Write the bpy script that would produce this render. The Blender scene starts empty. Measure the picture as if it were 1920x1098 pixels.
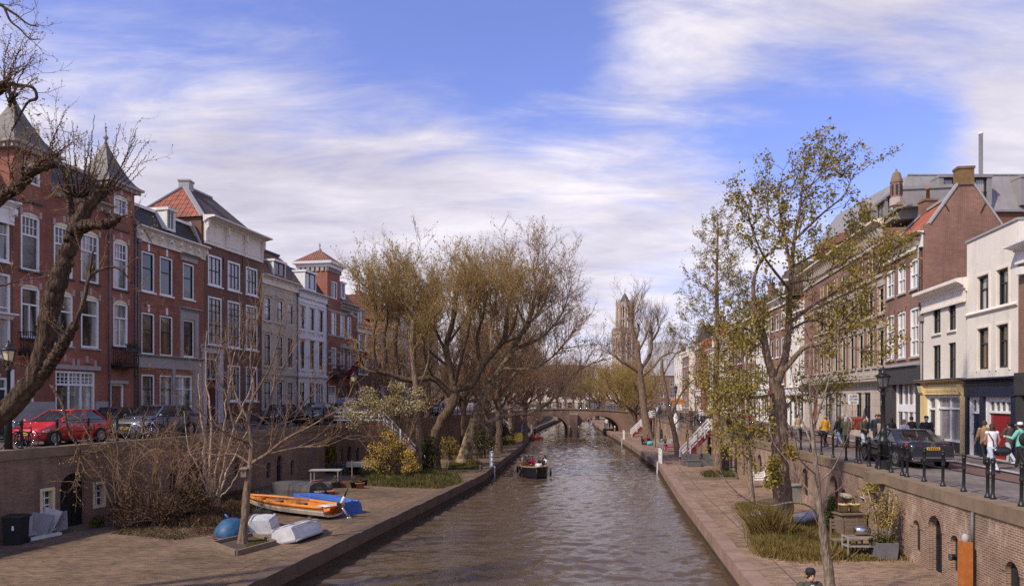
import bpy, math, random
from math import sin, cos
import numpy as np
from mathutils import Vector, Matrix
random.seed(7)
RNG = np.random.default_rng(11)
PI = math.pi
F, CX, HY, H = 1387.0, 960.0, 745.0, 6.0      # camera: focal in photo pixels, horizon row, height over the water
ZW, ZL, ZR = 0.70, 4.0, 3.25                  # wharf, west street, east street levels (water is 0)
V = Vector
WP, PC, BK, PW, GS, TB, CP, BB, CI, SS, WO, LG, PD, TW, LO, WB, HB, HD, RB, DB, WJ, PO, WN, RL, FP = 'white_paint pane_curtain black_paint plaster_white grey_stone trim_black charcoal_paint brick_brown cast_iron sandstone wood_old lead_grey pane_dark twig_brown leaf_olive wear_black hair_brown hair_dark roof_black door_black wear_jeans plaster_cool window railing flowerpot'.split()
SC = bpy.context.scene
COL = SC.collection
M = {}
def W(px, py, Y): return V(((px-CX)/F*Y, Y, H+(HY-py)/F*Y))
def G(px, py, z=.7):
 Y = (H-z)*F/(py-HY)
 return V(((px-CX)/F*Y, Y, z))
def XW(px, Y): return (px-CX)/F*Y
def ZH(py, Y): return H+(HY-py)/F*Y
def lk(nt, a, b): return nt.links.new(a, b)
# object helpers
def props(o, label=None, cat=None, group=None, kind=None):
 if label: o['label'] = label
 if cat: o['category'] = cat
 if group: o['group'] = group
 if kind: o['kind'] = kind
 return o
def thing(name, label, cat, loc=(0, 0, 0), group=None, kind=None):
 o = bpy.data.objects.new(name, None)
 o.empty_display_size = 0.2
 COL.objects.link(o); o.location = loc
 return props(o, label, cat, group, kind)
def root_org(o):
 while o.parent is not None: o = o.parent
 return Vector(o.location)
def kids(o): return [c for c in bpy.data.objects if c.parent == o]
KIDS = {}
def set_parent(o, p):
 o.parent = p; KIDS.setdefault(p.name, []).append(o)
def copy_tree(o, parent=None):
 c = o.copy(); COL.objects.link(c)
 if parent is not None: set_parent(c, parent)
 for ch in KIDS.get(o.name, []): copy_tree(ch, c)
 return c
def place(o, loc, rz=0, s=1, label=None, group=None, cat=None):
 o.location = loc; o.rotation_euler = (0, 0, rz); o.scale = (s, s, s) if not isinstance(s, tuple) else s
 return props(o, label, cat, group)
def mesh_obj(name, co, faces_flat, sizes, mats, mi=None, parent=None, smooth=False, uv=True, org=None):
 """mesh from numpy arrays: co (n,3), flat loop vertex list, face sizes"""
 me = bpy.data.meshes.new(name)
 co = np.asarray(co, dtype=np.float64)
 fl = np.asarray(faces_flat, dtype=np.int32); sz = np.asarray(sizes, dtype=np.int32)
 n = len(co)
 me.vertices.add(n); me.loops.add(len(fl)); me.polygons.add(len(sz))
 o3 = V((0, 0, 0)) if org is None else Vector(org)
 if parent is not None: o3 = root_org(parent)
 loc = co - np.array(o3[:])
 me.vertices.foreach_set('co', loc.astype(np.float32).ravel())
 me.loops.foreach_set('vertex_index', fl)
 st = np.concatenate(([0], np.cumsum(sz)[:-1])).astype(np.int32)
 me.polygons.foreach_set('loop_start', st)
 if mi is not None: me.polygons.foreach_set('material_index', np.asarray(mi, dtype=np.int32))
 if smooth is True: me.polygons.foreach_set('use_smooth', np.ones(len(sz), dtype=bool))
 elif smooth is not False: me.polygons.foreach_set('use_smooth', np.asarray(smooth, dtype=bool))
 me.update(calc_edges=True)
 if uv:
  nr = np.zeros(len(sz)*3, dtype=np.float32); me.polygons.foreach_get('normal', nr)
  nr = np.repeat(nr.reshape(-1, 3), sz, axis=0)
  p = co[fl]
  h = np.hypot(nr[:, 0], nr[:, 1]); flat = np.abs(nr[:, 2]) > .75
  hs = np.where(h < 1e-6, 1, h)
  tx, ty = -nr[:, 1]/hs, nr[:, 0]/hs
  u = np.where(flat, p[:, 0], p[:, 0]*tx+p[:, 1]*ty)
  sl = np.where(flat, 1, np.maximum(h, .3))
  v = np.where(flat, p[:, 1], p[:, 2]/sl)
  l = me.uv_layers.new(name='UVMap')
  l.data.foreach_set('uv', np.stack([u, v], 1).astype(np.float32).ravel())
 for m in (mats if isinstance(mats, (list, tuple)) else [mats]): me.materials.append(m)
 ob = bpy.data.objects.new(name, me); COL.objects.link(ob)
 if parent is not None: set_parent(ob, parent)
 else: ob.location = o3
 return ob
class MB:
 """collects shapes; build() links them as ONE mesh object"""
 def __init__(s):
  s.v = []; s.f = []; s.mi = []; s.sm = []; s.mats = []; s.cur = 0; s.T = None
 def mat(s, m):
  if m not in s.mats: s.mats.append(m)
  s.cur = s.mats.index(m); return s
 def add(s, vs, fs, smooth=False):
  b = len(s.v)
  if s.T is not None: vs = [s.T @ Vector(v) for v in vs]
  s.v.extend([tuple(v) for v in vs])
  for f in fs:
   s.f.append([b+i for i in f]); s.mi.append(s.cur); s.sm.append(smooth)
  return s
 def hexa(s, p):      # p: 8 points, bottom 4 then top 4
  return s.add(p, [(3, 2, 1, 0), (4, 5, 6, 7), (0, 1, 5, 4), (1, 2, 6, 5), (2, 3, 7, 6), (3, 0, 4, 7)])
 def box(s, x0, x1, y0, y1, z0, z1):
  return s.hexa([(x0, y0, z0), (x1, y0, z0), (x1, y1, z0), (x0, y1, z0), (x0, y0, z1), (x1, y0, z1), (x1, y1, z1), (x0, y1, z1)])
 def cbox(s, c, d, rz=0, rx=0, ry=0, taper=1.0):
  m = Matrix.Translation(c) @ Matrix.Rotation(rz, 4, 'Z') @ Matrix.Rotation(ry, 4, 'Y') @ Matrix.Rotation(rx, 4, 'X')
  a, b, e = d[0]/2, d[1]/2, d[2]/2; t = taper
  return s.hexa([m @ Vector(q) for q in [(-a, -b, -e), (a, -b, -e), (a, b, -e), (-a, b, -e), (-a*t, -b*t, e), (a*t, -b*t, e), (a*t, b*t, e), (-a*t, b*t, e)]])
 def beam(s, a, b, w, h=None, up=(0, 0, 1)):      # rectangular bar from a to b
  a, b = Vector(a), Vector(b); h = h or w
  d = (b-a).normalized(); u = Vector(up)
  if abs(d.dot(u)) > .95: u = V((1, 0, 0))
  x = d.cross(u).normalized(); y = x.cross(d).normalized()
  q = [x*i*w/2+y*j*h/2 for i, j in ((-1, -1), (1, -1), (1, 1), (-1, 1))]
  return s.hexa([a+k for k in q]+[b+k for k in q])
 def tube(s, pts, r, n=8, cap=True, smooth=True):
  pts = [Vector(p) for p in pts]; k = len(pts)
  rs = r if isinstance(r, (list, tuple)) else [r]*k
  rings = []; ref = None
  for i, p in enumerate(pts):
   d = (pts[min(i+1, k-1)]-pts[max(i-1, 0)])
   if d.length < 1e-9: d = V((0, 0, 1))
   d.normalize()
   if ref is None: ref = V((1, 0, 0)) if abs(d.x) < .8 else V((0, 1, 0))
   x = (ref-d*ref.dot(d)).normalized(); y = d.cross(x); ref = x
   rings.append([p+(x*cos(2*PI*j/n)+y*sin(2*PI*j/n))*rs[i] for j in range(n)])
  return s.loft(rings, cap, cap, smooth)
 def loft(s, rings, cap0=True, cap1=True, smooth=True, closed=True):
  n = len(rings[0]); vs = [v for r in rings for v in r]; fs = []
  for i in range(len(rings)-1):
   for j in range(n if closed else n-1):
    a, b = i*n+j, i*n+(j+1) % n
    fs.append((a, b, b+n, a+n))
  s.add(vs, fs, smooth)
  b = len(s.v)-len(vs)
  if cap0: s.f.append([b+i for i in range(n)][::-1]); s.mi.append(s.cur); s.sm.append(False)
  if cap1: s.f.append([b+(len(rings)-1)*n+i for i in range(n)]); s.mi.append(s.cur); s.sm.append(False)
  return s
 def lathe(s, prof, n=12, c=(0, 0, 0), smooth=True, sq=False, cap=True):
  c = Vector(c); off = PI/4 if sq else 0
  k = math.sqrt(2) if sq else 1
  rings = [[c+V((r*k*cos(2*PI*j/n+off), r*k*sin(2*PI*j/n+off), z)) for j in range(n)] for r, z in prof]
  return s.loft(rings, cap and prof[0][0] > 1e-4, cap and prof[-1][0] > 1e-4, smooth)
 def prism(s, poly, ext):      # planar polygon (3D) extruded by vector
  poly = [Vector(p) for p in poly]; e = Vector(ext); n = len(poly)
  fs = [tuple(range(n))[::-1], tuple(range(n, 2*n))]+[(i, (i+1) % n, n+(i+1) % n, n+i) for i in range(n)]
  return s.add(poly+[p+e for p in poly], fs)
 def ball(s, c, r, nu=10, nv=7, smooth=True):
  c = Vector(c); r = r if isinstance(r, (tuple, list)) else (r, r, r)
  rings = [[c+V((r[0]*cos(2*PI*j/nu)*sin(PI*i/nv), r[1]*sin(2*PI*j/nu)*sin(PI*i/nv), -r[2]*cos(PI*i/nv))) for j in range(nu)] for i in range(nv+1)]
  return s.loft(rings, False, False, smooth)
 def quad(s, a, b, c, d): return s.add([a, b, c, d], [(0, 1, 2, 3)])
 def build(s, name, m=None, parent=None, org=None, smooth=None):
  mats = s.mats or [m]
  if m is not None and s.mats and m not in s.mats: mats = s.mats
  fl = [i for f in s.f for i in f]; sz = [len(f) for f in s.f]
  return mesh_obj(name, s.v, fl, sz, mats, s.mi, parent, s.sm if smooth is None else smooth, True, org)
 def bd(s, name, parent, **k): return s.build(name, None, parent, **k)
 def m(s, n): return s.mat(M[n])
 def solo(s, name, m, label, cat, org=None, group=None, kind=None):
  a = np.array(s.v)
  if org is None: org = ((a[:, 0].min()+a[:, 0].max())/2, (a[:, 1].min()+a[:, 1].max())/2, a[:, 2].min())
  return props(s.build(name, m, None, org), label, cat, group, kind)
def mm(n): return MB().mat(M[n])
# materials
def nodes(name):
 m = bpy.data.materials.new(name); m.use_nodes = True
 nt = m.node_tree; b = nt.nodes['Principled BSDF']
 return m, nt, b
def N(nt, t, **kw):
 n = nt.nodes.new(t)
 for k, v in kw.items():
  if k.startswith('i_'): n.inputs[k[2:].replace('_', ' ')].default_value = v
  else: setattr(n, k, v)
 return n
def rgba(c): return (c[0], c[1], c[2], 1)
def mixn(nt, fac, a, b, mode='MIX'):
 n = nt.nodes.new('ShaderNodeMix'); n.data_type = 'RGBA'; n.blend_type = mode
 for s, v in ((0, fac), (6, a), (7, b)):
  if hasattr(v, 'is_linked'): lk(nt, v, n.inputs[s])
  else: n.inputs[s].default_value = v if s == 0 else rgba(v)
 return n.outputs[2]
def noise(nt, scale, detail=4, rough=.6, vec=None, dim='3D'):
 n = nt.nodes.new('ShaderNodeTexNoise'); n.inputs['Scale'].default_value = scale
 n.inputs['Detail'].default_value = detail; n.inputs['Roughness'].default_value = rough
 if vec is not None: lk(nt, vec, n.inputs['Vector'])
 return n.outputs['Fac']
def ramp(nt, fac, stops):
 n = nt.nodes.new('ShaderNodeValToRGB'); e = n.color_ramp.elements
 while len(e) < len(stops): e.new(.5)
 for i, (p, c) in enumerate(stops):
  e[i].position = p; e[i].color = rgba(c) if isinstance(c, (tuple, list)) else (c, c, c, 1)
 lk(nt, fac, n.inputs[0]); return n.outputs[0]
def geo(nt): return nt.nodes.new('ShaderNodeNewGeometry').outputs['Position']
def uvn(nt): return nt.nodes.new('ShaderNodeUVMap').outputs[0]
def mapping(nt, vec, sc=(1, 1, 1), rot=(0, 0, 0)):
 n = nt.nodes.new('ShaderNodeMapping'); n.inputs['Scale'].default_value = sc; n.inputs['Rotation'].default_value = rot
 lk(nt, vec, n.inputs['Vector']); return n.outputs[0]
def bump(nt, b, h, strength=.4, dist=.02):
 n = nt.nodes.new('ShaderNodeBump'); n.inputs['Strength'].default_value = strength; n.inputs['Distance'].default_value = dist
 lk(nt, h, n.inputs['Height']); lk(nt, n.outputs[0], b.inputs['Normal'])
def plain(name, c, rough=.6, var=.15, scale=3.0, metal=0, spec=.4, bmp=0.0, bscale=40):
 """paint, metal, stone or cloth: one colour with soft mottling and wear"""
 m, nt, b = nodes(name)
 tc = nt.nodes.new('ShaderNodeTexCoord').outputs['Object']
 if var > 0:
  f = noise(nt, scale, 5, .65, tc)
  f2 = ramp(nt, f, [(.25, 1-var), (.75, 1+var*.6)])
  col = mixn(nt, 1.0, c, f2, 'MULTIPLY')
  if name.startswith(('plaster', 'white_p', 'cream_p', 'zinc', 'boat')):      # rain streaks and grime
   g = geo(nt); st = noise(nt, 2.2, 6, .75, mapping(nt, g, (1, 1, .10)))
   col = mixn(nt, ramp(nt, st, [(.5, 0.0), (.72, .42)]), col, [x*.5 for x in c])
   col = mixn(nt, ramp(nt, noise(nt, 1.6, 5, .65, g), [(.55, 0.0), (.75, .22)]), col, [x*.45 for x in c])
  lk(nt, col, b.inputs['Base Color'])
 else: b.inputs['Base Color'].default_value = rgba(c)
 b.inputs['Roughness'].default_value = rough; b.inputs['Metallic'].default_value = metal
 b.inputs['Specular IOR Level'].default_value = spec
 if bmp: bump(nt, b, noise(nt, bscale, 4, .6, tc), bmp, .01)
 M[name] = m; return m
def brick(name, c1, c2, mortar, bw=.21, bh=.065, ms=.011, var=.35, stain=(.03, .025, .02), stain_amt=.35, pale=None, pale_amt=0, bmp=.5, sc_noise=.35):
 m, nt, b = nodes(name)
 uv = uvn(nt); g = geo(nt)
 t = nt.nodes.new('ShaderNodeTexBrick'); lk(nt, uv, t.inputs['Vector'])
 t.inputs['Scale'].default_value = 1; t.inputs['Brick Width'].default_value = bw; t.inputs['Row Height'].default_value = bh
 t.inputs['Mortar Size'].default_value = ms; t.inputs['Mortar Smooth'].default_value = .2; t.inputs['Bias'].default_value = 0
 t.inputs['Color1'].default_value = rgba(c1); t.inputs['Color2'].default_value = rgba(c2); t.inputs['Mortar'].default_value = rgba(mortar)
 big = noise(nt, sc_noise, 6, .7, g)
 col = mixn(nt, 1.0, t.outputs['Color'], ramp(nt, big, [(.3, 1-var), (.7, 1+var*.7)]), 'MULTIPLY')
 streak = noise(nt, 1.0, 5, .7, mapping(nt, g, (1.1, 1.1, .16)))
 col = mixn(nt, ramp(nt, streak, [(.5, 0.0), (.74, stain_amt)]), col, stain)
 if pale:
  pn = noise(nt, .8, 7, .75, mapping(nt, g, (1, 1, .7)))
  col = mixn(nt, ramp(nt, pn, [(.54, 0.0), (.7, pale_amt)]), col, pale)
 lk(nt, col, b.inputs['Base Color'])
 b.inputs['Roughness'].default_value = .85; b.inputs['Specular IOR Level'].default_value = .25
 bump(nt, b, t.outputs['Fac'], -bmp, .012)
 M[name] = m; return m
def tiles(name, c1, c2, w=.24, h=.32, moss=None, moss_amt=0, depth=.05):
 """pantile roof: rounded rolls across, overlapping courses down the slope"""
 m, nt, b = nodes(name)
 uv = uvn(nt); g = geo(nt)
 sp = nt.nodes.new('ShaderNodeSeparateXYZ'); lk(nt, uv, sp.inputs[0])
 def mth(op, a, k=None):
  n = nt.nodes.new('ShaderNodeMath'); n.operation = op
  for i, x in enumerate((a, k)):
   if x is None: continue
   if hasattr(x, 'is_linked'): lk(nt, x, n.inputs[i])
   else: n.inputs[i].default_value = x
  return n.outputs[0]
 u = mth('FRACT', mth('DIVIDE', sp.outputs[0], w)); v = mth('FRACT', mth('DIVIDE', sp.outputs[1], h))
 roll = mth('SINE', mth('MULTIPLY', u, 2*PI)); course = mth('POWER', mth('SUBTRACT', 1.0, v), 3.0)
 hgt = mth('ADD', mth('MULTIPLY', roll, .5), course)
 t = nt.nodes.new('ShaderNodeTexBrick'); lk(nt, uv, t.inputs['Vector'])
 t.inputs['Scale'].default_value = 1; t.offset = 0; t.inputs['Brick Width'].default_value = w; t.inputs['Row Height'].default_value = h
 t.inputs['Mortar Size'].default_value = .03 if h > .45 else .016; t.inputs['Color1'].default_value = rgba(c1); t.inputs['Color2'].default_value = rgba(c2)
 t.inputs['Mortar'].default_value = rgba([x*.3 for x in c1])
 col = mixn(nt, 1.0, t.outputs['Color'], ramp(nt, noise(nt, 1.2, 5, .7, g), [(.3, .6), (.7, 1.15)]), 'MULTIPLY')
 if moss: col = mixn(nt, ramp(nt, noise(nt, .7, 6, .7, g), [(.45, 0.0), (.65, moss_amt)]), col, moss)
 lk(nt, col, b.inputs['Base Color']); b.inputs['Roughness'].default_value = .75
 bump(nt, b, hgt, .8, depth)
 M[name] = m; return m
def glass(name, c=(.02, .022, .026), rough=.04, curtain=None, amt=1.0):
 """window pane: dark room or curtain behind, mirror reflection in front"""
 m, nt, b = nodes(name)
 g = geo(nt)
 if curtain:
  w = nt.nodes.new('ShaderNodeTexWave'); w.inputs['Scale'].default_value = 2.2; w.inputs['Distortion'].default_value = 3.5
  w.inputs['Detail'].default_value = 2; lk(nt, mapping(nt, g, (1, 1, .08)), w.inputs['Vector'])
  c2 = mixn(nt, w.outputs['Fac'], [x*.55 for x in curtain], curtain)
  side = ramp(nt, noise(nt, .9, 2, .5, mapping(nt, g, (1.3, 1.3, .15))), [(.5-.08/amt if amt < 1 else .42, 0.0), (.56, 1.0)])
  lk(nt, mixn(nt, side, c, c2), b.inputs['Base Color'])
 else:
  lk(nt, mixn(nt, noise(nt, .8, 3, .6, g), c, [x*2.2 for x in c]), b.inputs['Base Color'])
 b.inputs['Roughness'].default_value = rough; b.inputs['IOR'].default_value = 1.52
 b.inputs['Specular IOR Level'].default_value = .9
 n = nt.nodes.new('ShaderNodeBump'); n.inputs['Strength'].default_value = .06; n.inputs['Distance'].default_value = .05
 lk(nt, noise(nt, 1.3, 2, .5, g), n.inputs['Height']); lk(nt, n.outputs[0], b.inputs['Normal'])
 M[name] = m; return m
def bark(name, c1, c2, scale=6, blot=None, moss=None, moss_amt=.4):
 m, nt, b = nodes(name)
 g = geo(nt)
 v = mapping(nt, g, (1.6, 1.6, .38))
 n1 = noise(nt, scale, 9, .75, v)
 col = ramp(nt, n1, [(.36, c1), (.62, c2)])
 if blot: col = mixn(nt, ramp(nt, noise(nt, scale*.7, 4, .6, g), [(.5, 0.0), (.56, .85)]), col, blot)
 if moss: col = mixn(nt, ramp(nt, noise(nt, 1.1, 6, .7, g), [(.5, 0.0), (.68, moss_amt)]), col, moss)
 lk(nt, col, b.inputs['Base Color']); b.inputs['Roughness'].default_value = .9; b.inputs['Specular IOR Level'].default_value = .15
 wv = nt.nodes.new('ShaderNodeTexVoronoi'); wv.inputs['Scale'].default_value = scale*2.2; lk(nt, mapping(nt, g, (1, 1, .22)), wv.inputs['Vector'])
 ad = nt.nodes.new('ShaderNodeMath'); ad.operation = 'ADD'; lk(nt, n1, ad.inputs[0]); lk(nt, wv.outputs['Distance'], ad.inputs[1])
 bump(nt, b, ad.outputs[0], .9, .06)
 M[name] = m; return m
def leafmat(name, c1, c2, c3=None, trans=.25, scale=.9):
 m, nt, b = nodes(name)
 g = geo(nt)
 n1 = noise(nt, scale*9, 3, .6, g); n2 = noise(nt, scale, 4, .6, g)
 col = mixn(nt, ramp(nt, n1, [(.3, 0.0), (.7, 1.0)]), c1, c2)
 if c3: col = mixn(nt, ramp(nt, n2, [(.45, 0.0), (.62, .8)]), col, c3)
 lk(nt, col, b.inputs['Base Color']); b.inputs['Roughness'].default_value = .6; b.inputs['Specular IOR Level'].default_value = .2
 if trans:
  t = nt.nodes.new('ShaderNodeBsdfTranslucent'); lk(nt, col, t.inputs['Color'])
  mx = nt.nodes.new('ShaderNodeMixShader'); mx.inputs[0].default_value = trans
  lk(nt, b.outputs[0], mx.inputs[1]); lk(nt, t.outputs[0], mx.inputs[2])
  lk(nt, mx.outputs[0], nt.nodes['Material Output'].inputs['Surface'])
 M[name] = m; return m
# palette
brick('brick_red', (.35, .108, .064), (.25, .078, .049), (.23, .14, .10), var=.4, stain_amt=.3)
brick('brick_red_warm', (.40, .13, .08), (.31, .10, .065), (.22, .13, .10), var=.25, stain_amt=.25)
brick('brick_dark', (.20, .095, .06), (.15, .074, .048), (.15, .10, .07), var=.25, stain_amt=.3)
brick(BB, (.27, .125, .085), (.21, .095, .065), (.27, .20, .16), var=.25, stain_amt=.35)
brick('brick_gable', (.28, .115, .075), (.20, .085, .06), (.30, .22, .17), var=.4, stain=(.07, .045, .03), stain_amt=.5, sc_noise=.25)
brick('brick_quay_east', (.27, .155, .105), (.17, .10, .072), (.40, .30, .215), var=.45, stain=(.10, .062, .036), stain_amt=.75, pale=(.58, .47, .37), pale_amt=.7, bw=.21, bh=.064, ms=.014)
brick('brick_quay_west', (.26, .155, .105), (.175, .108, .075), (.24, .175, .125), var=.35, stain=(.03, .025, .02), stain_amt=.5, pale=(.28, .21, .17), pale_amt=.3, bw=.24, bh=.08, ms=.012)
brick('brick_bridge', (.25, .15, .105), (.19, .115, .085), (.25, .18, .15), var=.3, stain=(.08, .05, .04), stain_amt=.4)
brick('brick_arch', (.42, .12, .07), (.31, .09, .058), (.3, .2, .16), bw=.07, bh=.22, var=.2, stain_amt=.2)
brick('white_brick', (.77, .71, .61), (.72, .66, .57), (.62, .58, .50), var=.1, stain=(.5, .45, .38), stain_amt=.25, bmp=.6)
brick('far_brick_brown', (.27, .14, .10), (.21, .105, .075), (.2, .14, .11), var=.25)
brick('dom_stone', (.52, .41, .31), (.42, .32, .24), (.30, .22, .17), bw=2.4, bh=1.0, ms=.12, var=.3, stain=(.16, .11, .08), stain_amt=.6, sc_noise=.07)
brick('ashlar', (.52, .45, .37), (.46, .39, .32), (.30, .25, .20), bw=.9, bh=.42, ms=.012, var=.15, stain=(.2, .16, .12), stain_amt=.4)
plain(PW, (.76, .70, .60), .75, .07, .8)
plain(PO, (.74, .73, .72), .75, .08, .8)
plain('plaster_beige', (.50, .44, .34), .8, .12, .7)
plain('plaster_cream', (.72, .62, .46), .8, .08, .8)
plain('plaster_pink', (.60, .40, .35), .8, .1, .8)
plain('plaster_yellow', (.66, .50, .24), .7, .1, 1.2)
plain('lavender_grey', (.48, .46, .50), .7, .1)
plain(WP, (.80, .79, .76), .45, .05, 2)
plain('cream_paint', (.74, .64, .42), .5, .08, 2)
plain(SS, (.42, .37, .31), .85, .2, 2, bmp=.2)
plain(GS, (.36, .33, .30), .8, .2, 2, bmp=.2)
plain('coping_stone', (.215, .155, .098), .9, .35, 1.4, bmp=.3, bscale=12)
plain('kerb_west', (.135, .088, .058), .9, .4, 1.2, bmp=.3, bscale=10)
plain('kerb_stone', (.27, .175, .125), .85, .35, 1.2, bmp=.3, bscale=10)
plain(BK, (.012, .012, .014), .35, .15)
plain(CI, (.016, .017, .017), .4, .3, 8, bmp=.1)
plain('navy_paint', (.012, .018, .045), .35, .1)
plain(CP, (.045, .043, .043), .5, .12)
plain('door_red', (.26, .018, .022), .4, .1)
plain('door_dark_red', (.10, .018, .014), .5, .2)
plain(DB, (.016, .016, .019), .5, .2)
plain('door_brown', (.16, .075, .04), .55, .25, 6)
plain('zinc', (.27, .255, .245), .6, .15, 1.2)
plain(LG, (.33, .32, .31), .6, .15)
plain('slate', (.070, .066, .062), .6, .3, 3, bmp=.2, bscale=14)
plain('slate_olive', (.125, .115, .095), .6, .2, 3, bmp=.2, bscale=14)
plain(RB, (.026, .024, .025), .55, .3)
plain('corten', (.20, .085, .045), .7, .2)
plain('downpipe', (.14, .14, .15), .5, .2)
tiles('tile_orange', (.50, .135, .055), (.38, .095, .045))
tiles('tile_orange_big', (.40, .115, .06), (.26, .075, .042), .40, .50, depth=.12)
tiles('tile_brown', (.12, .075, .055), (.085, .055, .045), moss=(.09, .08, .05), moss_amt=.5)
tiles('tile_rust', (.27, .10, .06), (.19, .075, .05), moss=(.14, .10, .05), moss_amt=.5)
glass(PD)
glass(PC, curtain=(.55, .53, .49))
glass('pane_warm', c=(.045, .03, .02), curtain=(.20, .12, .07))
glass('pane_pale', c=(.25, .24, .23), curtain=(.42, .40, .38))
glass('car_glass', (.012, .014, .017), .03)
bark('bark_big', (.024, .015, .010), (.14, .09, .06), 8, moss=(.10, .085, .04), moss_amt=.35)
bark('bark_dark', (.05, .034, .023), (.18, .122, .078), 5, moss=(.085, .075, .02), moss_amt=.6)
bark('bark_plane', (.25, .185, .105), (.46, .345, .20), 3.2, blot=(.12, .085, .05))
bark('bark_grey', (.11, .075, .05), (.29, .20, .135), 6, moss=(.11, .10, .05), moss_amt=.25)
bark('bark_birch', (.30, .22, .16), (.58, .46, .36), 7)
bark('bark_pale', (.12, .088, .062), (.33, .26, .195), 7, moss=(.16, .14, .06), moss_amt=.35)
plain(TW, (.24, .15, .09), .85, .3, 2, spec=.1)
plain('twig_red', (.31, .19, .12), .85, .3, 2, spec=.1)
plain('twig_gold', (.37, .24, .105), .85, .3, 2, spec=.1)
plain('twig_dark', (.055, .037, .026), .85, .3, 2, spec=.1)
leafmat('leaf_spring', (.32, .27, .04), (.18, .155, .028), (.40, .31, .05), .35)
leafmat(LO, (.33, .25, .065), (.20, .15, .045), (.40, .30, .065), .3)
leafmat('leaf_maple', (.32, .25, .05), (.18, .145, .032), (.40, .29, .055), .32)
leafmat('leaf_bud', (.30, .21, .085), (.19, .13, .06), (.34, .24, .07), .2)
leafmat('leaf_yellow', (.56, .40, .10), (.38, .27, .07), (.60, .40, .06), .25)
leafmat('leaf_white', (.72, .66, .55), (.50, .44, .28), (.30, .26, .08), .2)
leafmat('leaf_bamboo', (.20, .17, .02), (.11, .105, .015), (.27, .21, .025), .3)
leafmat('leaf_dark', (.035, .045, .015), (.055, .06, .02), (.09, .075, .03), .1)
leafmat('leaf_grey', (.13, .115, .09), (.07, .065, .04), (.19, .16, .13), .1)
leafmat('leaf_dead', (.13, .065, .035), (.075, .042, .025), (.11, .085, .035), .1)
leafmat('grass_green', (.115, .105, .03), (.065, .066, .02), (.17, .135, .04), .2)
leafmat('grass_straw', (.26, .17, .05), (.16, .115, .035), (.13, .12, .03), .2)
# facades and houses
class Fac:
 """vertical plane from A to B (near to far); u along it, v = height, d = outward"""
 def __init__(s, A, B, out):
  s.A = V((A[0], A[1])); b = V((B[0], B[1])); s.L = (b-s.A).length
  s.t = (b-s.A)/s.L; s.n = V((s.t.y, -s.t.x))
  if s.n.dot(Vector(out)) < 0: s.n = -s.n
 def P(s, u, v, d=0.0):
  q = s.A+s.t*u+s.n*d
  return V((q.x, q.y, v))
 def uv(s, px, py=HY, d=0.0):
  r = V(((px-CX)/F, 1.0)); k = (s.A+s.n*d).dot(s.n)/r.dot(s.n)
  q = r*k-s.A-s.n*d
  return q.dot(s.t), H+(HY-py)/F*k
 def u(s, px, d=0.0): return s.uv(px, HY, d)[0]
 def z(s, px, py, d=0.0): return s.uv(px, py, d)[1]
 def fb(s, mb, u0, u1, v0, v1, d0, d1):
  return mb.hexa([s.P(u0, v0, d0), s.P(u1, v0, d0), s.P(u1, v0, d1), s.P(u0, v0, d1), s.P(u0, v1, d0), s.P(u1, v1, d0), s.P(u1, v1, d1), s.P(u0, v1, d1)])
 def prof(s, mb, pts, u0, u1):      # extrude a (d, v) outline along u
  return mb.prism([s.P(u0, v, d) for d, v in pts], s.P(u1, 0)-s.P(u0, 0))
 def poly(s, mb, pts, d0, d1):      # (u, v) outline extruded from d0 to d1
  return mb.prism([s.P(u, v, d0) for u, v in pts], s.P(0, 0, d1)-s.P(0, 0, d0))
 def wall(s, mb, u0, u1, v0, v1, holes, th=.2):
  us = sorted({u0, u1, *[x for h in holes for x in h[:2]]}); vs = sorted({v0, v1, *[x for h in holes for x in h[2:4]]})
  us = [x for x in us if u0-1e-6 <= x <= u1+1e-6]; vs = [x for x in vs if v0-1e-6 <= x <= v1+1e-6]
  for a, b in zip(us, us[1:]):
   run = None
   for c, d in zip(vs, vs[1:]):
    um, vm = (a+b)/2, (c+d)/2
    solid = not any(h[0] < um < h[1] and h[2] < vm < h[3] for h in holes)
    if solid: run = (run[0], d) if run else (c, d)
    if (not solid or d == vs[-1]) and run:
     mb.quad(s.P(a, run[0]), s.P(b, run[0]), s.P(b, run[1]), s.P(a, run[1])); run = None
  for h in list(holes)+[(u0, u1, v0, v1)]:
   a, b, c, d = h[:4]
   for p, q in (((a, c), (b, c)), ((b, c), (b, d)), ((b, d), (a, d)), ((a, d), (a, c))):
    mb.quad(s.P(*p), s.P(*q), s.P(*q, -th), s.P(*p, -th))
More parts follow.
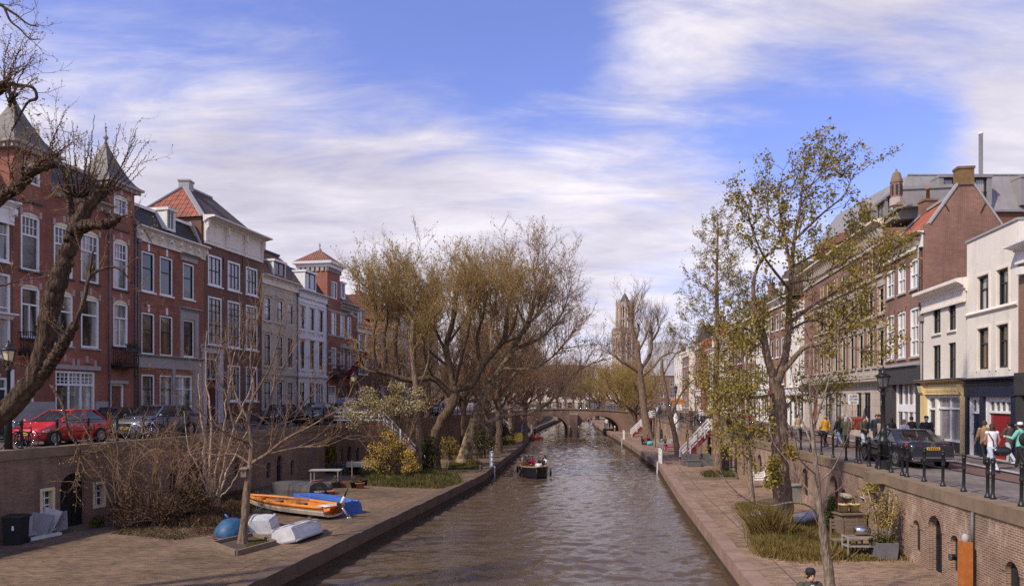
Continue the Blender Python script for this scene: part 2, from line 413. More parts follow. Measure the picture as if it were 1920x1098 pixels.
def window(fac, par, u0, u1, v0, v1, st, name=WN):
 """frame with rails and bars (> pane, sill); st: fr/sash materials, rails (heights as shares), nv upright bars, top (share, nx, ny) small panes"""
 g = lambda k, d=None: st.get(k, d)
 f = MB(); fw = g('fw', .09); d0, d1 = g('d', (-.15, -.03)); fm = M[g('fr', WP)]
 f.mat(fm)
 fac.fb(f, u0, u0+fw, v0, v1, d0, d1); fac.fb(f, u1-fw, u1, v0, v1, d0, d1)
 fac.fb(f, u0+fw, u1-fw, v1-fw, v1, d0, d1); fac.fb(f, u0+fw, u1-fw, v0, v0+fw*.9, d0, d1)
 a, b, c, d = u0+fw, u1-fw, v0+fw*.9, v1-fw
 sm = M[g('sash', g('fr', WP))]; f.mat(sm); sw = g('sw', .045)
 e0, e1 = d0+.005, d1-.035
 if sm is not fm:
  fac.fb(f, a, a+sw, c, d, e0, e1); fac.fb(f, b-sw, b, c, d, e0, e1); fac.fb(f, a+sw, b-sw, d-sw, d, e0, e1); fac.fb(f, a+sw, b-sw, c, c+sw, e0, e1)
 for r in g('rails', (.52,)):
  y = c+(d-c)*r; w = g('rw', .055); fac.fb(f, a, b, y-w/2, y+w/2, e0, e1+.012)
 rmin = min(g('rails', (0,)) or (0,)) ; nv = g('nv', 0); bw = g('bw', .04)
 cu = c+(d-c)*g('nvlim', 1.0)
 for i in range(nv):
  x = a+(b-a)*(i+1)/(nv+1); fac.fb(f, x-bw/2, x+bw/2, c, cu, e0, e1-.004)
 if g('top'):
  sh, nx, ny = g('top'); y0 = c+(d-c)*sh
  for i in range(1, nx):
   x = a+(b-a)*i/nx; fac.fb(f, x-.018, x+.018, y0, d, e0, e1-.008)
  for j in range(1, ny):
   y = y0+(d-y0)*j/ny; fac.fb(f, a, b, y-.018, y+.018, e0, e1-.012)
 w = f.build(name, None, par)
 p = MB(); fac.fb(p, u0+fw*.5, u1-fw*.5, v0+fw*.5, v1-fw*.5, d0-.03, d0+.025)
 pm = g('pane', PD)
 if isinstance(pm, (list, tuple)): pm = random.choice(pm)
 p.build('pane', M[pm], w)
 if g('sill'):
  s = MB(); fac.fb(s, u0-.09, u1+.09, v0-.10, v0+.003, -.12, .09); s.build('sill', M[g('sill')], w)
 return w
def arb(fac, par, u0, u1, v, rise=.16, h=.32, mat='brick_arch', stones=True, fill='cream_paint'):
 """segmental relieving arch with stone key and end blocks"""
 mb = MB(); w = u1-u0; n = 8
 def pt(t, k):
  x = u0-.02+(w+.04)*t; y = v+rise*(1-(2*t-1)**2)+k*h
  return (x+(2*t-1)*k*.14, y)
 mb.mat(M[mat])
 fac.poly(mb, [pt(i/n, 0) for i in range(n+1)]+[pt(i/n, 1) for i in range(n, -1, -1)], 0.0, .035)
 if fill:
  mb.mat(M[fill]); fac.poly(mb, [(u0, v-.01)]+[(u1, v-.01)]+[pt(i/n, 0) for i in range(n-1, 0, -1)], -.1, .006)
 if stones:
  mb.m(GS)
  for t, ww, a, b in ((0, .17, -.12, .95), (1, .17, -.12, .95), (.5, .17, .1, 1.2)):
   x, y = pt(t, a); x2, y2 = pt(t, b); fac.fb(mb, x-ww/2, x+ww/2, y, y2, 0, .05)
 return mb.bd('window_arch', par)
CORN = [(0, 0), (.05, 0), (.05, .10), (.12, .14), (.12, .22), (.30, .36), (.42, .40), (.42, .52), (.36, .56), (0, .60)]
def crn(fac, par, u0, u1, z0, z1, mat, out=.42, name='cornice', frieze=None, brackets=0, panel=0):
 """moulded cornice with a flat frieze under it, brackets and panels"""
 mb = MB().mat(M[mat]); h = z1-z0; ch = min(.6, h*.45) if frieze is None else h-frieze
 k = ch/.6
 fac.prof(mb, [(d*out/.42, z1-ch+v*k) for d, v in CORN], u0-.1, u1+.1)
 if h-ch > .05:
  fac.fb(mb, u0, u1, z0, z1-ch, 0, .06); fac.fb(mb, u0, u1, z0, z0+.10, .06, .14); fac.fb(mb, u0, u1, z0+.10, z0+.17, .06, .10)
 c = mb.build(name, None, par)
 n = brackets
 for i in range(n):
  x = u0+.12+(u1-u0-.24)*i/(n-1); b = MB().mat(M[mat]); a, e = z0+.12, z1-ch
  fac.prof(b, [(.06, a+.05), (.12, a), (.17, a+.08), (.15, a+(e-a)*.45), (.22, a+(e-a)*.62), (.36, a+(e-a)*.72), (.38, e+.12*k), (.06, e+.12*k)], x-.10, x+.10)
  for uu in (x-.115, x+.10): fac.poly(b, [(uu+.0, e-.22)]+[(uu+.0, e), (uu+.015, e), (uu+.015, e-.22)], .12, .34)
  b.bd('bracket', c)
 for i in range(panel):
  w = (u1-u0)/panel; x0 = u0+w*i+.28; x1 = u0+w*(i+1)-.28; a, e = z0+.28, z1-ch-.10
  b = MB().mat(M[mat])
  for q in ((x0, x1, a, a+.05), (x0, x1, e-.05, e), (x0, x0+.05, a+.05, e-.05), (x1-.05, x1, a+.05, e-.05)): fac.fb(b, *q, .06, .095)
  b.bd('panel', c)
 return c
def house(name, label, fac, depth, z0, z1, wm, wins, u0=0, u1=None, th=.2, side=None, cat='house', group=None, doors=(), arches=True, backtop=None):
 """Empty > wall, windows, doors; wins: (u0,u1,v0,v1,style)"""
 u1 = fac.L if u1 is None else u1
 o = fac.P((u0+u1)/2, z0, -depth/2)
 root = thing(name, label, cat, o, group)
 holes = [w[:4] for w in wins]+[d[:4] for d in doors]
 mb = MB().mat(M[wm]); fac.wall(mb, u0, u1, z0, z1, holes, th)
 mb.mat(M[side or wm]); fac.fb(mb, u0+.003, u1-.003, z0, (backtop or z1)-.003, -depth, -th-.004)
 root['_w'] = 1
 mb.bd('wall', root)
 for w in wins: window(fac, root, *w[:4], w[4])
 for d in doors: door(fac, root, *d)
 return root
def door(fac, par, u0, u1, v0, v1, st):
 """panelled leaf in a frame with a top light"""
 g = lambda k, d=None: st.get(k, d)
 fr = M[g('fr', WP)]; f = MB().mat(fr); fw = g('fw', .12); d0, d1 = -.17, -.03
 top = g('light', .2); y = v1-(v1-v0)*top
 fac.fb(f, u0, u0+fw, v0, v1, d0, d1); fac.fb(f, u1-fw, u1, v0, v1, d0, d1); fac.fb(f, u0+fw, u1-fw, v1-fw, v1, d0, d1)
 if top: fac.fb(f, u0+fw, u1-fw, y-.05, y+.05, d0, d1)
 n = g('lightbars', 0); a, b = u0+fw, u1-fw
 for i in range(n):
  x = a+(b-a)*(i+1)/(n+1); fac.fb(f, x-.03, x+.03, y+.05, v1-fw, d0, d1-.02)
 o = f.bd('door', par)
 l = MB().mat(M[g('m', DB)]); fac.fb(l, a, b, v0, y-.05 if top else v1-fw, d0-.02, d0+.06)
 w = b-a; hh = (y-v0)
 for (x0, x1, y0, y1) in ((.14, .44, .08, .42), (.56, .86, .08, .42), (.14, .44, .5, .92), (.56, .86, .5, .92)):
  fac.fb(l, a+w*x0, a+w*x1, v0+hh*y0, v0+hh*y1, d0+.06, d0+.075)
 l.bd('door_leaf', o)
 if top:
  p = MB(); fac.fb(p, a-.02, b+.02, y, v1-fw*.6, d0-.01, d0+.03); p.build('pane', M[PD], o)
 h = MB(); hx = a+w*.12 if g('hl', 1) else b-w*.12; h.ball(fac.P(hx, v0+1.05, d0+.12), .045, 8, 6); h.build('handle', M[LG], o)
 return o
def roof_gable(fac, par, u0, u1, z, rise, depth, mat, over=.1, name='roof', ridge_d=None, base=0.0):
 rd = depth/2 if ridge_d is None else ridge_d
 mb = MB().mat(M[mat])
 fac.prof(mb, [(base, z), (-rd, z+rise), (-depth, z), (-depth, z-.25), (base, z-.25)], u0-over+.1, u1+over-.1)
 return mb.build(name, None, par)
def rfm(fac, par, u0, u1, z, rise, depth, mat, inset=1.1, top=RB, trim=None, name='roof', start=-.1):
 mb = MB().mat(M[mat])
 fac.prof(mb, [(start, z), (start-inset, z+rise), (-depth+.3, z+rise), (-depth+.1, z)], u0+.05, u1-.05)
 r = mb.build(name, None, par)
 if trim:
  t = MB().mat(M[trim]); fac.fb(t, u0, u1, z+rise-.02, z+rise+.16, start-inset-.1, start-inset+.14); t.bd('roof_edge', r)
 return r
def dmr(fac, par, u0, u1, v0, v1, d, st, mat=WP, cheek='zinc', back=2.2, roof=LG):
 """roof window in a boxed housing"""
 mb = MB().mat(M[cheek]); fac.fb(mb, u0+.02, u1-.02, v0, v1, d-back, d-.16)
 mb.mat(M[mat]); fac.fb(mb, u0-.06, u1+.06, v1, v1+.16, d-back, d+.16); fac.fb(mb, u0, u0+.1, v0, v1, d-.16, d+.02); fac.fb(mb, u1-.1, u1, v0, v1, d-.16, d+.02)
 fac.fb(mb, u0, u1, v0-.08, v0+.04, d-.16, d+.03)
 mb.mat(M[roof]); fac.fb(mb, u0-.04, u1+.04, v1+.16, v1+.20, d-back, d+.12)
 o = mb.bd('dormer', par)
 f = Fac(fac.P(0, 0, d).xy, fac.P(1, 0, d).xy, fac.n)
 p = MB(); s = MB().mat(M[st.get('sash', BK)])
 a, b, c, e = u0+.1, u1-.1, v0+.04, v1
 fac.fb(p, a, b, c, e, d-.16, d-.08); p.build('pane', M[st.get('pane', PD)], o)
 w = .05
 for q in ((a, a+w, c, e), (b-w, b, c, e), (a+w, b-w, e-w, e), (a+w, b-w, c, c+w), ((a+b)/2-w/2, (a+b)/2+w/2, c+w, e-w)): fac.fb(s, *q, d-.08, d-.03)
 s.bd('window_bars', o)
 return o
def chm(par, x, y, z0, z1, w=.6, mat=BB, pots=2, potm=PW, name='chimney'):
 mb = MB().mat(M[mat]); mb.box(x-w/2, x+w/2, y-w/2, y+w/2, z0, z1); mb.box(x-w/2-.06, x+w/2+.06, y-w/2-.06, y+w/2+.06, z1, z1+.12)
 o = mb.build(name, None, par)
 for i in range(pots):
  p = MB(); p.lathe([(.11, z1+.12), (.10, z1+.75), (.14, z1+.76), (.14, z1+.86), (.02, z1+.9)], 8, (x+(i-(pots-1)/2)*.3, y, 0)); p.build('chimney_pot', M[potm], o)
 return o
def dpp(fac, par, u, z0, z1, mat='downpipe', hopper=True):
 mb = MB().mat(M[mat]); mb.tube([fac.P(u, z0, .1), fac.P(u, z1, .1)], .05, 7)
 if hopper: fac.fb(mb, u-.13, u+.13, z1, z1+.28, .02, .24)
 z = z0+1.2
 while z < z1-.5:
  fac.fb(mb, u-.07, u+.07, z, z+.05, .0, .16); z += 2.2
 return mb.bd('downpipe', par)
def blc(fac, par, u0, u1, z, out=.75, h=.95, boxes=True):
 mb = mm(CI); fac.fb(mb, u0, u1, z-.10, z, 0, out)
 fac.fb(mb, u0, u1, z-.2, z-.1, 0, out*.8)
 n = max(4, int((u1-u0)/.14)); lo = z+.08
 for dd in (lo, z+h):
  mb.beam(fac.P(u0, dd, out-.03), fac.P(u1, dd, out-.03), .035)
  for uu in (u0+.02, u1-.02): mb.beam(fac.P(uu, dd, 0), fac.P(uu, dd, out-.03), .035)
 for i in range(n+1):
  x = u0+(u1-u0)*i/n; mb.beam(fac.P(x, z, out-.03), fac.P(x, z+h, out-.03), .022)
 for uu in (u0+.02, u1-.02):
  for k in range(1, 5): mb.beam(fac.P(uu, z, out*k/5), fac.P(uu, z+h, out*k/5), .022)
 o = mb.bd('balcony', par)
 if boxes:
  b = mm('box_teal'); fac.fb(b, u0+.1, u1-.1, z+h-.16, z+h+.05, out-.02, out+.2); b.bd('flower_box', o)
  l = lc([fac.P(u0+(u1-u0)*t, z+h+.15, out+.08) for t in (.25, .5, .75)], .22, 90, .07)
  leaf_obj('plant', l, M['leaf_dark'], o)
  p = mm('terracotta')
  for t in (.3, .6): p.lathe([(.10, z+.02), (.15, z+.32), (.17, z+.34), (.13, z+.3)], 9, fac.P(u0+(u1-u0)*t, 0, out*.5))
  p.bd(FP, o)
 return o
plain('box_teal', (.03, .05, .055), .5, .2)
plain('terracotta', (.32, .13, .07), .8, .2)
# leaves (many small faces)
def leaf_quads(P, size, rng=RNG, droop=0.0):
 """(n,3) points -> small leaf faces (diamond quads) with random attitude"""
 n = len(P)
 a = rng.normal(size=(n, 3)); a /= np.linalg.norm(a, axis=1, keepdims=True)+1e-9
 b = rng.normal(size=(n, 3)); b -= (a*b).sum(1, keepdims=True)*a; b /= np.linalg.norm(b, axis=1, keepdims=True)+1e-9
 s = size*(.55+.9*rng.random((n, 1)))
 w = s*(.34+.2*rng.random((n, 1)))
 a[:, 2] -= droop
 c = np.cross(a, b)
 v = np.stack([P, P+a*s*.5+b*w+c*s*.08, P+a*s, P+a*s*.5-b*w+c*s*.08], 1).reshape(-1, 3)
 return v
def leaf_obj(name, v, mat, parent=None, org=None):
 n = len(v)//4
 return mesh_obj(name, v, np.arange(4*n), np.full(n, 4), mat, None, parent, False, False, org)
def lc(centers, rad, per, size, flat=1.0, rng=RNG):
 C = np.array([c[:] for c in centers], dtype=float)
 P = np.repeat(C, per, axis=0)
 r = np.array(rad, dtype=float).reshape(-1, 1) if np.ndim(rad) else rad
 rr = np.repeat(r, per, axis=0) if np.ndim(rad) else r
 d = rng.normal(size=P.shape); d /= np.linalg.norm(d, axis=1, keepdims=True)
 P = P+d*(rng.random((len(P), 1))**.45)*rr*np.array([1, 1, flat])
 return leaf_quads(P, size, rng)
# west bank houses (near to far)
def on_line(px, c, m):
 k = (px-CX)/F; Y = c/(k-m); return (c+m*Y, Y)
def wfac(p0, p1): return Fac(on_line(p0, -32.1, .19), on_line(p1, -32.1, .19), (1, 0))
def grid(fac, cols, rows):
 """cols: pixel pairs or (pair, skip rows); rows: (pixel column read, top, bottom, style)"""
 out = []
 for i, c in enumerate(cols):
  for j, r in enumerate(rows):
   if len(r) > 4 and i not in r[4]: continue
   u0, u1 = sorted((fac.u(c[0]), fac.u(c[1])))
   out.append((u0, u1, fac.z(r[0], r[2]), fac.z(r[0], r[1]), r[3]))
 return out
def tower(fac, par, u0, u1, z0, z1, dep, wm, win=None, proud=.0):
 f2 = Fac(fac.P(0, 0, proud).xy, fac.P(1, 0, proud).xy, fac.n); f2.L = fac.L
 mb = MB().mat(M[wm]); f2.wall(mb, u0, u1, z0, z1, [win[:4]] if win else [], .2)
 f2.fb(mb, u0+.003, u1-.003, z0, z1-.003, -dep, -.204)
 o = mb.bd('tower', par)
 return o, f2
def spire(fac, par, uc, dc, z, prof, mat, eave=None, name='spire', finial=True):
 def ring(w, zz): return [fac.P(uc-w, zz, dc-w), fac.P(uc+w, zz, dc-w), fac.P(uc+w, zz, dc+w), fac.P(uc-w, zz, dc+w)]
 mb = MB().mat(M[mat]); mb.loft([ring(w, z+h) for w, h in prof], True, True, False)
 s = mb.build(name, None, par)
 w0 = prof[0][0]
 if eave:
  e = MB().mat(M[eave]); e.loft([ring(w0-.18, z-.30), ring(w0-.12, z-.16), ring(w0+.04, z-.1), ring(w0+.06, z+.03), ring(w0-.05, z+.04)], True, True, False)
  n = 7
  for i in range(n):
   t = -1+2*i/(n-1)
   for q in ((uc+t*(w0-.2), dc+w0-.12), (uc+t*(w0-.2), dc-w0+.12)): e.cbox(fac.P(q[0], z-.25, q[1]), (.1, .14, .16), math.atan2(fac.t.y, fac.t.x))
   e.cbox(fac.P(uc-w0+.12, z-.25, dc+t*(w0-.2)), (.14, .1, .16), math.atan2(fac.t.y, fac.t.x))
  e.bd('eaves', s)
 if finial:
  f = mm(LG); zt = z+prof[-1][1]; c = fac.P(uc, 0, dc)
  f.lathe([(.10, zt-.1), (.05, zt+.1), (.16, zt+.25), (.17, zt+.32), (.05, zt+.42), (.04, zt+.85), (.09, zt+.9), (.03, zt+1.0)], 8, c)
  f.bd('finial', s)
 return s
T_CURT = (PC, PD, PC)
S_L1 = dict(fr=WP, fw=.13, rails=(.66,), rw=.09, top=(.66, 4, 2), pane=T_CURT, sill=CP)
S_L1b = dict(fr=WP, fw=.13, rails=(.68,), rw=.09, nv=1, nvlim=.66, bw=.07, pane=T_CURT, sill=CP)
S_SASH = dict(fr=WP, sash=BK, fw=.10, rails=(.60,), pane=PD)
S_SASHS = dict(S_SASH, sill=WP)
# twin-spired red brick house
f = wfac(24, 254); zc = f.z(150, 377); ze = f.z(250, 355)
u_t1 = (f.u(26), f.u(96)); u_t2 = (f.u(206), f.u(252))
wl = grid(f, [(39, 75)], [(229, 454.6, 543, S_L1), (224, 568, 650, S_L1b)])
wl += grid(f, [(101, 137), (152, 186)], [(168, 439, 530, S_L1), (165, 559, 652, dict(S_L1b, nv=0, sill=GS))])
wl += grid(f, [(212.5, 240)], [(226, 454.6, 543, S_L1), (224, 568, 650, S_L1b)])
wl += [(f.u(104), f.u(178), f.z(170, 778), f.z(170, 697), dict(fr=WP, fw=.12, rails=(.72,), rw=.12, nv=2, bw=.12, top=(.72, 9, 3), pane=PC))]
drs = [(f.u(207), f.u(232), 4.35, f.z(220, 719), dict(m='door_brown', light=.0)), (f.u(32), f.u(64), 4.35, f.z(48, 712), dict(m='door_brown', light=.2))]
h1 = house('brick_house', 'red brick house with two pointed slate spires and white arched windows', f, 10, 3.9, zc, 'brick_red', wl, doors=drs, side='brick_red_warm')
for w in wl[:8]: arb(f, h1, w[0], w[1], w[3], rise=.2 if w[1]-w[0] > 1.2 else .15)
mb = mm(GS)
f.fb(mb, f.u(100), f.u(186), f.z(170, 694), f.z(170, 686), 0, .12); mb.bd('stone_lintel', h1); mb = mm(GS); f.fb(mb, 0, f.u(104)-.05, 3.9, f.z(170, 752), 0, .04)
f.fb(mb, f.u(178)+.03, f.u(206), 3.9, f.z(170, 752), 0, .04); mb.bd('stone_plinth', h1); mb = mm(GS); f.fb(mb, f.u(203), f.u(236), f.z(220, 719), f.z(220, 713), 0, .2)
mb.bd('door_hood', h1)
for px in (122, 163): arb(f, h1, f.u(px-17), f.u(px+15), f.z(163, 686)+.01, .16, .34, fill=None)
for (a, b) in (u_t1, u_t2):
 win = (f.u(213.5), f.u(240)) if a > 3 else (f.u(44), f.u(76))
 wn = (*win, f.z(229, 431), f.z(229, 372), dict(S_L1, top=(.5, 3, 2), rails=(.5,), d=(-.15, -.03)))
 t, f2 = tower(f, h1, a, b, zc+.002, ze, 2.5, 'brick_red_warm', wn, .0)
 window(f2, t, *wn[:4], wn[4]); arb(f2, t, wn[0], wn[1], wn[3], .13, .28)
 uc = (a+b)/2; hw = (b-a)/2+.42
 spire(f, h1, uc, -1.15, ze, [(hw, 0), (hw*.80, .25), (hw*.62, .62), (hw*.42, 1.22), (hw*.25, 1.78), (hw*.12, 2.26), (.05, 2.65)], 'slate_olive', SS)
m = mm(SS); f.prof(m, [(d*1.1, zc-.02+v*.55) for d, v in CORN], u_t1[1]+.02, u_t2[0]-.02)
x = u_t1[1]+.2
while x < u_t2[0]-.2: f.fb(m, x, x+.13, zc-.22, zc-.02, 0, .3); x += .62
m.bd('cornice', h1)
rfm(f, h1, u_t1[1]-.4, u_t2[0]+.4, zc+.25, 1.7, 9.5, 'slate', .7, trim=SS, start=-.15)
blc(f, h1, f.u(208), f.u(240), f.z(224, 684)); blc(f, h1, f.u(34), f.u(74), f.z(55, 659))
dpp(f, h1, f.u(203), 4, zc-.4); dpp(f, h1, f.u(252), 4, ze-2.2)
chm(h1, f.P(4.6, 0, -5).x, f.P(4.6, 0, -5).y, zc+1.5, zc+3.2, .7, 'brick_red', 2)
# neighbour at the frame's edge: dark brick with white trim
f0 = Fac(on_line(-190, -32.1, .19), on_line(23.4, -32.1, .19), (1, 0))
z0c = f0.z(18, 388)
S_W = dict(fr=WP, fw=.12, rails=(.6,), pane=PC, sill=WP)
wl = [(f0.L-1.15, f0.L-.15, f0.z(10, 490), f0.z(10, 405), S_W), (f0.L-3.1, f0.L-1.95, f0.z(10, 490), f0.z(10, 405), S_W), (f0.L-1.15, f0.L-.1, 8.0, f0.z(6, 512), S_W), (f0.L-3.1, f0.L-1.95, 8.0, f0.z(6, 512), S_W)]
h0 = house('brick_house', 'dark brick house with white pilasters beside the twin spires', f0, 9, 3.9, z0c, 'brick_dark', wl, doors=[(f0.L-1.3, f0.L-.25, 4.2, 7.0, dict(m=DB, light=.2))])
crn(f0, h0, 0, f0.L-.02, z0c-.9, z0c+.3, WP, .5, brackets=4)
mb = mm(WP)
for a in (f0.L-1.5, f0.L-.08): f0.fb(mb, a-.14, a+.07, 4, 7.4, 0, .12)
f0.prof(mb, [(d, 9.9+v*.5) for d, v in CORN], f0.L-1.5, f0.L-.02); mb.bd('pilaster', h0)
rfm(f0, h0, 0, f0.L, z0c+.3, 2.2, 8.8, 'slate', 1.2)
# red brick with white bracketed cornice and black mansard
f = wfac(254.6, 382.6); zb = f.z(256, 449); zt = f.z(256, 420)
gs = dict(S_SASH, fw=.11, pane=PD, sill=WP)
wl = grid(f, [(265.5, 290), (299.7, 324)], [(278, 472.5, 547, gs), (276, 586, 664, dict(gs, pane='pane_warm')), (268, 701, 768, dict(gs, pane=PC))])
wl += grid(f, [(343, 364)], [(353, 494, 561, gs), (350, 599, 669, gs)])
wl += [(f.u(327), f.u(361), f.z(345, 770), f.z(345, 703), dict(fr=WP, fw=.14, nv=1, bw=.14, rails=(.62,), pane=T_CURT))]
h2 = house('brick_house', 'red brick house with white bracketed cornice, black mansard and round dormer', f, 10, 3.9, zb, 'brick_red', wl)
crn(f, h2, 0, f.L, zb, zt, PW, .5, brackets=8)
mb = mm(GS)
za, zb2 = f.z(260, 688), f.z(260, 665)
f.fb(mb, 0.02, f.L-.02, za, zb2-.12, 0, .07); f.prof(mb, [(d*.6, zb2-.14+v*.4) for d, v in CORN], 0.02, f.L-.02)
mb.bd('stone_band', h2); mb = mm(GS)
for (a, b, t, bo) in ((f.u(337), f.u(371), f.z(350, 585), zb2),):
 f.fb(mb, a, f.u(342.5), bo, t, 0, .09); f.fb(mb, f.u(364.6), b, bo, t, 0, .09); f.fb(mb, f.u(342.5), f.u(364.6), f.z(350, 598.5), t, 0, .09); f.prof(mb, [(d*.7, t+v*.55) for d, v in CORN], a-.1, b+.1)
mb.bd('window_surround', h2); mb = mm(GS); f.fb(mb, f.u(338), f.u(369), f.z(353, 491), f.z(353, 484), 0, .1); f.prof(mb, [(d*.8, f.z(353, 484)+v*.5) for d, v in CORN], f.u(337), f.u(370))
mb.bd('window_hood', h2); mb = mm(GS); f.fb(mb, f.u(322), f.u(327)-.02, 3.9, za, 0, .1); f.fb(mb, f.u(361)+.02, f.u(377), 3.9, za, 0, .1); f.fb(mb, .02, f.L-.02, 3.9, 4.7, 0, .05)
mb.bd('stone_pilaster', h2)
for c in ((265.5, 290), (299.7, 324)):
 for y in (472.5, 586): mb = mm(WP); uu = f.u(sum(c)/2); f.fb(mb, uu-.08, uu+.08, f.z(278, y)+.04, f.z(278, y)+.5, 0, .07); mb.bd('keystone', h2)
for c in ((265.5, 290), (299.7, 324)):
 for y in (472.5, 586): arb(f, h2, f.u(c[0]), f.u(c[1]), f.z(278, y)+.001, .06, .3, stones=False, fill=None)
mr = rfm(f, h2, .05, f.L-.3, zt+.02, f.z(258, 378)-zt, 9.5, RB, .8, trim=WP)
dmr(f, h2, f.u(312), f.u(328), f.z(320, 431), f.z(320, 396), .02, dict(sash=WP), PW, WP)
mb = mm(LG); f.prof(mb, [(-.1, zt), (-.02, zt), (-.85, zt+1.75), (-1.0, zt+1.75)], f.L-.30, f.L-.04); f.prof(mb, [(-.1, zt), (-.02, zt), (-.85, zt+1.75), (-1.0, zt+1.75)], .0, .14); mb.bd('roof_verge', h2)
dpp(f, h2, .12, 4, zb-.2)
# dark brown house with deep white entablature and hipped tile roof
f = wfac(383, 490.5); zb = f.z(387, 457); zt = f.z(384, 403)
g1 = dict(fr=WP, fw=.16, sash=BK, rails=(.5,), nv=2, nvlim=1, bw=.025, sill=WP, pane='pane_pale')
g2 = dict(fr=WP, fw=.15, sash=BK, rails=(.42, .72, .86, .21), rw=.03, nv=2, bw=.025, sill=WP, pane='pane_pale')
cs = [(390, 416.5), (427, 451), (461, 483.5)]
wl = grid(f, cs, [(403, 479, 536, g1), (397, 555, 647, g2)])
wl += grid(f, cs[1:], [(440, 684, 752, dict(g2, rails=(.5, .25, .75)))])
dd = [(f.u(384.5), f.u(408), 4.3, f.z(395, 671), dict(m='door_dark_red', light=.33, lightbars=1, fr='lavender_grey'))]
h3 = house('brick_house', 'dark brown brick house with deep white scrolled entablature and orange tiled hip', f, 11, 3.9, zb, 'brick_dark', wl, doors=dd)
crn(f, h3, -.05, f.L+.05, zb, zt, PW, .95, frieze=1.55, brackets=4, panel=3)
ov = .55; zr = ZH(350, 56); dep = 10.5
def hip(fac, par, u0, u1, z, rise, dep, run, mats, name='roof', both=True):
 a, b, c, d = fac.P(u0, z, -.05), fac.P(u1, z, -.05), fac.P(u1, z, -dep), fac.P(u0, z, -dep)
 r0 = fac.P(u0+run, z+rise, -dep/2); r1 = fac.P(u1-(run if both else 0), z+rise, -dep/2)
 mb = MB().mat(M[mats[0]]); mb.add([a, b, r1, r0], [(0, 1, 2, 3)]); mb.add([d, c, r1, r0], [(1, 0, 3, 2)]); mb.add([b, c, r1], [(0, 1, 2)])
 o = mb.build(name, None, par)
 e = MB().mat(M[mats[1]]); e.add([d, a, r0], [(0, 1, 2)]); e.bd('roof_hip', o)
 v = MB().mat(M[mats[2]])
 for p, q in ((a, r0), (d, r0)): v.beam(p, q, .34, .12)
 v.beam(r0, r1, .25, .14); v.bd('roof_ridge', o)
 return o
hip(f, h3, -.1, f.L+.05, zt-.1, zr-zt+.1, 6.2, 2.3, ('tile_brown', 'tile_orange_big', LG))
mb = mm('brick_dark'); f.fb(mb, .1, f.L-.1, zb, zt-.1, -6.2, -.3); mb.bd('attic_wall', h3)
chm(h3, f.P(2.4, 0, -3.1).x, f.P(2.4, 0, -3.1).y, zr-.6, zr+.3, .8, LG, 0)
mb = mm('lavender_grey'); a, b = f.u(377.5), f.u(416); zz = f.z(395, 662)
f.fb(mb, a+.05, f.u(384.5)-.02, 4, zz, 0, .16); f.fb(mb, f.u(408)+.02, b-.05, 4, zz, 0, .16); f.fb(mb, a, b, zz, zz+.35, 0, .2); f.prof(mb, [(d, zz+.3+v*.5) for d, v in CORN], a-.15, b+.15); mb.bd('porch_surround', h3)
mb = mm(BK)
for px in (419, 455): f.fb(mb, f.u(px)-.03, f.u(px)+.03, f.z(px, 505), f.z(px, 482), 0, .05)
mb.bd('wall_anchor', h3)
# beige plaster house
f = wfac(491, 557); zt = f.z(494, 514)
gb = dict(fr=PW, sash=BK, fw=.09, rails=(.6,), pane=T_CURT)
cs = [(495.5, 508.5), (519, 531), (539.5, 550.5)]
wl = grid(f, cs, [(501, 556, 601, gb), (499, 624, 686, dict(gb, pane=PC)), (497, 713, 768, dict(gb, fr=WP, pane=PC))])
h4 = house('plaster_house', 'beige plastered house with eared window hoods and grey dormer', f, 10, 3.9, zt-.35, 'plaster_beige', wl)
crn(f, h4, 0, f.L, zt-.75, zt+.05, PW, .5)
mb = mm('plaster_beige')
for w in wl[:6]: arch = [(w[0]-.16, w[3]-.05), (w[0]-.16, w[3]+.22), ((w[0]+w[1])/2, w[3]+.34), (w[1]+.16, w[3]+.22), (w[1]+.16, w[3]-.05), (w[1]+.05, w[3]-.05), (w[1]+.05, w[3]+.08), (w[0]-.05, w[3]+.08), (w[0]-.05, w[3]-.05)]; f.poly(mb, arch, 0, .09); f.fb(mb, w[0]-.15, w[1]+.15, w[2]-.15, w[2], -.02, .12)
for z in (f.z(497, 702),): f.fb(mb, 0, f.L, z, z+.22, 0, .12)
for (a, b) in ((.3, f.L*.32), (f.L*.37, f.L*.64), (f.L*.69, f.L-.3)): f.fb(mb, a, b, zt-1.5, zt-1.44, 0, .04); f.fb(mb, a, b, zt-1.0, zt-.94, 0, .04)
mb.bd('plaster_moulding', h4)
mb = mm(CI)
for w in wl[:3]:
 for k in range(4): f.fb(mb, w[0]+.08, w[1]-.08, w[2]+.12+k*.11, w[2]+.14+k*.11, -.02, .0)
mb.bd('window_guard', h4)
rfm(f, h4, 0, f.L, zt, 2.6, 9.7, 'tile_rust', 1.7, trim=RB)
dmr(f, h4, f.u(523)-.3, f.u(542), f.z(530, 524), f.z(530, 492), -.35, dict(sash=BK), WP, LG, 3)
dpp(f, h4, f.L-.05, 4, zt-1)
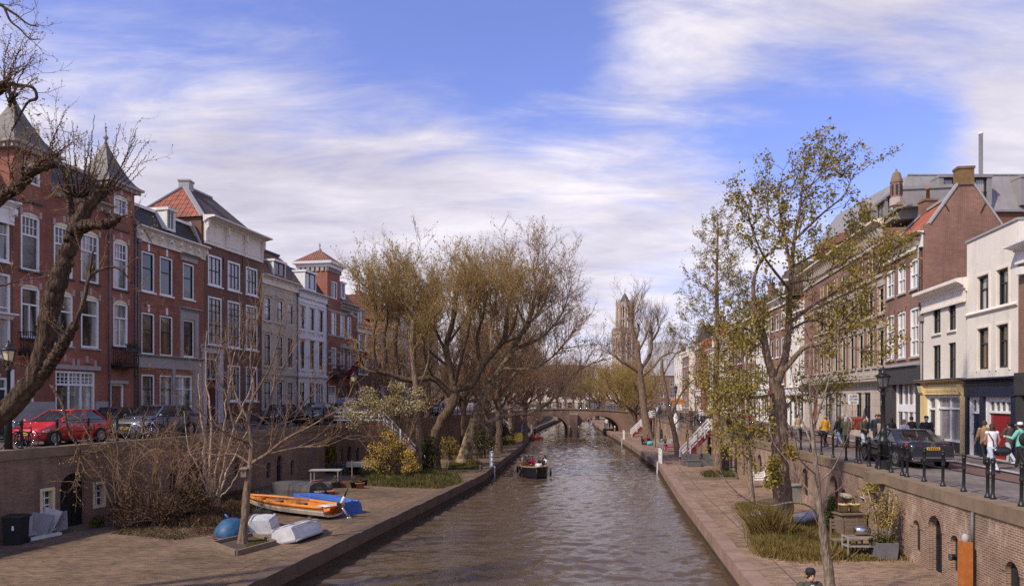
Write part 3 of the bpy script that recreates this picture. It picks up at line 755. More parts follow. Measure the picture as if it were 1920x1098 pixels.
# white stucco house
f = wfac(557.4, 613); zt = f.z(560, 541)
gw = dict(fr=PO, sash=BK, fw=.06, rails=(.6,), pane=(PD, 'pane_warm', PC))
cs = [(562, 571.5), (580.6, 589.6), (597.6, 606)]
wl = grid(f, cs, [(566, 573, 616, gw), (566, 635, 691, dict(gw, pane='pane_warm'))])
wl += grid(f, cs[:2], [(566, 716, 766, dict(gw, pane=PC))])
wl += [(f.u(592.5), f.u(608), 4.5, f.z(600, 717), dict(fr=WP, nv=2, rails=(.62,), fw=.12, bw=.1))]
h5 = house('plaster_house', 'white stucco house with ornamented window aprons and white dormer', f, 10, 3.9, zt-.3, PO, wl)
crn(f, h5, 0, f.L, zt-.7, zt+.05, PO, .5)
mb = mm(PO)
for w in wl[:6]:
 f.fb(mb, w[0]-.13, w[0]-.02, w[2]-.1, w[3], 0, .06); f.fb(mb, w[1]+.02, w[1]+.13, w[2]-.1, w[3], 0, .06)
 f.fb(mb, w[0]-.2, w[1]+.2, w[3]+.02, w[3]+.2, 0, .13); f.fb(mb, w[0]-.2, w[1]+.2, w[2]-.22, w[2]-.02, 0, .12); f.fb(mb, w[0]-.02, w[0]+.12, w[2]-.5, w[2]-.22, 0, .1); f.fb(mb, w[1]-.12, w[1]+.02, w[2]-.5, w[2]-.22, 0, .1)
z = f.z(566, 706); f.fb(mb, 0, f.L, z, z+.25, 0, .16); f.fb(mb, 0, f.L, zt-1.15, zt-1.05, 0, .08)
mb.bd('plaster_moulding', h5)
rfm(f, h5, 0, f.L, zt, 2.3, 9.7, RB, 1.6)
dmr(f, h5, f.u(577)-.2, f.u(596), f.z(587, 543), f.z(587, 513), -.2, dict(sash=CP, pane='pane_pale'), WP, WP, 3)
mb = mm('tile_orange'); f.prof(mb, [(-3, zt+1.8), (-6, zt+4.4), (-9, zt+1.8)], 1, f.L+2); mb.bd('rear_roof', h5)
dpp(f, h5, f.L-.06, 4, zt-.9)
# red brick house with square turret and flag
f = wfac(613.4, 669); zc = f.z(640, 566); zt = f.z(620, 494)
gr = dict(fr=WP, fw=.12, rails=(.66,), pane=PC)
cs = [(621.5, 631), (638, 646.5), (651.5, 659)]
wl = grid(f, cs, [(626, 584, 627, gr), (626, 651, 690, dict(gr, nv=1, nvlim=.6))])
dd = [(f.u(635), f.u(656), 4.1, f.z(645, 722), dict(m=CI, fr='brick_red', light=0)), (f.u(616), f.u(630), 4.1, f.z(622, 722), dict(m=WP, light=.25))]
h6 = house('brick_house', 'red brick house with square turret, pyramid roof and dark red flag', f, 11, 3.9, zc-.2, 'brick_red', wl, doors=dd, side='brick_red_warm')
arb(f, h6, f.u(635), f.u(656), f.z(645, 722), .5, .4, fill=None)
mb = mm(GS)
for y in (629, 583): f.fb(mb, 0, f.L, f.z(626, y+2), f.z(626, y-1.5), 0, .06)
for y in (660, 672, 684, 700, 735):
 for a, b in ((0, f.u(621)), (f.u(632), f.u(637.5)), (f.u(660), f.L)): f.fb(mb, a, b, f.z(626, y), f.z(626, y-3), 0, .03)
for w in wl[3:]: f.poly(mb, [(w[0]-.2, w[3]+.05), ((w[0]+w[1])/2, w[3]+.55), (w[1]+.2, w[3]+.05)], 0, .3)
mb.bd('stone_band', h6)
crn(f, h6, f.u(638), f.L, zc-.75, zc, SS, .45, brackets=9)
ta, tb = 0.0, f.u(637)
wn = (f.u(621.5), f.u(632.5), f.z(627, 560), f.z(627, 528), dict(fr=WP, nv=1, bw=.16, rails=(), fw=.12))
t, f2 = tower(f, h6, ta, tb, zc-.2, zt-.45, 3.0, 'brick_red_warm', wn, .02); window(f2, t, *wn[:4], wn[4])
mb = mm(WP); uc = (ta+tb)/2; w0 = (tb-ta)/2
def sq(w, z, dc=-1.5): return [f.P(uc-w, z, dc-w*1.1), f.P(uc+w, z, dc-w*1.1), f.P(uc+w, z, dc+w*1.1), f.P(uc-w, z, dc+w*1.1)]
mb.loft([sq(w0+.1, zt-.45), sq(w0+.15, zt-.2), sq(w0+.38, zt-.12), sq(w0+.42, zt+.12), sq(w0+.3, zt+.14)], True, True, False)
mb.m(GS)
for k in range(7):
 t_ = -w0+2*w0*k/6; f.fb(mb, uc+t_-.1, uc+t_+.1, zt-.85, zt-.45, -.02, .16); c = f.P(ta, zt-.65, -3*k/6); mb.cbox(c, (.3, .2, .4), math.atan2(f.n.y, f.n.x))
mb.bd('turret_cornice', h6)
mb = mm('tile_rust'); mb.loft([sq(w0+.3, zt+.14), sq(.12, f.z(612, 466)+.2)], True, True, False); rr = mb.bd('turret_roof', h6)
mb = mm(LG); c = f.P(uc, 0, -1.5); zz = f.z(612, 466); mb.lathe([(.35, zz-.1), (.12, zz+.4), (.05, zz+.5), (.12, zz+.7), (.02, zz+1.0)], 8, c); mb.bd('finial', rr)
rfm(f, h6, f.u(638), f.L, zc, 2.0, 10.5, 'tile_rust', 1.6)
dmr(f, h6, f.u(640), f.u(647), f.z(643, 559), f.z(643, 532), .0, dict(sash=WP))
blc(f, h6, f.u(618), f.u(634), f.z(626, 703), .8, 1.0, False); blc(f, h6, f.u(649), f.u(661), f.z(626, 703), .6, 1.0, False)
p0 = f.P(f.u(645), f.z(645, 697), .1); p1 = p0+f.n.to_3d()*2.6+V((0, 0, 2.3))
fl = thing('flag', 'dark red flag on a slanted pole at the turret house balcony', 'flag', p0)
mb = mm(WP); mb.tube([p0, p1], .035, 6); mb.bd('flagpole', fl)
plain('flag_red', (.23, .012, .03), .7, .2)
mb = mm('flag_red'); g = []
for i in range(7):
 q = p0+(p1-p0)*(.35+.65*i/6)
 g.append([q+V((-.25*j*(1-i/12)+.1*sin(i+j), -.1*j+.12*sin(i*1.3+j*2), -.36*j)) for j in range(6)])
for i in range(6):
 for j in range(5): mb.quad(g[i][j], g[i+1][j], g[i+1][j+1], g[i][j+1])
o = mb.bd('banner', fl, smooth=True)
sd = o.modifiers.new('Solidify', 'SOLIDIFY'); sd.thickness = .015
# brown brick with orange roof
f = wfac(669.4, 696.5); zt = f.z(672, 612)
g7 = dict(fr=WP, sash=BK, fw=.11, rails=(.5,), sill=WP, pane='pane_pale')
cs = [(671.5, 679.5), (684, 691)]
wl = grid(f, cs, [(675, 624, 656, g7), (675, 672, 701, g7), (675, 723, 757, g7)])
h7 = house('brick_house', 'narrow brown brick house with orange tiles next to pink house', f, 10, 3.9, zt-.3, 'brick_dark', wl)
crn(f, h7, 0, f.L, zt-.6, zt+.05, PW, .45)
rfm(f, h7, 0, f.L, zt, 3.4, 9.7, 'tile_orange', 2.6)
dmr(f, h7, f.u(678), f.u(690), zt+.4, zt+2.0, -.5, dict(sash=WP), LG, LG, 2.5)
q = f.P(.6, 0, -4.5); chm(h7, q.x, q.y, zt+2.5, zt+6.0, 1.3, PW, 2, PW)
dpp(f, h7, .05, 4, zt-.9)
# pink house and the row beyond
f = wfac(696.9, 722); zt = f.z(705, 622)
g8 = dict(fr='plaster_pink', sash=CP, fw=.06, rails=(.6,), pane=PD)
wl = grid(f, [(702.5, 706), (711, 715)], [(704, 634, 662, g8), (704, 676, 704, g8), (704, 722, 757, dict(g8, fr=WP))])
h8 = house('plaster_house', 'pale pink plastered house with narrow dark windows', f, 10, 3.9, zt, 'plaster_pink', wl)
crn(f, h8, 0, f.L, zt-.4, zt+.2, 'plaster_pink', .4); mb = mm('plaster_pink'); z = f.z(704, 717); f.fb(mb, 0, f.L, z, z+.4, 0, .2); mb.bd('string_course', h8)
roof_gable(f, h8, 0, f.L, zt+.15, 3.2, 10, 'tile_orange')
def rwh(name, label, fac, h, wm, roofm, ncol, nrow, st, ground=None, depth=10, zb=3.9, seed=0, roofh=3.0, kind='gable', trim=PW, shop=None, zs=None):
 """plain terraced house of ncol bays and nrow storeys over a ground floor"""
 rnd = random.Random(seed); L = fac.L; zs = zs if zs is not None else zb+.1
 gh = 3.5; sh = (h-gh-.9)/nrow; wl = []
 pitch = L/ncol
 for i in range(ncol):
  for j in range(nrow):
   ww = min(1.15, pitch*.52); u = pitch*(i+.5); v = zs+gh+sh*j+.55
   hh = sh*(.68 if j < nrow-1 else .6); wl.append((u-ww/2, u+ww/2, v, v+hh, dict(st, pane=rnd.choice((PD, PC, 'pane_pale')))))
 dr = []
 if shop:
  wl.append((.35, L*.62, zs+.6, zs+2.9, dict(fr=shop, nv=2, rails=(.75,), fw=.1, bw=.08))); dr.append((L*.68, L*.68+1.1, zs, zs+2.9, dict(m=rnd.choice((DB, 'door_brown', 'door_red')), fr=shop, light=.22)))
 else:
  for i in range(ncol):
   u = pitch*(i+.5); ww = min(1.2, pitch*.55)
   if i == seed % ncol: dr.append((u-.6, u+.6, zs, zs+2.9, dict(m=rnd.choice((DB, 'door_brown')), light=.25)))
   else: wl.append((u-ww/2, u+ww/2, zs+.7, zs+2.9, dict(st)))
 o = house(name, label, fac, depth, zb, zs+h-.4, wm, wl, doors=dr)
 crn(fac, o, 0, L, zs+h-.85, zs+h, trim, .45, brackets=ncol+1 if seed % 2 else 0)
 if shop:
  mb = MB().mat(M[shop]); fac.fb(mb, .05, L-.05, zs+2.95, zs+3.5, 0, .22); fac.prof(mb, [(d*.7, zs+3.5+v*.4) for d, v in CORN], .05, L-.05); mb.bd('shop_fascia', o)
 if kind == 'gable': roof_gable(fac, o, 0, L, zs+h-.02, roofh, depth-.3, roofm)
 else: rfm(fac, o, 0, L, zs+h, roofh, depth-.3, roofm, 1.5)
 if kind != 'gable' or seed % 3 == 0: dmr(fac, o, L*.35, L*.65, zs+h+.35, zs+h+1.8, -.35, dict(sash=WP), WP, LG)
 q = fac.P(L*.85, 0, -depth/2); chm(o, q.x, q.y, zs+h+roofh-1.4, zs+h+roofh+.9, .7, BB, 2, 'terracotta')
 return o
GW = dict(fr=WP, sash=BK, fw=.1, rails=(.55,), sill=PW)
GW2 = dict(fr=WP, fw=.12, rails=(.6,), nv=1, bw=.05)
far = [(722.4, 746, 11.5, 'far_brick_brown', 'tile_rust', 3, 'brown terraced house behind the pollarded plane, joined to the pink house'),
       (746.3, 768, 12.5, PO, 'tile_brown', 3, 'white rendered terraced house glimpsed behind the plane crown'),
       (768.3, 788, 11.8, 'brick_red', 'tile_orange', 3, 'red brick terraced house with orange roof behind the planes'),
       (788.3, 805, 12.6, 'far_brick_brown', 'slate', 2, 'brown slate-roofed terraced house further along behind the planes'),
       (805.3, 822, 11.4, 'plaster_beige', 'tile_rust', 3, 'beige terraced house far along the west bank')]
for k, (a, b, hh, wm, rm, nc, lb) in enumerate(far):
 rwh('terraced_house', lb, wfac(a, b), hh, wm, rm, nc, 3, GW if k % 2 else GW2, seed=k+3, kind='gable' if k % 2 else 'mansard')
# the setting: water, wharves, quays, streets
QW = [(-15.2, -22), (-11.2, 0), (-7.35, 20.8), (-1.95, 50.7), (1.1, 81.7), (2.3, 100), (3.2, 112), (3.9, 124), (5.6, 140), (9.9, 171), (14, 205), (10, 250)]
QE = [(.4, -22), (3.9, 0), (6.72, 20.8), (9.2, 41), (11.66, 58.8), (13.1, 80), (14.1, 98), (14.9, 115), (15.7, 130), (16.6, 147), (18.9, 175), (22.5, 205), (20, 250)]
WW = [(-29.5, -22), (-24.7, 0), (-18.7, 27), (-12.6, 54.5), (-6.7, 81), (-2.6, 100), (.4, 114.6), (.4, 123), (2.5, 140), (6.5, 171), (9, 205), (5, 250)]
WE = [(7.5, -22), (9.6, 0), (11.9, 15), (13.05, 25), (13.9, 30.5), (15.07, 43), (15.9, 54.5), (17.6, 73), (19.0, 95), (20.3, 115), (21.6, 130), (23.5, 150), (27, 205), (25, 250)]
def at_y(line, Y):
 for (a, b), (c, d) in zip(line, line[1:]):
  if b <= Y <= d: return a+(c-a)*(Y-b)/(d-b)
 return line[-1][0]
def strip(name, la, lb, za, zb, mat, n=90, y0=-20, y1=250, label=None):
 vs = []; fs = []
 for i in range(n+1):
  Y = y0+(y1-y0)*i/n
  a = at_y(la, Y) if isinstance(la, list) else la(Y); b = at_y(lb, Y) if isinstance(lb, list) else lb(Y)
  vs += [(a, Y, za), (b, Y, zb)]
  if i: k = 2*i; fs += [k-2, k-1, k+1, k]
 return props(mesh_obj(name, vs, fs, [4]*n, M[mat]), kind='structure')
def off(line, d): return [(x+d, y) for x, y in line]
def pavers(name, c1, c2, mortar, bw, bh, warm, warm_amt, rot=0, moss=None, dirt=.5):
 m, nt, b = nodes(name); uv = mapping(nt, uvn(nt), (1, 1, 1), (0, 0, rot)); g = geo(nt)
 t = nt.nodes.new('ShaderNodeTexBrick'); lk(nt, uv, t.inputs['Vector'])
 for k, v in (('Scale', 1), ('Brick Width', bw), ('Row Height', bh), ('Mortar Size', .009), ('Mortar Smooth', .3)): t.inputs[k].default_value = v
 t.inputs['Color1'].default_value = rgba(c1); t.inputs['Color2'].default_value = rgba(c2); t.inputs['Mortar'].default_value = rgba(mortar)
 col = t.outputs['Color']
 col = mixn(nt, 1.0, col, ramp(nt, noise(nt, .22, 6, .65, g), [(.3, 1-dirt), (.7, 1.3)]), 'MULTIPLY')
 st = noise(nt, 1.0, 6, .75, mapping(nt, uv, (.6, 1.6, 1)))
 col = mixn(nt, ramp(nt, st, [(.5, 0.0), (.66, warm_amt)]), col, warm)
 sp = noise(nt, 5.5, 3, .7, mapping(nt, uv, (.6, 1.6, 1)))
 col = mixn(nt, ramp(nt, sp, [(.60, 0.0), (.68, .6)]), col, [x*.4 for x in c2])
 if moss: col = mixn(nt, ramp(nt, noise(nt, .5, 7, .75, g), [(.58, 0.0), (.72, .5)]), col, moss)
 lk(nt, col, b.inputs['Base Color']); b.inputs['Roughness'].default_value = .85; b.inputs['Specular IOR Level'].default_value = .2
 mx = nt.nodes.new('ShaderNodeMath'); mx.operation = 'SUBTRACT'; lk(nt, noise(nt, 2.5, 5, .7, g), mx.inputs[0]); lk(nt, t.outputs['Fac'], mx.inputs[1])
 bump(nt, b, mx.outputs[0], .6, .02); M[name] = m
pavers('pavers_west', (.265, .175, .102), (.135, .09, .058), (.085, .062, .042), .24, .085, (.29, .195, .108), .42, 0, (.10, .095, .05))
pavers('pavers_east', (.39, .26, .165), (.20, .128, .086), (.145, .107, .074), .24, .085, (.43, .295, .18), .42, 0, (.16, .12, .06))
pavers('street_west', (.15, .105, .085), (.11, .08, .066), (.07, .056, .048), .2, .09, (.17, .12, .09), .3, PI/2)
pavers('street_brick', (.20, .115, .09), (.155, .09, .075), (.10, .075, .06), .2, .09, (.24, .15, .11), .3, PI/2)
pavers('street_grey', (.22, .185, .165), (.18, .15, .135), (.12, .10, .09), .3, .3, (.25, .2, .17), .3, 0)
def water_mat():
 m, nt, b = nodes('water'); g = geo(nt)
 b.inputs['Base Color'].default_value = (.092, .062, .037, 1); b.inputs['Roughness'].default_value = .03; b.inputs['IOR'].default_value = 1.33
 b.inputs['Specular IOR Level'].default_value = .5
 n1 = noise(nt, 2.2, 4, .62, mapping(nt, g, (.62, 1.35, 1), (0, 0, .15)))
 n2 = noise(nt, 7.0, 3, .6, mapping(nt, g, (.7, 1.5, 1), (0, 0, -.1)))
 n3 = noise(nt, .12, 3, .5, mapping(nt, g, (1, .6, 1)))
 a = nt.nodes.new('ShaderNodeMath'); a.operation = 'MULTIPLY_ADD'; lk(nt, n2, a.inputs[0]); a.inputs[1].default_value = .32; lk(nt, n1, a.inputs[2])
 c = nt.nodes.new('ShaderNodeMath'); c.operation = 'MULTIPLY'; lk(nt, a.outputs[0], c.inputs[0]); lk(nt, ramp(nt, n3, [(.3, .55), (.7, 1.0)]), c.inputs[1])
 bp = nt.nodes.new('ShaderNodeBump'); bp.inputs['Strength'].default_value = 1.0; bp.inputs['Distance'].default_value = .025
 lk(nt, c.outputs[0], bp.inputs['Height']); lk(nt, bp.outputs[0], b.inputs['Normal'])
 M['water'] = m
water_mat()
plain('ground_earth', (.12, .10, .07), .9, .2, .3)
mb = MB(); mb.quad((-2500, -400, -1.2), (2500, -400, -1.2), (2500, 4000, -1.2), (-2500, 4000, -1.2)); props(mb.build('ground', M['ground_earth']), kind='structure')
def water_sheet():
 ys = [-18.0]
 while ys[-1] < 250: ys.append(ys[-1]+max(.085, .0048*abs(ys[-1])))
 ys = np.array(ys); nc = 150; rg = np.random.default_rng(3)
 a = np.array([at_y(QW, y)-.3 for y in ys]); b = np.array([at_y(QE, y)+.3 for y in ys]); t = np.linspace(0, 1, nc)
 X = a[:, None]+(b-a)[:, None]*t[None]; Y = np.repeat(ys[:, None], nc, 1); Z = np.zeros_like(X)
 for k in range(60):
  wl = .30*(1.9/.30)**rg.random(); th = PI/2+rg.normal()*.42+(.5 if k % 4 == 0 else 0); q = 2*PI/wl; am = .0058*wl**.75
  ph = rg.random()*6.28; env = .6+.4*np.sin(X*rg.uniform(-.5, .5)+Y*rg.uniform(-.3, .3)+rg.random()*6)
  p = q*(X*np.cos(th)+Y*np.sin(th))+ph+1.1*np.sin(.9*X+.5*Y+k)+.7*np.sin(1.7*X-.8*Y+2*k); Z += am*env*(np.sin(p)+.25*np.sin(2*p+1)) * np.clip(1.5-np.abs(Y)/(wl*260), 0, 1)
 n = len(ys); i = np.arange(n-1)[:, None]*nc+np.arange(nc-1)[None]
 f = np.stack([i, i+1, i+nc+1, i+nc], -1).reshape(-1)
 return props(mesh_obj('canal_water', np.stack([X, Y, Z], -1).reshape(-1, 3), f, np.full(len(f)//4, 4), M['water'], None, None, True, False), kind='structure')
water_sheet()
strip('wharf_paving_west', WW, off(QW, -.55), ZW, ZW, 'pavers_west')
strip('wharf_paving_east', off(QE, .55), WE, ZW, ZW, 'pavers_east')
def quay(name, line, side, d=.55):
 """stone kerb on a brick quay face standing in the water"""
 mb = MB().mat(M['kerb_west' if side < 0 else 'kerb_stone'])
 ys = []
 y = -20.0
 while y < 245: ys.append(y); y += 1.25 if y < 60 else 3
 for i, y in enumerate(ys[:-1]):
  y2 = ys[i+1]-.015; a, b = at_y(line, y), at_y(line, y2); h = ZW+.05+.012*((i*7) % 3)
  s = side*d
  mb.hexa([(a, y, .28), (b, y2, .28), (b+s, y2, .28), (a+s, y, .28), (a, y, h), (b, y2, h), (b+s, y2, h), (a+s, y, h)])
 mb.m('brick_quay_wet')
 for i, y in enumerate(ys[:-1]):
  y2 = ys[i+1]; a, b = at_y(line, y)+side*.06, at_y(line, y2)+side*.06
  mb.quad((a, y, -1.2), (b, y2, -1.2), (b, y2, .28), (a, y, .28))
 return props(mb.build(name), kind='structure')
brick('brick_quay_wet', (.10, .06, .04), (.07, .045, .03), (.06, .045, .03), var=.35, stain=(.03, .035, .012), stain_amt=.7)
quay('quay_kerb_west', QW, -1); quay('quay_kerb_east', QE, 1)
plain('gutter', (.10, .075, .055), .9, .4)
# straight slot line along the wharf behind the kerb
for nm, line, s in (('wharf_gutter_west', QW, -1), ('wharf_gutter_east', QE, 1)):
 a = off(line, s*1.36); b = off(line, s*1.40)
 strip(nm, a if s < 0 else a, b, ZW+.004, ZW+.004, 'gutter', 90, -20, 110)
def hx(Y): return -32.1+.19*Y if Y < 96 else -13.86+.05*(Y-96)
def ex(Y): return 15.73+.16*Y if Y < 66.5 else 26.4+.1*(Y-66.5)
strip('street_west', lambda Y: hx(Y)+1.8, off(WW, -.05), ZL, ZL, 'street_west')
strip('pavement_west', lambda Y: hx(Y)-12, lambda Y: hx(Y)+1.8, ZL+.12, ZL+.12, 'street_grey')
strip('pavement_kerb_west', lambda Y: hx(Y)+1.79, lambda Y: hx(Y)+1.95, ZL+.12, ZL+.10, GS)
strip('street_east', off(WE, .05), lambda Y: ex(Y)-1.9, ZR, ZR, 'street_brick')
strip('street_side_strip_east', off(WE, .06), lambda Y: at_y(WE, Y)+3.3, ZR+.004, ZR+.004, 'street_grey')
strip('pavement_east', lambda Y: ex(Y)-1.9, lambda Y: ex(Y)+14, ZR+.1, ZR+.1, 'street_grey')
strip('pavement_kerb_east', lambda Y: ex(Y)-2.05, lambda Y: ex(Y)-1.89, ZR+.07, ZR+.1, GS)
# quay retaining walls with their wharf cellars
def quay_wall(name, label, line, side, mat, ztop, openings, y0=-20, y1=118):
 """openings: (px0, px1, ytop, ybot, kind) read on the wall"""
 pts = [(at_y(line, y0), y0)]+[p for p in line if y0 < p[1] < y1]+[(at_y(line, y1), y1)]
 root = thing(name, label, 'quay wall', (at_y(line, 40), 40, ZW))
 mb = MB().mat(M[mat]); cp = mm('coping_stone'); segs = []
 for a, b in zip(pts, pts[1:]): segs.append(Fac(a, b, (side, 0)))
 per = {i: [] for i in range(len(segs))}
 for o in openings:
  pm = (o[0]+o[1])/2
  for i, s in enumerate(segs):
   u, _ = s.uv(pm)
   if 0 < u < s.L and s.P(u, 0).y > 3:
    u0, v1 = s.uv(o[0], o[2]); u1 = s.u(o[1]); v1 = s.z(pm, o[2]); v0 = s.z(pm, o[3])
    if u0 > u1: u0, u1 = u1, u0
    u0 = max(u0, .05); u1 = min(u1, s.L-.05)
    per[i].append((u0, u1, max(v0, ZW+.01), v1, o[4])); break
 for i, s in enumerate(segs):
  s.wall(mb, 0, s.L, ZW-.5, ztop-.32, [h[:4] for h in per[i]], .28)
  s.fb(cp, 0, s.L, ztop-.32, ztop+.05, -.55, .05)
  k = 0
  while k < s.L:      # joints between coping slabs
   s.fb(cp, k, k+.02, ztop-.31, ztop+.055, -.5, .052); k += 1.1
  for h in per[i]: opening(s, root, *h)
 mb.bd('wall_face', root); cp.bd('coping', root)
 return root, segs
def opening(s, par, u0, u1, v0, v1, kind):
 """arched niche, shuttered slit, window or door of a wharf cellar"""
 w = u1-u0; n = 8; r = min(w/2, .45) if kind != 'square' and kind != WN else 0
 mt = {DB: DB, 'door_red': 'door_dark_red', 'shutter': DB, 'niche': 'brick_quay_east', 'nichew': 'brick_quay_west', 'square': CP, WN: PD, 'dark': RB}[kind]
 mb = MB().mat(M[mt]); s.fb(mb, u0-.02, u1+.02, v0-.02, v1+.02, -.34, -.22 if 'niche' not in kind else -.2)
 if kind in (DB, 'door_red'):
  for k in range(1, 5): s.fb(mb, u0+w*k/5-.008, u0+w*k/5+.008, v0, v1, -.22, -.205)
  mb.m(CI); s.fb(mb, u0+w*.8, u0+w*.86, v0+1.0, v0+1.12, -.22, -.16)
  for k in (.25, .75): s.fb(mb, u0+.04, u1-.04, v0+(v1-v0)*k-.03, v0+(v1-v0)*k+.03, -.22, -.2)
 if kind in ('niche', 'nichew', 'shutter', 'dark'):
  mb.m(RB); s.fb(mb, u0+w*.55, u1-.01, v0+.1, v1-.05, -.2, -.12)
 if kind == WN:
  mb.m('cream_paint')
  for q in ((u0, u0+.12, v0, v1), (u1-.12, u1, v0, v1), (u0+.12, u1-.12, v1-.12, v1), (u0+.12, u1-.12, v0, v0+.12)): s.fb(mb, *q, -.2, .012)
  mb.m(WP); a, b, c, d = u0+.12, u1-.12, v0+.12, v1-.12
  for k in (1,): s.fb(mb, (a+b)/2-.025, (a+b)/2+.025, c, d, -.22, -.15)
  for k in (1, 2): y = c+(d-c)*k/3; s.fb(mb, a, b, y-.025, y+.025, -.22, -.155)
 if kind == 'square':
  mb.m(WP)
  for q in ((u0, u0+.07, v0, v1), (u0+.07, u1, v1-.07, v1), (u0+.07, u1, v0, v0+.07)): s.fb(mb, *q, -.2, -.02)
 o = mb.build({WN: 'cellar_window', 'square': 'cellar_window', DB: 'cellar_door', 'door_red': 'cellar_door'}.get(kind, 'cellar_niche'), None, par)
 if r > 0:      # the arch: spandrels fill the square corners, and a soldier course rings it
  a = MB().mat(par_mat(par)); uc = (u0+u1)/2; rise = min(w*.5, .5)
  def c(t, k=0): return (uc-(w/2+k)*cos(PI*t), v1-rise+(rise+k)*sin(PI*t))
  for sd in (0, 1):
   ts = [i/n*.5+sd*.5 for i in range(n+1)]
   pl = [c(t) for t in ts]+([(uc, v1+.004), (u0-.004, v1+.004), (u0-.004, v1-rise)] if sd == 0 else [(u1+.004, v1-rise), (u1+.004, v1+.004), (uc, v1+.004)])
   if sd == 1: pl = [(uc, v1+.004)]+[c(t) for t in ts[1:]]+[(u1+.004, v1-rise), (u1+.004, v1+.004)]
   else: pl = [c(t) for t in ts[:-1]]+[(uc, v1), (uc, v1+.004), (u0-.004, v1+.004)]
   s.poly(a, pl, -.27, .001)
  s.poly(a, [c(i/12) for i in range(13)]+[c(i/12, .24) for i in range(12, -1, -1)], -.02, .022)
  a.bd('arch', o)
 return o
def par_mat(p): return M['brick_quay_east'] if 'east' in p['label'] or 'sunlit' in p['label'] else M['brick_quay_west']
plain('brick_ring', (.22, .125, .085), .9, .3)
OE = [(1741, 1766, 966, 1079, DB), (1713, 1725.5, 974, 1036, 'niche'), (1783, 1800, 1003, 1076, 'niche'), (1886, 1912, 1052, 1140, 'niche'),
      (1556, 1571.5, 891, 970, 'door_red'), (1579, 1587, 916, 953, 'niche'), (1612, 1621, 930, 966, 'square'), (1655, 1666, 946, 975, 'square'),
      (1505, 1514.5, 877, 930, 'niche'), (1457, 1464, 862, 890, 'niche'), (1421, 1428.5, 851, 895, 'niche'), (1413.5, 1418, 859, 884, 'dark'), (1399, 1403, 855, 888, 'dark'), (1391, 1396, 843, 893, 'niche'),
      (1385, 1389, 849, 875, 'dark'), (1366, 1372, 837, 880, 'niche'), (1353, 1362, 836, 884, 'dark'), (1493, 1499, 888, 920, 'niche'), (1329, 1334, 826, 862, 'dark'), (1286, 1291, 814, 838, 'dark'), (1239, 1243, 804, 824, 'dark')]
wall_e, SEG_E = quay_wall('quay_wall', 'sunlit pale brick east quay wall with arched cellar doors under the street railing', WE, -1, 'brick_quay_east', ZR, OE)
OW = [(113, 162, 886, 990, DB), (75, 103, 914, 966, WN), (174, 198.5, 902, 951, WN), (345, 385, 866, 945, 'door_red'), (318, 332, 868, 925, 'dark'), (500, 507, 866, 896, 'dark'), (519, 529, 853, 905, 'dark'), (545, 551, 861, 890, 'dark'),
      (622, 631, 836, 868, 'dark'), (636, 644, 838, 864, 'dark'), (651.5, 659, 836, 862, 'dark'), (668, 673, 838, 870, 'dark'), (440, 447, 858, 893, 'dark'), (720, 727, 826, 850, 'dark')]
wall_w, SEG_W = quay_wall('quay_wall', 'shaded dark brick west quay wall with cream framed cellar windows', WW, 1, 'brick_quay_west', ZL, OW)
# buttress and consoles that stand proud of the walls
def fac_at(segs, px):
 for s in segs:
  u = s.u(px)
  if 0 <= u <= s.L and s.P(u, 0).y > 3: return s, u
s, u = fac_at(SEG_W, 588); mb = mm('brick_quay_west'); s.fb(mb, u-.6, u+.6, ZW, ZL-.9, 0, .5); s.fb(mb, u-.7, u+.7, ZL-.9, ZL-.7, 0, .65); mb.bd('buttress', wall_w)
s, u = fac_at(SEG_E, 1652); mb = mm('coping_stone'); s.fb(mb, u-.5, u+.35, ZR-.3, ZR+.07, 0, .5); s.prof(mb, [(0, ZR-.9), (.12, ZR-.85), (.5, ZR-.4), (.5, ZR-.3), (0, ZR-.3)], u-.28, u+.1); mb.bd('lamp_console', wall_e); LAMP_E = V((14.15, 28.2, ZR+.05))
s, u = fac_at(SEG_E, 1829); mb = mm('downpipe'); mb.tube([s.P(u, 1.9, .08), s.P(u, ZR-.32, .08)], .035, 7); mb.bd('conduit', wall_e)
mb = mm('plaster_beige')
for px, y0, y1 in ((1590, 925, 950), (1478, 893, 905)):
 s, u = fac_at(SEG_E, px); s.fb(mb, u-.5, u+.3, s.z(px, y0)-.12, s.z(px, y0), 0, .25)
mb.bd('stone_ledge', wall_e)
# arched brick bridge
BR = thing('stone_bridge', 'two-arched brick bridge with iron railing crossing the canal', 'bridge', (9.6, 119, 0))
YB0, YB1 = 116.0, 124.0
def deck(x): return 4.12-.0042*(x-8.2)**2
def arch_face(mb, y):
 pass
x0, x1 = -1.5, 24.5; pier = (8.85, 10.35)
arches = [(3.3, 8.85), (10.35, 16.9)]
def soffit(x):
 for k, (a, b) in enumerate(arches):
  if a < x < b:
   c, w = (a+b)/2, (b-a)/2; top = 3.15; sp = .55
   return sp+(top-sp)*math.sqrt(max(0, 1-((x-c)/w)**2))
 return None
xs = sorted(set([x0+i*.5 for i in range(int((x1-x0)/.5)+1)]+[v for a, b in arches for v in [a+(b-a)*(1-cos(PI*i/24))/2 for i in range(25)]]))
mb = mm('brick_bridge')
for a, b in zip(xs, xs[1:]):
 m_ = (a+b)/2
 inn = any(p < m_ < q for p, q in arches)
 za = (soffit(a) or .0) if inn else -1.2; zb = (soffit(b) or .0) if inn else -1.2
 if inn: za = soffit(a) or .55; zb = soffit(b) or .55
 for y in (YB0, YB1): mb.quad((a, y, za), (b, y, zb), (b, y, deck(b)), (a, y, deck(a)))
 if inn: mb.quad((a, YB0, za), (b, YB0, zb), (b, YB1, zb), (a, YB1, za))
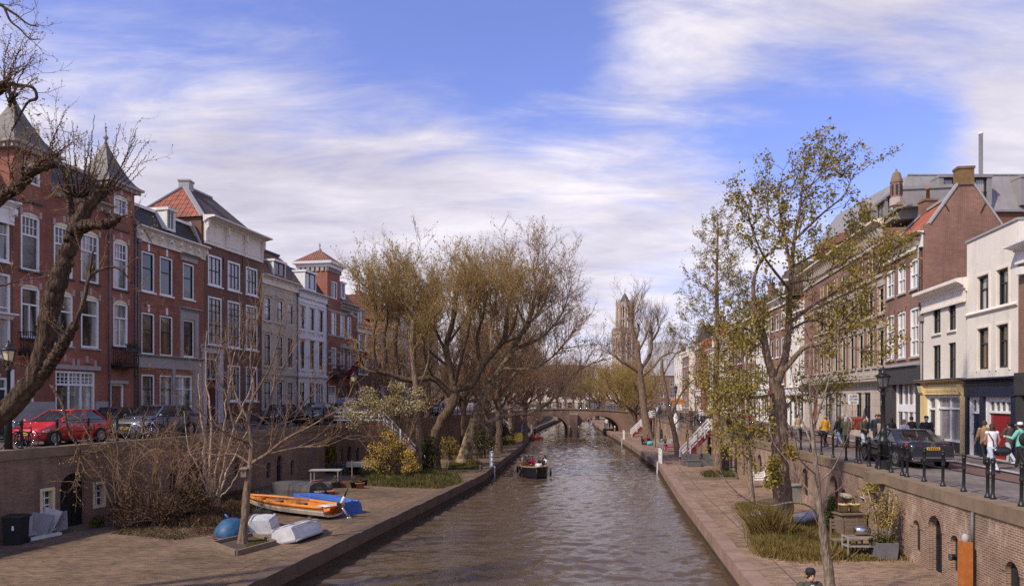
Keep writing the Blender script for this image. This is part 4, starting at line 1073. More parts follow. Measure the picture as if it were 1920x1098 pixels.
for a, b in arches:
 for x in (a, b): mb.quad((x, YB0, -1.2), (x, YB1, -1.2), (x, YB1, .56), (x, YB0, .56))
mb.bd('bridge_body', BR)
mb = mm('brick_bridge'); mb.box(9.0, 10.2, YB0-.7, YB0, -1.2, 3.3); mb.m(GS); mb.box(8.95, 10.25, YB0-.75, YB0, 3.3, 3.5); mb.bd('pier', BR)
for y in (YB0-.12, YB1-.3):
 mb = mm('coping_stone')
 for a, b in zip(xs, xs[1:]): mb.hexa([(a, y, deck(a)), (b, y, deck(b)), (b, y+.45, deck(b)), (a, y+.45, deck(a)), (a, y, deck(a)+.14), (b, y, deck(b)+.14), (b, y+.45, deck(b)+.14), (a, y+.45, deck(a)+.14)])
 mb.bd('coping', BR)
mb = mm('street_grey')
for a, b in zip(xs, xs[1:]): mb.quad((a, YB0+.33, deck(a)+.05), (b, YB0+.33, deck(b)+.05), (b, YB1-.3, deck(b)+.05), (a, YB1-.3, deck(a)+.05))
mb.bd('bridge_deck', BR)
for a, b in arches:
 mb = mm('brick_ring'); c, w = (a+b)/2, (b-a)/2
 q = lambda t, k: (c-(w+k)*cos(PI*t), YB0-.03, .55+(2.6+k)*sin(PI*t))
 for i in range(24): mb.hexa([q(i/24, .01), q((i+1)/24, .01), tuple(Vector(q((i+1)/24, .01))+V((0, .06, 0))), tuple(Vector(q(i/24, .01))+V((0, .06, 0))), q(i/24, .3), q((i+1)/24, .3), tuple(Vector(q((i+1)/24, .3))+V((0, .06, 0))), tuple(Vector(q(i/24, .3))+V((0, .06, 0)))])
 mb.bd('arch_ring', BR)
for y in (YB0+.1, YB1-.1):
 mb = mm(CI); X = [x for x in np.arange(x0, x1+.1, 1.6)]
 for a in X:
  mb.tube([(a, y, deck(a)+.1), (a, y, deck(a)+1.15)], .035, 6); mb.ball((a, y, deck(a)+1.2), .06, 6, 4)
 for a, b in zip(X, X[1:]):
  for h in (.45, .78, 1.1): mb.tube([(a, y, deck(a)+h), (b, y, deck(b)+h)], .02, 5)
  for k in range(1, 8): t = k/8; xx = a+(b-a)*t; mb.tube([(xx, y, deck(xx)+.15), (xx, y, deck(xx)+1.1)], .009, 4)
 mb.bd(RL, BR)
for x in (8.95, 10.35, 16.0):
 mb = mm(WP); mb.lathe([(.10, 1.3), (.10, 1.5), (.07, 1.6)], 8, (x, YB0-.9, 0)); mb.m('door_brown'); mb.lathe([(.13, -.5), (.13, 1.3)], 8, (x, YB0-.9, 0)); mb.bd('fender_post', BR)
# east bank houses (near to far)
def efac(p0, p1): return Fac(on_line(p0, 15.73, .16), on_line(p1, 15.73, .16), (-1, 0))
def uu(f, a, b): return sorted((f.u(a), f.u(b)))
def text_obj(name, body, size, loc, rot, mat, parent=None, align='CENTER', ext=.006):
 c = bpy.data.curves.new(name, 'FONT'); c.body = body; c.size = size; c.align_x = align; c.align_y = 'CENTER'; c.extrude = ext
 o = bpy.data.objects.new(name, c); COL.objects.link(o); c.materials.append(mat)
 o.rotation_euler = rot; o.location = loc
 if parent is not None: o.location = Vector(loc)-root_org(parent); set_parent(o, parent)
 return o
# cream stucco house with navy shop front and red door
f = efac(1909, 1813); zt = f.z(1813, 456); zs = f.z(1860, 712)
sr = dict(fr=CP, fw=.07, sash=BK, rails=(.64,), nv=1, nvlim=.62, bw=.03, sw=.03, d=(-.2, -.1))
cs = [(1833, 1854), (1869.5, 1891)]
wl = grid(f, cs, [(1880, 504, 572.5, dict(sr, pane=PC)), (1880, 608, 689, dict(sr, pane='pane_warm'))])
d1 = uu(f, 1818.7, 1840); d2 = uu(f, 1849, 1899)
zd = f.z(1875, 744)
r1 = house('plaster_house', 'tall cream stucco house with navy shop front and dark red door', f, 9, 3.2, zt, PW, wl,
           doors=[(*d1, 3.35, zd, dict(m='navy_paint', light=.26, lightbars=1, hl=0)), (*d2, 3.35, zd, dict(m='door_red', light=.24, lightbars=3, fw=.2))], th=.24)
mb = mm(PW)
za = f.z(1861, 582); f.prof(mb, [(0, za-.06), (.10, za+.02), (.10, za+.06), (0, za+.16)], 0, f.L)
for w in wl: f.poly(mb, [(w[0]-.14, w[2]-.10), (w[0]-.14, w[3]+.1), (w[1]+.14, w[3]+.1), (w[1]+.14, w[2]-.10), (w[1]+.02, w[2]-.10), (w[1]+.02, w[3]+.01), (w[0]-.02, w[3]+.01), (w[0]-.02, w[2]-.1)], 0, .035)
mb.bd('plaster_moulding', r1)
mb = mm(LG); f.fb(mb, -.04, f.L+.04, zt, zt+.1, -.6, .06); f.fb(mb, f.L-.5, f.L+.05, zt, zt+.1, -9, -.6); mb.bd('parapet_cap', r1)
mb = mm('navy_paint'); zl = zd+.02
f.fb(mb, 0.02, f.L-.02, zl, zs-.12, 0, .14); f.prof(mb, [(d*.9, zs-.16+v*.5) for d, v in CORN], 0.0, f.L)
f.fb(mb, d1[1]+.03, f.L-.03, 3.3, zl, 0, .1); f.fb(mb, d2[1]+.03, d1[0]-.03, 3.3, zl, 0, .1); f.fb(mb, .02, d2[0]-.03, 3.3, zl, 0, .1)
mb.bd('shop_front', r1)
mb = mm(GS)
for d in (d1, d2): f.fb(mb, d[0], d[1], 3.3, 3.36, -.15, .25)
f.fb(mb, .02, d2[0]-.03, 3.3, 3.55, .1, .14); mb.bd('doorstep', r1)
mb = mm(CP); x = d2[0]+.08
for z, h in ((5.15, .12), (4.75, .2), (4.55, .09)): f.fb(mb, x-.02, x+.14, z, z+h, 0, .03)
mb.bd('door_bell', r1)
# brick house at the frame's edge
f = Fac(on_line(2010, 15.73, .16), on_line(1909.4, 15.73, .16), (-1, 0)); zt = f.z(1912, 470)
g0 = dict(fr=WP, fw=.1, rails=(.6,), sill=WP)
wl = [(f.L-1.9, f.L-.75, 8.1, 9.9, g0), (f.L-1.9, f.L-.75, 10.6, 12.0, g0), (.6, 1.8, 8.1, 9.9, g0)]
r0 = house('brick_house', 'red brick house with dark shop front cut off beside the cream house', f, 9, 3.2, zt, BB, wl, doors=[(f.L-1.6, f.L-.5, 3.35, 6, dict(m='navy_paint'))])
crn(f, r0, 0, f.L, zt-.55, zt+.25, WP, .55)
mb = mm(CP); f.fb(mb, .02, f.L-.02, 6.1, 7.0, 0, .18); f.fb(mb, f.L-.45, f.L-.02, 3.3, 6.1, 0, .12); mb.bd('shop_front', r0)
mb = mm(WP); f.fb(mb, f.L-.7, f.L-.3, 10.9, 11.2, 0, .25); mb.bd('wall_lamp', r0)
mb = mm(RB); f.fb(mb, .1, f.L-.1, zt+.2, zt+.3, -9, -.1); mb.bd('roof', r0)
# white painted brick house with yellow shop front
f = efac(1811.6, 1731); zt = f.z(1812, 519)
sr = dict(fr=CP, fw=.055, sash=BK, rails=(.55,), nv=1, bw=.025, sw=.025, d=(-.17, -.08), pane=PD, sill=PW)
cs = [(1748.7, 1763.5), (1777.8, 1792)]
wl = grid(f, cs, [(1756, 577, 625, sr), (1756, 647, 711, sr)])
zg, zf = f.z(1775, 739), f.z(1775, 720)
a, b = uu(f, 1756, 1804); wl.append((a, b, f.z(1775, 826), zg-.05, dict(fr=WP, fw=.1, nv=1, bw=.09, rails=(.74,), rw=.1, pane='pane_pale')))
d1 = uu(f, 1739.5, 1754)
r2 = house('brick_house', 'small white painted brick house above a pale yellow shop front', f, 9, 3.2, zt-.6, 'white_brick', wl, doors=[(*d1, 3.35, zg-.05, dict(m=CP, light=.25))])
crn(f, r2, 0, f.L+.1, zt-1.15, zt, PW, .5, frieze=.5)
mb = mm('plaster_yellow'); f.fb(mb, 0.02, f.L, zg, zf, 0, .16); f.prof(mb, [(d*.9, zf-.02+v*.45) for d, v in CORN], -.05, f.L+.1)
for c in ((1728.5, 1739), (1806.5, 1812.5)):
 p, q = uu(f, *c); p = max(p, .01); q = min(q, f.L-.01); f.fb(mb, p, q, 3.35, zg, 0, .16); f.prof(mb, [(.16, zg-.05), (.26, zg+.1), (.34, zf-.05), (.16, zf-.05)], p+.04, q-.04)
p, q = uu(f, 1742, 1802)
f.fb(mb, p, q, zg+.15, zg+.19, .16, .18); f.fb(mb, p, q, zf-.16, zf-.12, .16, .18)
k = p+.1
while k < q-.1: f.fb(mb, k, k+.05, zg+.22, zf-.2, .16, .185); k += .12
mb.m('zinc'); f.fb(mb, -.1, f.L+.12, zf+.24, zf+.27, 0, .45)
mb.bd('shop_fascia', r2)
mb = mm(CP); f.fb(mb, a-.05, b+.05, 3.3, f.z(1775, 826), 0, .05); mb.bd('stall_riser', r2)
mb = mm(GS); f.fb(mb, b-.95, b-.35, 3.35, 4.1, .05, .22); mb.bd('stone_post', r2)
mb = mm(RB); f.fb(mb, .1, f.L-.1, zt-.1, zt+.02, -9, -.1); mb.bd('roof', r2)
dpp(f, r2, f.L-.02, 3.4, zt-1.55, 'zinc')
# brown brick house with white sashes and stepped side gable
f = efac(1730.6, 1656.5); zb = f.z(1732, 461); zt = f.z(1732, 432)
g3 = dict(fr=WP, fw=.10, rails=(.5,), nv=1, bw=.045, rw=.07, d=(-.12, .0), pane=(PC, 'pane_pale'), sill=GS)
cs = [(1662.8, 1676.5), (1684, 1698), (1707, 1723.5)]
wl = grid(f, cs, [(1715, 486, 541, g3), (1715, 577, 668, dict(g3, rails=(.64, .32)))])
zg, zf = f.z(1700, 712), f.z(1728, 684)
a, b = uu(f, 1680, 1723.5)
wl.append((a, b, 3.7, zg, dict(fr=WP, fw=.14, nv=3, bw=.16, rails=(.52,), rw=.42, pane=(PC, PD))))
r3 = house('brick_house', 'brown brick house with white sashes, tall bare side gable and orange tiles', f, 4.4, 3.2, zb, BB, wl, backtop=zb)
crn(f, r3, -.02, f.L, zb-.02, zt, PW, .5, frieze=.75)
for w in wl[:6]: arb(f, r3, w[0], w[1], w[3], .05, .26, mat=BB, stones=False, fill=WP)
# side gable wall
gz = ZH(345, 39.6); gw = 4.15
mb = mm('brick_gable')
def GP(d, v, u=0): return f.P(u, v, d)
pl = [(0.0, zb-6), (0.0, zt+.35), (-.30, zt+.35), (-1.75, gz), (-2.45, gz), (-4.05, zt-.2), (-4.4, zt-.2), (-4.4, zb-6)]
mb.prism([GP(d, v, -.03) for d, v in pl], f.P(.32, 0)-f.P(0, 0)); mb.bd('side_gable', r3)
mb = mm(LG)
for (p, q) in (((-.30, zt+.38), (-1.75, gz+.03)), ((-2.45, gz+.03), (-4.1, zt-.17))): mb.beam(GP(*p, .12), GP(*q, .12), .42, .10)
mb.bd('gable_coping', r3)
mb = mm('chim_moss') if 'chim_moss' in M else MB().mat(plain('chim_moss', (.19, .115, .05), .9, .4, 3))
f.fb(mb, -.1, .5, gz-.1, gz+.75, -2.5, -1.7); f.fb(mb, -.14, .54, gz+.75, gz+.88, -2.54, -1.66); mb.bd('chimney', r3)
mb = mm(RB)
for c, s_ in (((-1.15, zt+1.25), 1), ((-2.95, zt+1.1), -1)): mb.beam(GP(c[0]-.12*s_, c[1]-.25, -.045), GP(c[0]+.12*s_, c[1]+.25, -.045), .05, .05)
mb.bd('wall_anchor', r3)
mb = mm('tile_orange'); mb.prism([GP(.1, zt, .3), GP(-2.1, gz-.25, .3), GP(-4.3, zt-.3, .3), GP(-4.3, zt-.5, .3), GP(.1, zt-.2, .3)], f.P(f.L-.3, 0)-f.P(0, 0)); rf = mb.bd('roof', r3)
mb = mm(LG); mb.beam(GP(-2.1, gz-.2, .3), GP(-2.1, gz-.2, f.L), .28, .16); mb.prism([GP(.12, zt+.02, f.L-.9), GP(-2.1, gz-.15, f.L-.9), GP(-2.1, gz-.2, f.L), GP(.12, zt-.02, f.L)], (0, 0, .1)); mb.bd('roof_ridge', rf)
chm(r3, f.P(f.L-1, 0, -2.2).x, f.P(f.L-1, 0, -2.2).y, gz-.6, gz+.35, .75, 'brick_gable', 1, 'terracotta')
mb = mm(CP); f.fb(mb, 0.02, f.L-.02, zf-1.0, zf, 0, .3); p, q = a, b
f.fb(mb, .02, p-.05, 3.3, zf-1.0, 0, .2); f.fb(mb, q+.02, f.L-.02, 3.3, zf-1.0, 0, .2); f.fb(mb, p-.05, q+.02, zg+.0, zf-1.0, 0, .24)
mb.m('zinc'); f.prof(mb, [(0, zf), (.42, zf), (.42, zf+.06), (0, zf+.22)], 0.01, f.L-.01); mb.bd('shop_fascia', r3)
mb = mm(WP); f.fb(mb, f.L-.62, f.L-.3, f.z(1670, 760), f.z(1670, 750), .2, .24); mb.bd('notice', r3)
dpp(f, r3, .35, f.z(1725, 560), zb+.1, 'zinc')
# large brick office house with stone ground floor, balustrade and roof pinnacles
f = efac(1656, 1508); zc = f.z(1660, 409); zs1 = f.z(1640, 705)
gc = dict(fr='cream_paint', fw=.12, sash=BK, rails=(.68,), pane=PD, d=(-.18, -.05))
n4 = 9; u_first = sum(uu(f, 1647, 1658))/2; pitch = 2.08
wl = []
for i in range(n4):
 uc = u_first+pitch*i;
 if uc+.6 > f.L: break
 w = .52
 wl += [(uc-w, uc+w, f.z(1652, 587), f.z(1652, 537), gc), (uc-w, uc+w, f.z(1652, 694), f.z(1652, 615), gc)]
 wl += [(uc-.62, uc-.12, f.z(1652, 500), f.z(1652, 470), dict(gc, fw=.06, rails=())), (uc+.12, uc+.62, f.z(1652, 500), f.z(1652, 470), dict(gc, fw=.06, rails=()))]
gl = []
for (c0, c1) in ((1605, 1615), (1620, 1632), (1547, 1560), (1566, 1580), (1524, 1533)):
 a, b = uu(f, c0, c1); gl.append((a, b, 3.9, f.z(1620, 735), dict(fr='ashlar', sash=BK, fw=.05, rails=(.64,), nv=1, bw=.04, sw=.06, pane=(PC, PD))))
zst = zs1-.25
r4 = house('office_house', 'large brown brick building with stone ground floor, cream cornice and pinnacles', f, 5, zst, zc-.5, BB, wl)
mb = mm('ashlar'); dq = uu(f, 1577, 1586); f.wall(mb, 0, f.L, 3.2, zst, [g[:4] for g in gl]+[(*dq, 3.3, f.z(1581, 738))], .3); f.fb(mb, .01, f.L-.01, 3.2, zst-.01, -5, -.31); mb.bd('ground_floor', r4)
for g in gl: window(f, r4, *g[:4], g[4])
mb = mm(DB); f.fb(mb, *dq, 3.3, f.z(1581, 738), -.28, -.2); mb.bd('door', r4)
mb = mm(SS); f.prof(mb, [(d*1.0, zst-.35+v*.7) for d, v in CORN], 0, f.L)
zb1 = zst+.1; f.fb(mb, 0, f.L, zb1+.62, zb1+.78, .02, .3); f.fb(mb, 0, f.L, zb1-.0, zb1+.12, 0.01, .32)
k = .1; c = 0
while k < f.L-.3:
 if c % 6 == 5: f.fb(mb, k-.1, k+.16, zb1+.12, zb1+.62, .02, .3)
 else: mb.lathe([(.04, zb1+.12), (.085, zb1+.26), (.045, zb1+.44), (.07, zb1+.62)], 6, f.P(k+.03, 0, .18))
 k += .26; c += 1
for y in (605, 528, 515): zz = f.z(1652, y); f.fb(mb, 0, f.L, zz-.12, zz+.08, 0, .08)
mb.bd('balustrade', r4)
for w in wl:
 if w[1]-w[0] > .9:
  s = mm(SS); f.fb(s, w[0]-.2, w[1]+.2, w[3]+.02, w[3]+.3, -.05, .07); f.fb(s, w[0]-.15, w[0]-.01, w[2], w[3], -.05, .04); f.fb(s, w[1]+.01, w[1]+.15, w[2], w[3], -.05, .04); f.fb(s, w[0]-.2, w[1]+.2, w[2]-.15, w[2]-.02, -.05, .12)
  s.bd('window_surround', r4)
mb = mm('cream_paint'); f.prof(mb, [(d*1.5, zc-.45+v*.9) for d, v in CORN], -.15, f.L+.1); mb.m(SS)
k = .1
while k < f.L-.2: f.prof(mb, [(0, zc-1.15), (.2, zc-1.0), (.35, zc-.5), (0, zc-.5)], k, k+.18); k += .55
f.fb(mb, 0, f.L, zc-1.45, zc-1.25, 0, .1); mb.bd('cornice', r4)
mb = mm('zinc'); f.prof(mb, [(-.6, zc+.05), (-1.5, zc+1.1), (-4.2, zc+1.1), (-4.9, zc+.05)], .2, f.L); mb.bd('roof', r4)
for c0, c1 in ((1640, 1660), (1622, 1637), (1600, 1612), (1572, 1582), (1548, 1556)):
 a, b = uu(f, c0, c1); dmr(f, r4, a, b, f.z(1650, 396), f.z(1650, 362)-.1, -.75, dict(sash=BK, pane='pane_pale'), 'zinc', 'zinc', 3.2, 'zinc')
for px, hw in ((1674, .36), (1612, .25)):
 c = f.P(f.u(px), 0, -.2); z = zc+.42
 mb = mm(SS); mb.lathe([(hw*1.1, z), (hw*1.1, z+.42), (hw*.92, z+.46)], 8, c, False); mb.m(BB); mb.lathe([(hw*.92, z+.46), (hw*.92, z+1.35)], 8, c, False)
 mb.m('coping_stone'); mb.lathe([(hw*1.02, z+1.35), (hw*1.02, z+1.45), (hw*.9, z+1.6), (hw*.6, z+1.95), (hw*.2, z+2.05), (.05, z+2.2)], 8, c, False)
 mb.m(RB)
 for t in range(8): an = 2*PI*t/8+PI/8; mb.cbox(c+V((cos(an)*hw*.86, sin(an)*hw*.86, z+.92)), (.05, .12, .6), an)
 mb.bd('pinnacle', r4)
sg = f.P(f.u(1627), 0, .9); sz = f.z(1627, 748, .9)
sign = thing('hanging_sign', 'small square white sign with black capitals hanging from the stone shop front', 'sign', (sg.x, sg.y, sz-.32))
mb = mm(WP); mb.cbox(V((sg.x, sg.y, sz)), (.66, .07, .66)); mb.m(CI); mb.beam((sg.x+.3, sg.y, sz+.36), (sg.x+1.1, sg.y+.05, sz+.36), .04); mb.bd('sign_panel', sign)
for k, t in enumerate(('SUPER', 'STOER', 'SALE')): text_obj('sign_lettering', t, .19, (sg.x, sg.y-.042, sz+.19-.2*k), (PI/2, 0, 0), M[BK], sign)
# zinc clad apartment block behind, with tall steel flue
ap = thing('apartment_block', 'modern grey zinc clad roof storey with dormers rising behind the brick gable', 'apartment block', (36, 52, 3.2))
Y = 51.0; zt = ZH(323, Y); zm = ZH(396, Y); xl = XW(1712, Y); xr = 52.0
mb = mm('corten'); mb.box(XW(1660, Y), xr, Y-.3, Y+12, 3.2, zm); mb.bd('wall', ap)
mb = mm('zinc'); xb = XW(1676, Y)
mb.loft([[V((xb, Y-.4, zm)), V((xr, Y-.4, zm)), V((xr, Y+14, zm)), V((xb, Y+14, zm))], [V((xl, Y+.7, zt)), V((xr, Y+.7, zt)), V((xr, Y+12, zt)), V((xl, Y+12, zt))]], True, True, False)
mb.box(xb-.1, xr, Y-.5, Y-.35, zm-.15, zm)
for k in range(40):      # standing seams
 t = xb+.3+k*.62
 if t > xr: break
 tt = max(t, xl); zz = zt if t >= xl else zm+(zt-zm)*(t-xb)/(xl-xb)
 mb.beam((t, Y-.4, zm), (tt, Y-.4+1.1*(zz-zm)/(zt-zm)-.01, zz), .035, .05)
mb.beam((xl, Y+.7, zt+.03), (xr, Y+.7, zt+.03), .12, .1); mb.bd('roof', ap)
for a, b in ((1752, 1850), (1904, 1990), (2010, 2090)):
 fx = Fac((XW(b, Y), Y-.4), (XW(a, Y), Y-.4), (0, -1)); z0, z1 = ZH(388, Y), ZH(337, Y)
 m = mm('zinc'); fx.fb(m, 0, .32, z0, z1, -1.6, .16); fx.fb(m, fx.L-.32, fx.L, z0, z1, -1.6, .16); fx.fb(m, -.03, fx.L+.03, z1, z1+.16, -1.6, .22); fx.fb(m, .32, fx.L-.32, z0-.1, z0+.02, -1.6, .16); dm = m.bd('dormer', ap)
 m = MB(); fx.fb(m, .32, fx.L-.32, z0+.02, z1, -.3, -.02); m.build('pane', M['pane_pale'], dm)
 m = mm(BK)
 for t in (0, .25, .5, .75, 1): x = .36+(fx.L-.72)*t; fx.fb(m, x-.06, x+.06, z0+.02, z1, -.02, .06)
 fx.fb(m, .32, fx.L-.32, z1-.12, z1-.005, -.02, .05)
 for t in range(24): x = .4+(fx.L-.8)*t/23; fx.fb(m, x-.01, x+.01, z0+.02, z0+.9, .1, .12)
 fx.fb(m, .32, fx.L-.32, z0+.86, z0+.9, .09, .13); m.bd('window_bars', dm)
fl = W(1839, 325, 58); mb = MB(); mb.lathe([(.15, fl.z-4), (.15, ZH(252, 58)), (.17, ZH(252, 58)), (.17, ZH(249, 58)), (.05, ZH(249, 58))], 14, (fl.x, fl.y, 0)); mb.build('flue', M[WP], ap)
mb = MB(); mb.box(fl.x-1.5, fl.x+1.5, 56.5, 60, zm, zt+.35); mb.build('plant_room', M['zinc'], ap)
# the row beyond the office house
def eline(Y): return (ex(Y), Y)
rows = [(66.9, 73.0, 11.5, PW, 'tile_orange', 2, 3, WP, 'white rendered house with orange roof behind the big maple trunk'),
  (73.2, 79.6, 12.8, BB, 'tile_brown', 3, 3, 'door_red', 'brown brick house with red shop front behind the maple leaves'),
  (79.8, 86.0, 11.2, PW, 'slate', 3, 2, WP, 'white house with slate roof between maple and alder'),
  (86.2, 93.0, 13.0, 'far_brick_brown', 'tile_brown', 3, 3, PW, 'brown brick house with pale shop front behind the alder'),
  (93.2, 100.5, 13.4, 'brick_dark', 'slate', 4, 3, PW, 'dark brick slate-roofed house with stepped side gable left of the alder'.replace(' left of', ' beside')),
  (100.7, 107, 11.0, 'plaster_cream', 'tile_orange', 3, 3, WP, 'cream house with orange tiled roof behind the wooden wharf stairs'),
  (107.2, 113.5, 11.6, 'plaster_beige', 'tile_rust', 3, 3, 'cream_paint', 'beige plastered house with rusty roof facing the bridge end'),
  (113.7, 120, 10.4, PW, 'tile_brown', 3, 2, 'plaster_yellow', 'white house with yellow shop front at the bridge'),
  (127, 134, 12.0, 'brick_red', 'tile_orange', 3, 3, WP, 'red fronted house just beyond the bridge'),
  (134.2, 142, 12.4, 'plaster_cream', 'slate', 3, 3, None, 'cream house beyond the bridge under the bare pollard'),
  (142.2, 152, 11.6, 'far_brick_brown', 'tile_rust', 4, 3, None, 'brown house row end beyond the bridge'),
  (152.3, 165, 12.6, PW, 'tile_brown', 4, 3, None, 'white house furthest along the visible east row')]
for k, (a, b, hh, wm, rm, nc, nr, shop, lb) in enumerate(rows):
 fx = Fac(eline(a), eline(b), (-1, 0))
 o = rwh('terraced_house', lb, fx, hh, wm, rm, nc, nr, GW if k % 3 else GW2, shop=shop, zb=3.2, seed=k+11, kind='mansard' if k in (1, 5, 9) else 'gable', roofh=3.4)
 if k == 4:
  mb = mm(BB); z = 3.2+hh
  pl = [(0, z-.5)]+[p for i in range(5) for p in ((-i*.95, z+i*.78), (-(i+1)*.95, z+i*.78))]+[(-4.75, z+4.2), (-5.4, z+4.2)]+[p for i in range(4, -1, -1) for p in ((-10.2+(i+1)*.95, z+i*.78), (-10.2+i*.95, z+i*.78))]+[(-10.2, z-.5)]
  mb.prism([fx.P(-.05, v, d) for d, v in pl], fx.P(.3, 0)-fx.P(0, 0)); mb.bd('stepped_gable', o)
# buildings behind the row and around the cathedral tower
def block(name, label, x0, x1, y0, y1, h, wm, rm, rise, n=6, cat='building', ridge='x'):
 r = thing(name, label, cat, ((x0+x1)/2, (y0+y1)/2, 0)); fx = Fac((x0, y0), (x1, y0), (0, -1)); L = fx.L
 mb = MB().mat(M[wm]); wl = []
 st = dict(GW2, d=(-.2, -.05))
 for i in range(n):
  for j in range(max(1, int(h/4))): u = L*(i+.5)/n; wl.append((u-L/n*.25, u+L/n*.25, 2+j*4, 4.3+j*4, st))
 fx.wall(mb, 0, L, 0, h, [w[:4] for w in wl], .2); mb.box(x0+.01, x1-.01, y0+.21, y1, 0, h-.01); mb.bd('wall', r)
 for w in wl: window(fx, r, *w[:4], st)
 m = MB().mat(M[rm]); d = y1-y0
 if ridge == 'x': m.prism([(x0-.3, y0-.3, h), (x0-.3, (y0+y1)/2, h+rise), (x0-.3, y1+.3, h)], (x1-x0+.6, 0, 0))
 else: m.prism([(x0-.3, y0-.3, h), ((x0+x1)/2, y0-.3, h+rise), (x1+.3, y0-.3, h)], (0, y1-y0+.6, 0))
 m.bd('roof', r); return r
block('church', 'long slate-roofed church nave beyond the east houses', 52, 70, 270, 290, 14, BB, LG, 13, 4, 'church')
block('brick_building', 'red roofed brick building behind the east row', 52, 66, 168, 180, 17, 'brick_red', 'tile_orange', 4, 4)
block('brick_building', 'tall brown building rising above the roofs behind the alder', 48, 66, 140, 160, 17.5, 'far_brick_brown', 'tile_brown', 4.5, 5)
block('brick_building', 'brown gabled building closing the canal view beyond the bridge', -30, -8, 262, 280, 12, 'far_brick_brown', 'tile_rust', 6, 6)
block('brick_building', 'pale building closing the canal view under the cathedral tower', 4, 26, 262, 280, 12, 'plaster_cream', 'tile_brown', 6, 6)
# the great church tower
D = 800.0; tx = XW(1171.5, D)
dom = thing('cathedral_tower', 'tall gothic stone church tower with open lantern far along the canal', 'tower', (tx, D, 0))
def dz(py): return ZH(py, D)
ROT = .33
def sqr(w, z, n=4, r=0): return [V((tx+w*cos(2*PI*i/n+r), D+w*sin(2*PI*i/n+r), z)) for i in range(n)]
mb = mm('dom_stone'); q = math.sqrt(2); rt = PI/4+ROT
w2 = 9.6
mb.loft([sqr(w2*1.12*q, 0, 4, rt), sqr(w2*1.1*q, dz(690), 4, rt), sqr(w2*q, dz(690)+.1, 4, rt), sqr(w2*q, dz(626), 4, rt)], False, True, False)
mb.loft([sqr(w2*1.08*q, dz(626), 4, rt), sqr(w2*1.1*q, dz(624), 4, rt), sqr(w2*1.1*q, dz(622.6), 4, rt)], True, True, False)
mb.bd('tower_shaft', dom)
gal = mm('dom_stone')
for s in range(4):
 a = ROT+s*PI/2; ca, sa = cos(a), sin(a)
 for k in range(11): t = -w2+2*w2*k/10; gal.cbox(V((tx+ca*w2*1.02-sa*t, D+sa*w2*1.02+ca*t, (dz(622.6)+dz(616))/2)), (.5, .7, dz(616)-dz(622.6)), a)
 gal.cbox(V((tx+ca*w2*1.02, D+sa*w2*1.02, dz(615.5))), (.7, 2*w2*1.04, .8), a)
gal.bd('gallery', dom)
nich = MB(); trim = mm('dom_trim') if 'dom_trim' in M else MB().mat(plain('dom_trim', (.52, .41, .32), .9, .25, .3))
def lancet(mbx, a, rad, t, w, z0, z1, dep, proud):
 ca, sa = cos(a), sin(a)
 pl = [(-w, z0), (w, z0), (w, z1-w*1.6), (w*.6, z1-w*.6), (0, z1), (-w*.6, z1-w*.6), (-w, z1-w*1.6)]
 mbx.prism([V((tx+ca*(rad+proud)-sa*(t+x), D+sa*(rad+proud)+ca*(t+x), z)) for x, z in pl], V((-ca*dep, -sa*dep, 0)))
nich.m(RB)
for s in range(4):
 a = ROT+s*PI/2
 for t in (-5.9, 0, 5.9):
  lancet(trim, a, w2, t, 2.35, dz(676), dz(629), .5, .3); lancet(nich, a, w2, t, 1.55 if t == 0 else 1.0, dz(674), dz(632), .3, .42)
  for k in range(1, 5): zz = dz(674)+(dz(634)-dz(674))*k/5; ca, sa = cos(a), sin(a); trim.cbox(V((tx+ca*(w2+.45)-sa*t, D+sa*(w2+.45)+ca*t, zz)), (.3, 3.4, .6), a)
  trim.cbox(V((tx+cos(a)*(w2+.45)-sin(a)*t, D+sin(a)*(w2+.45)+cos(a)*t, (dz(674)+dz(636))/2)), (.3, .4, dz(636)-dz(674)), a)
 for t in (-w2, -3, 3, w2):
  ca, sa = cos(a), sin(a); trim.cbox(V((tx+ca*w2-sa*t*.97, D+sa*w2+ca*t*.97, dz(690)/2+dz(626)/2)), (1.6, 1.1, dz(626)-dz(690)), a)
# open octagonal lantern: eight piers, mullions, arched heads, inner core
ro = 8.4; za, zb_ = dz(620), dz(572)
pier = mm('dom_stone')
for i in range(8):
 a = ROT+PI/8+i*PI/4
 pier.tube([(tx+ro*cos(a), D+ro*sin(a), za-1), (tx+ro*cos(a), D+ro*sin(a), dz(566))], [1.75, 1.35], 6, True, False)
 pier.tube([(tx+ro*1.04*cos(a), D+ro*1.04*sin(a), dz(568)), (tx+ro*1.04*cos(a), D+ro*1.04*sin(a), dz(560))], [.95, .15], 4, True, False)
 am = ROT+i*PI/4; ap_ = ro*cos(PI/8); hw = ro*sin(PI/8)
 ca, sa = cos(am), sin(am)
 for t, ww in ((0, .45),): pier.cbox(V((tx+ca*ap_, D+sa*ap_, (za+dz(575))/2)), (.8, ww, dz(575)-za), am)
 for zz, hh in ((za+.9, 2.2), ((za+zb_)/2-1.5, 2.4)): pier.cbox(V((tx+ca*ap_, D+sa*ap_, zz)), (.9, hw*2, hh), am)
 for t in (-1, 1):      # pointed head: spandrels
  p = [(t*hw, zb_+.2), (0, zb_+.2), (t*.55, zb_-1.4), (t*hw*.6, zb_-3.8), (t*hw*.8, zb_-6), (t*hw, zb_-6)]
  pier.prism([V((tx+ca*(ap_+.4)-sa*x, D+sa*(ap_+.4)+ca*x, z)) for x, z in p], V((-ca*.9, -sa*.9, 0)))
pier.loft([sqr(ro*1.03, zb_+.2, 8, ROT+PI/8), sqr(ro*1.06, dz(568), 8, ROT+PI/8), sqr(ro*.95, dz(567.5), 8, ROT+PI/8)], True, True, False)
pier.bd('lantern', dom)
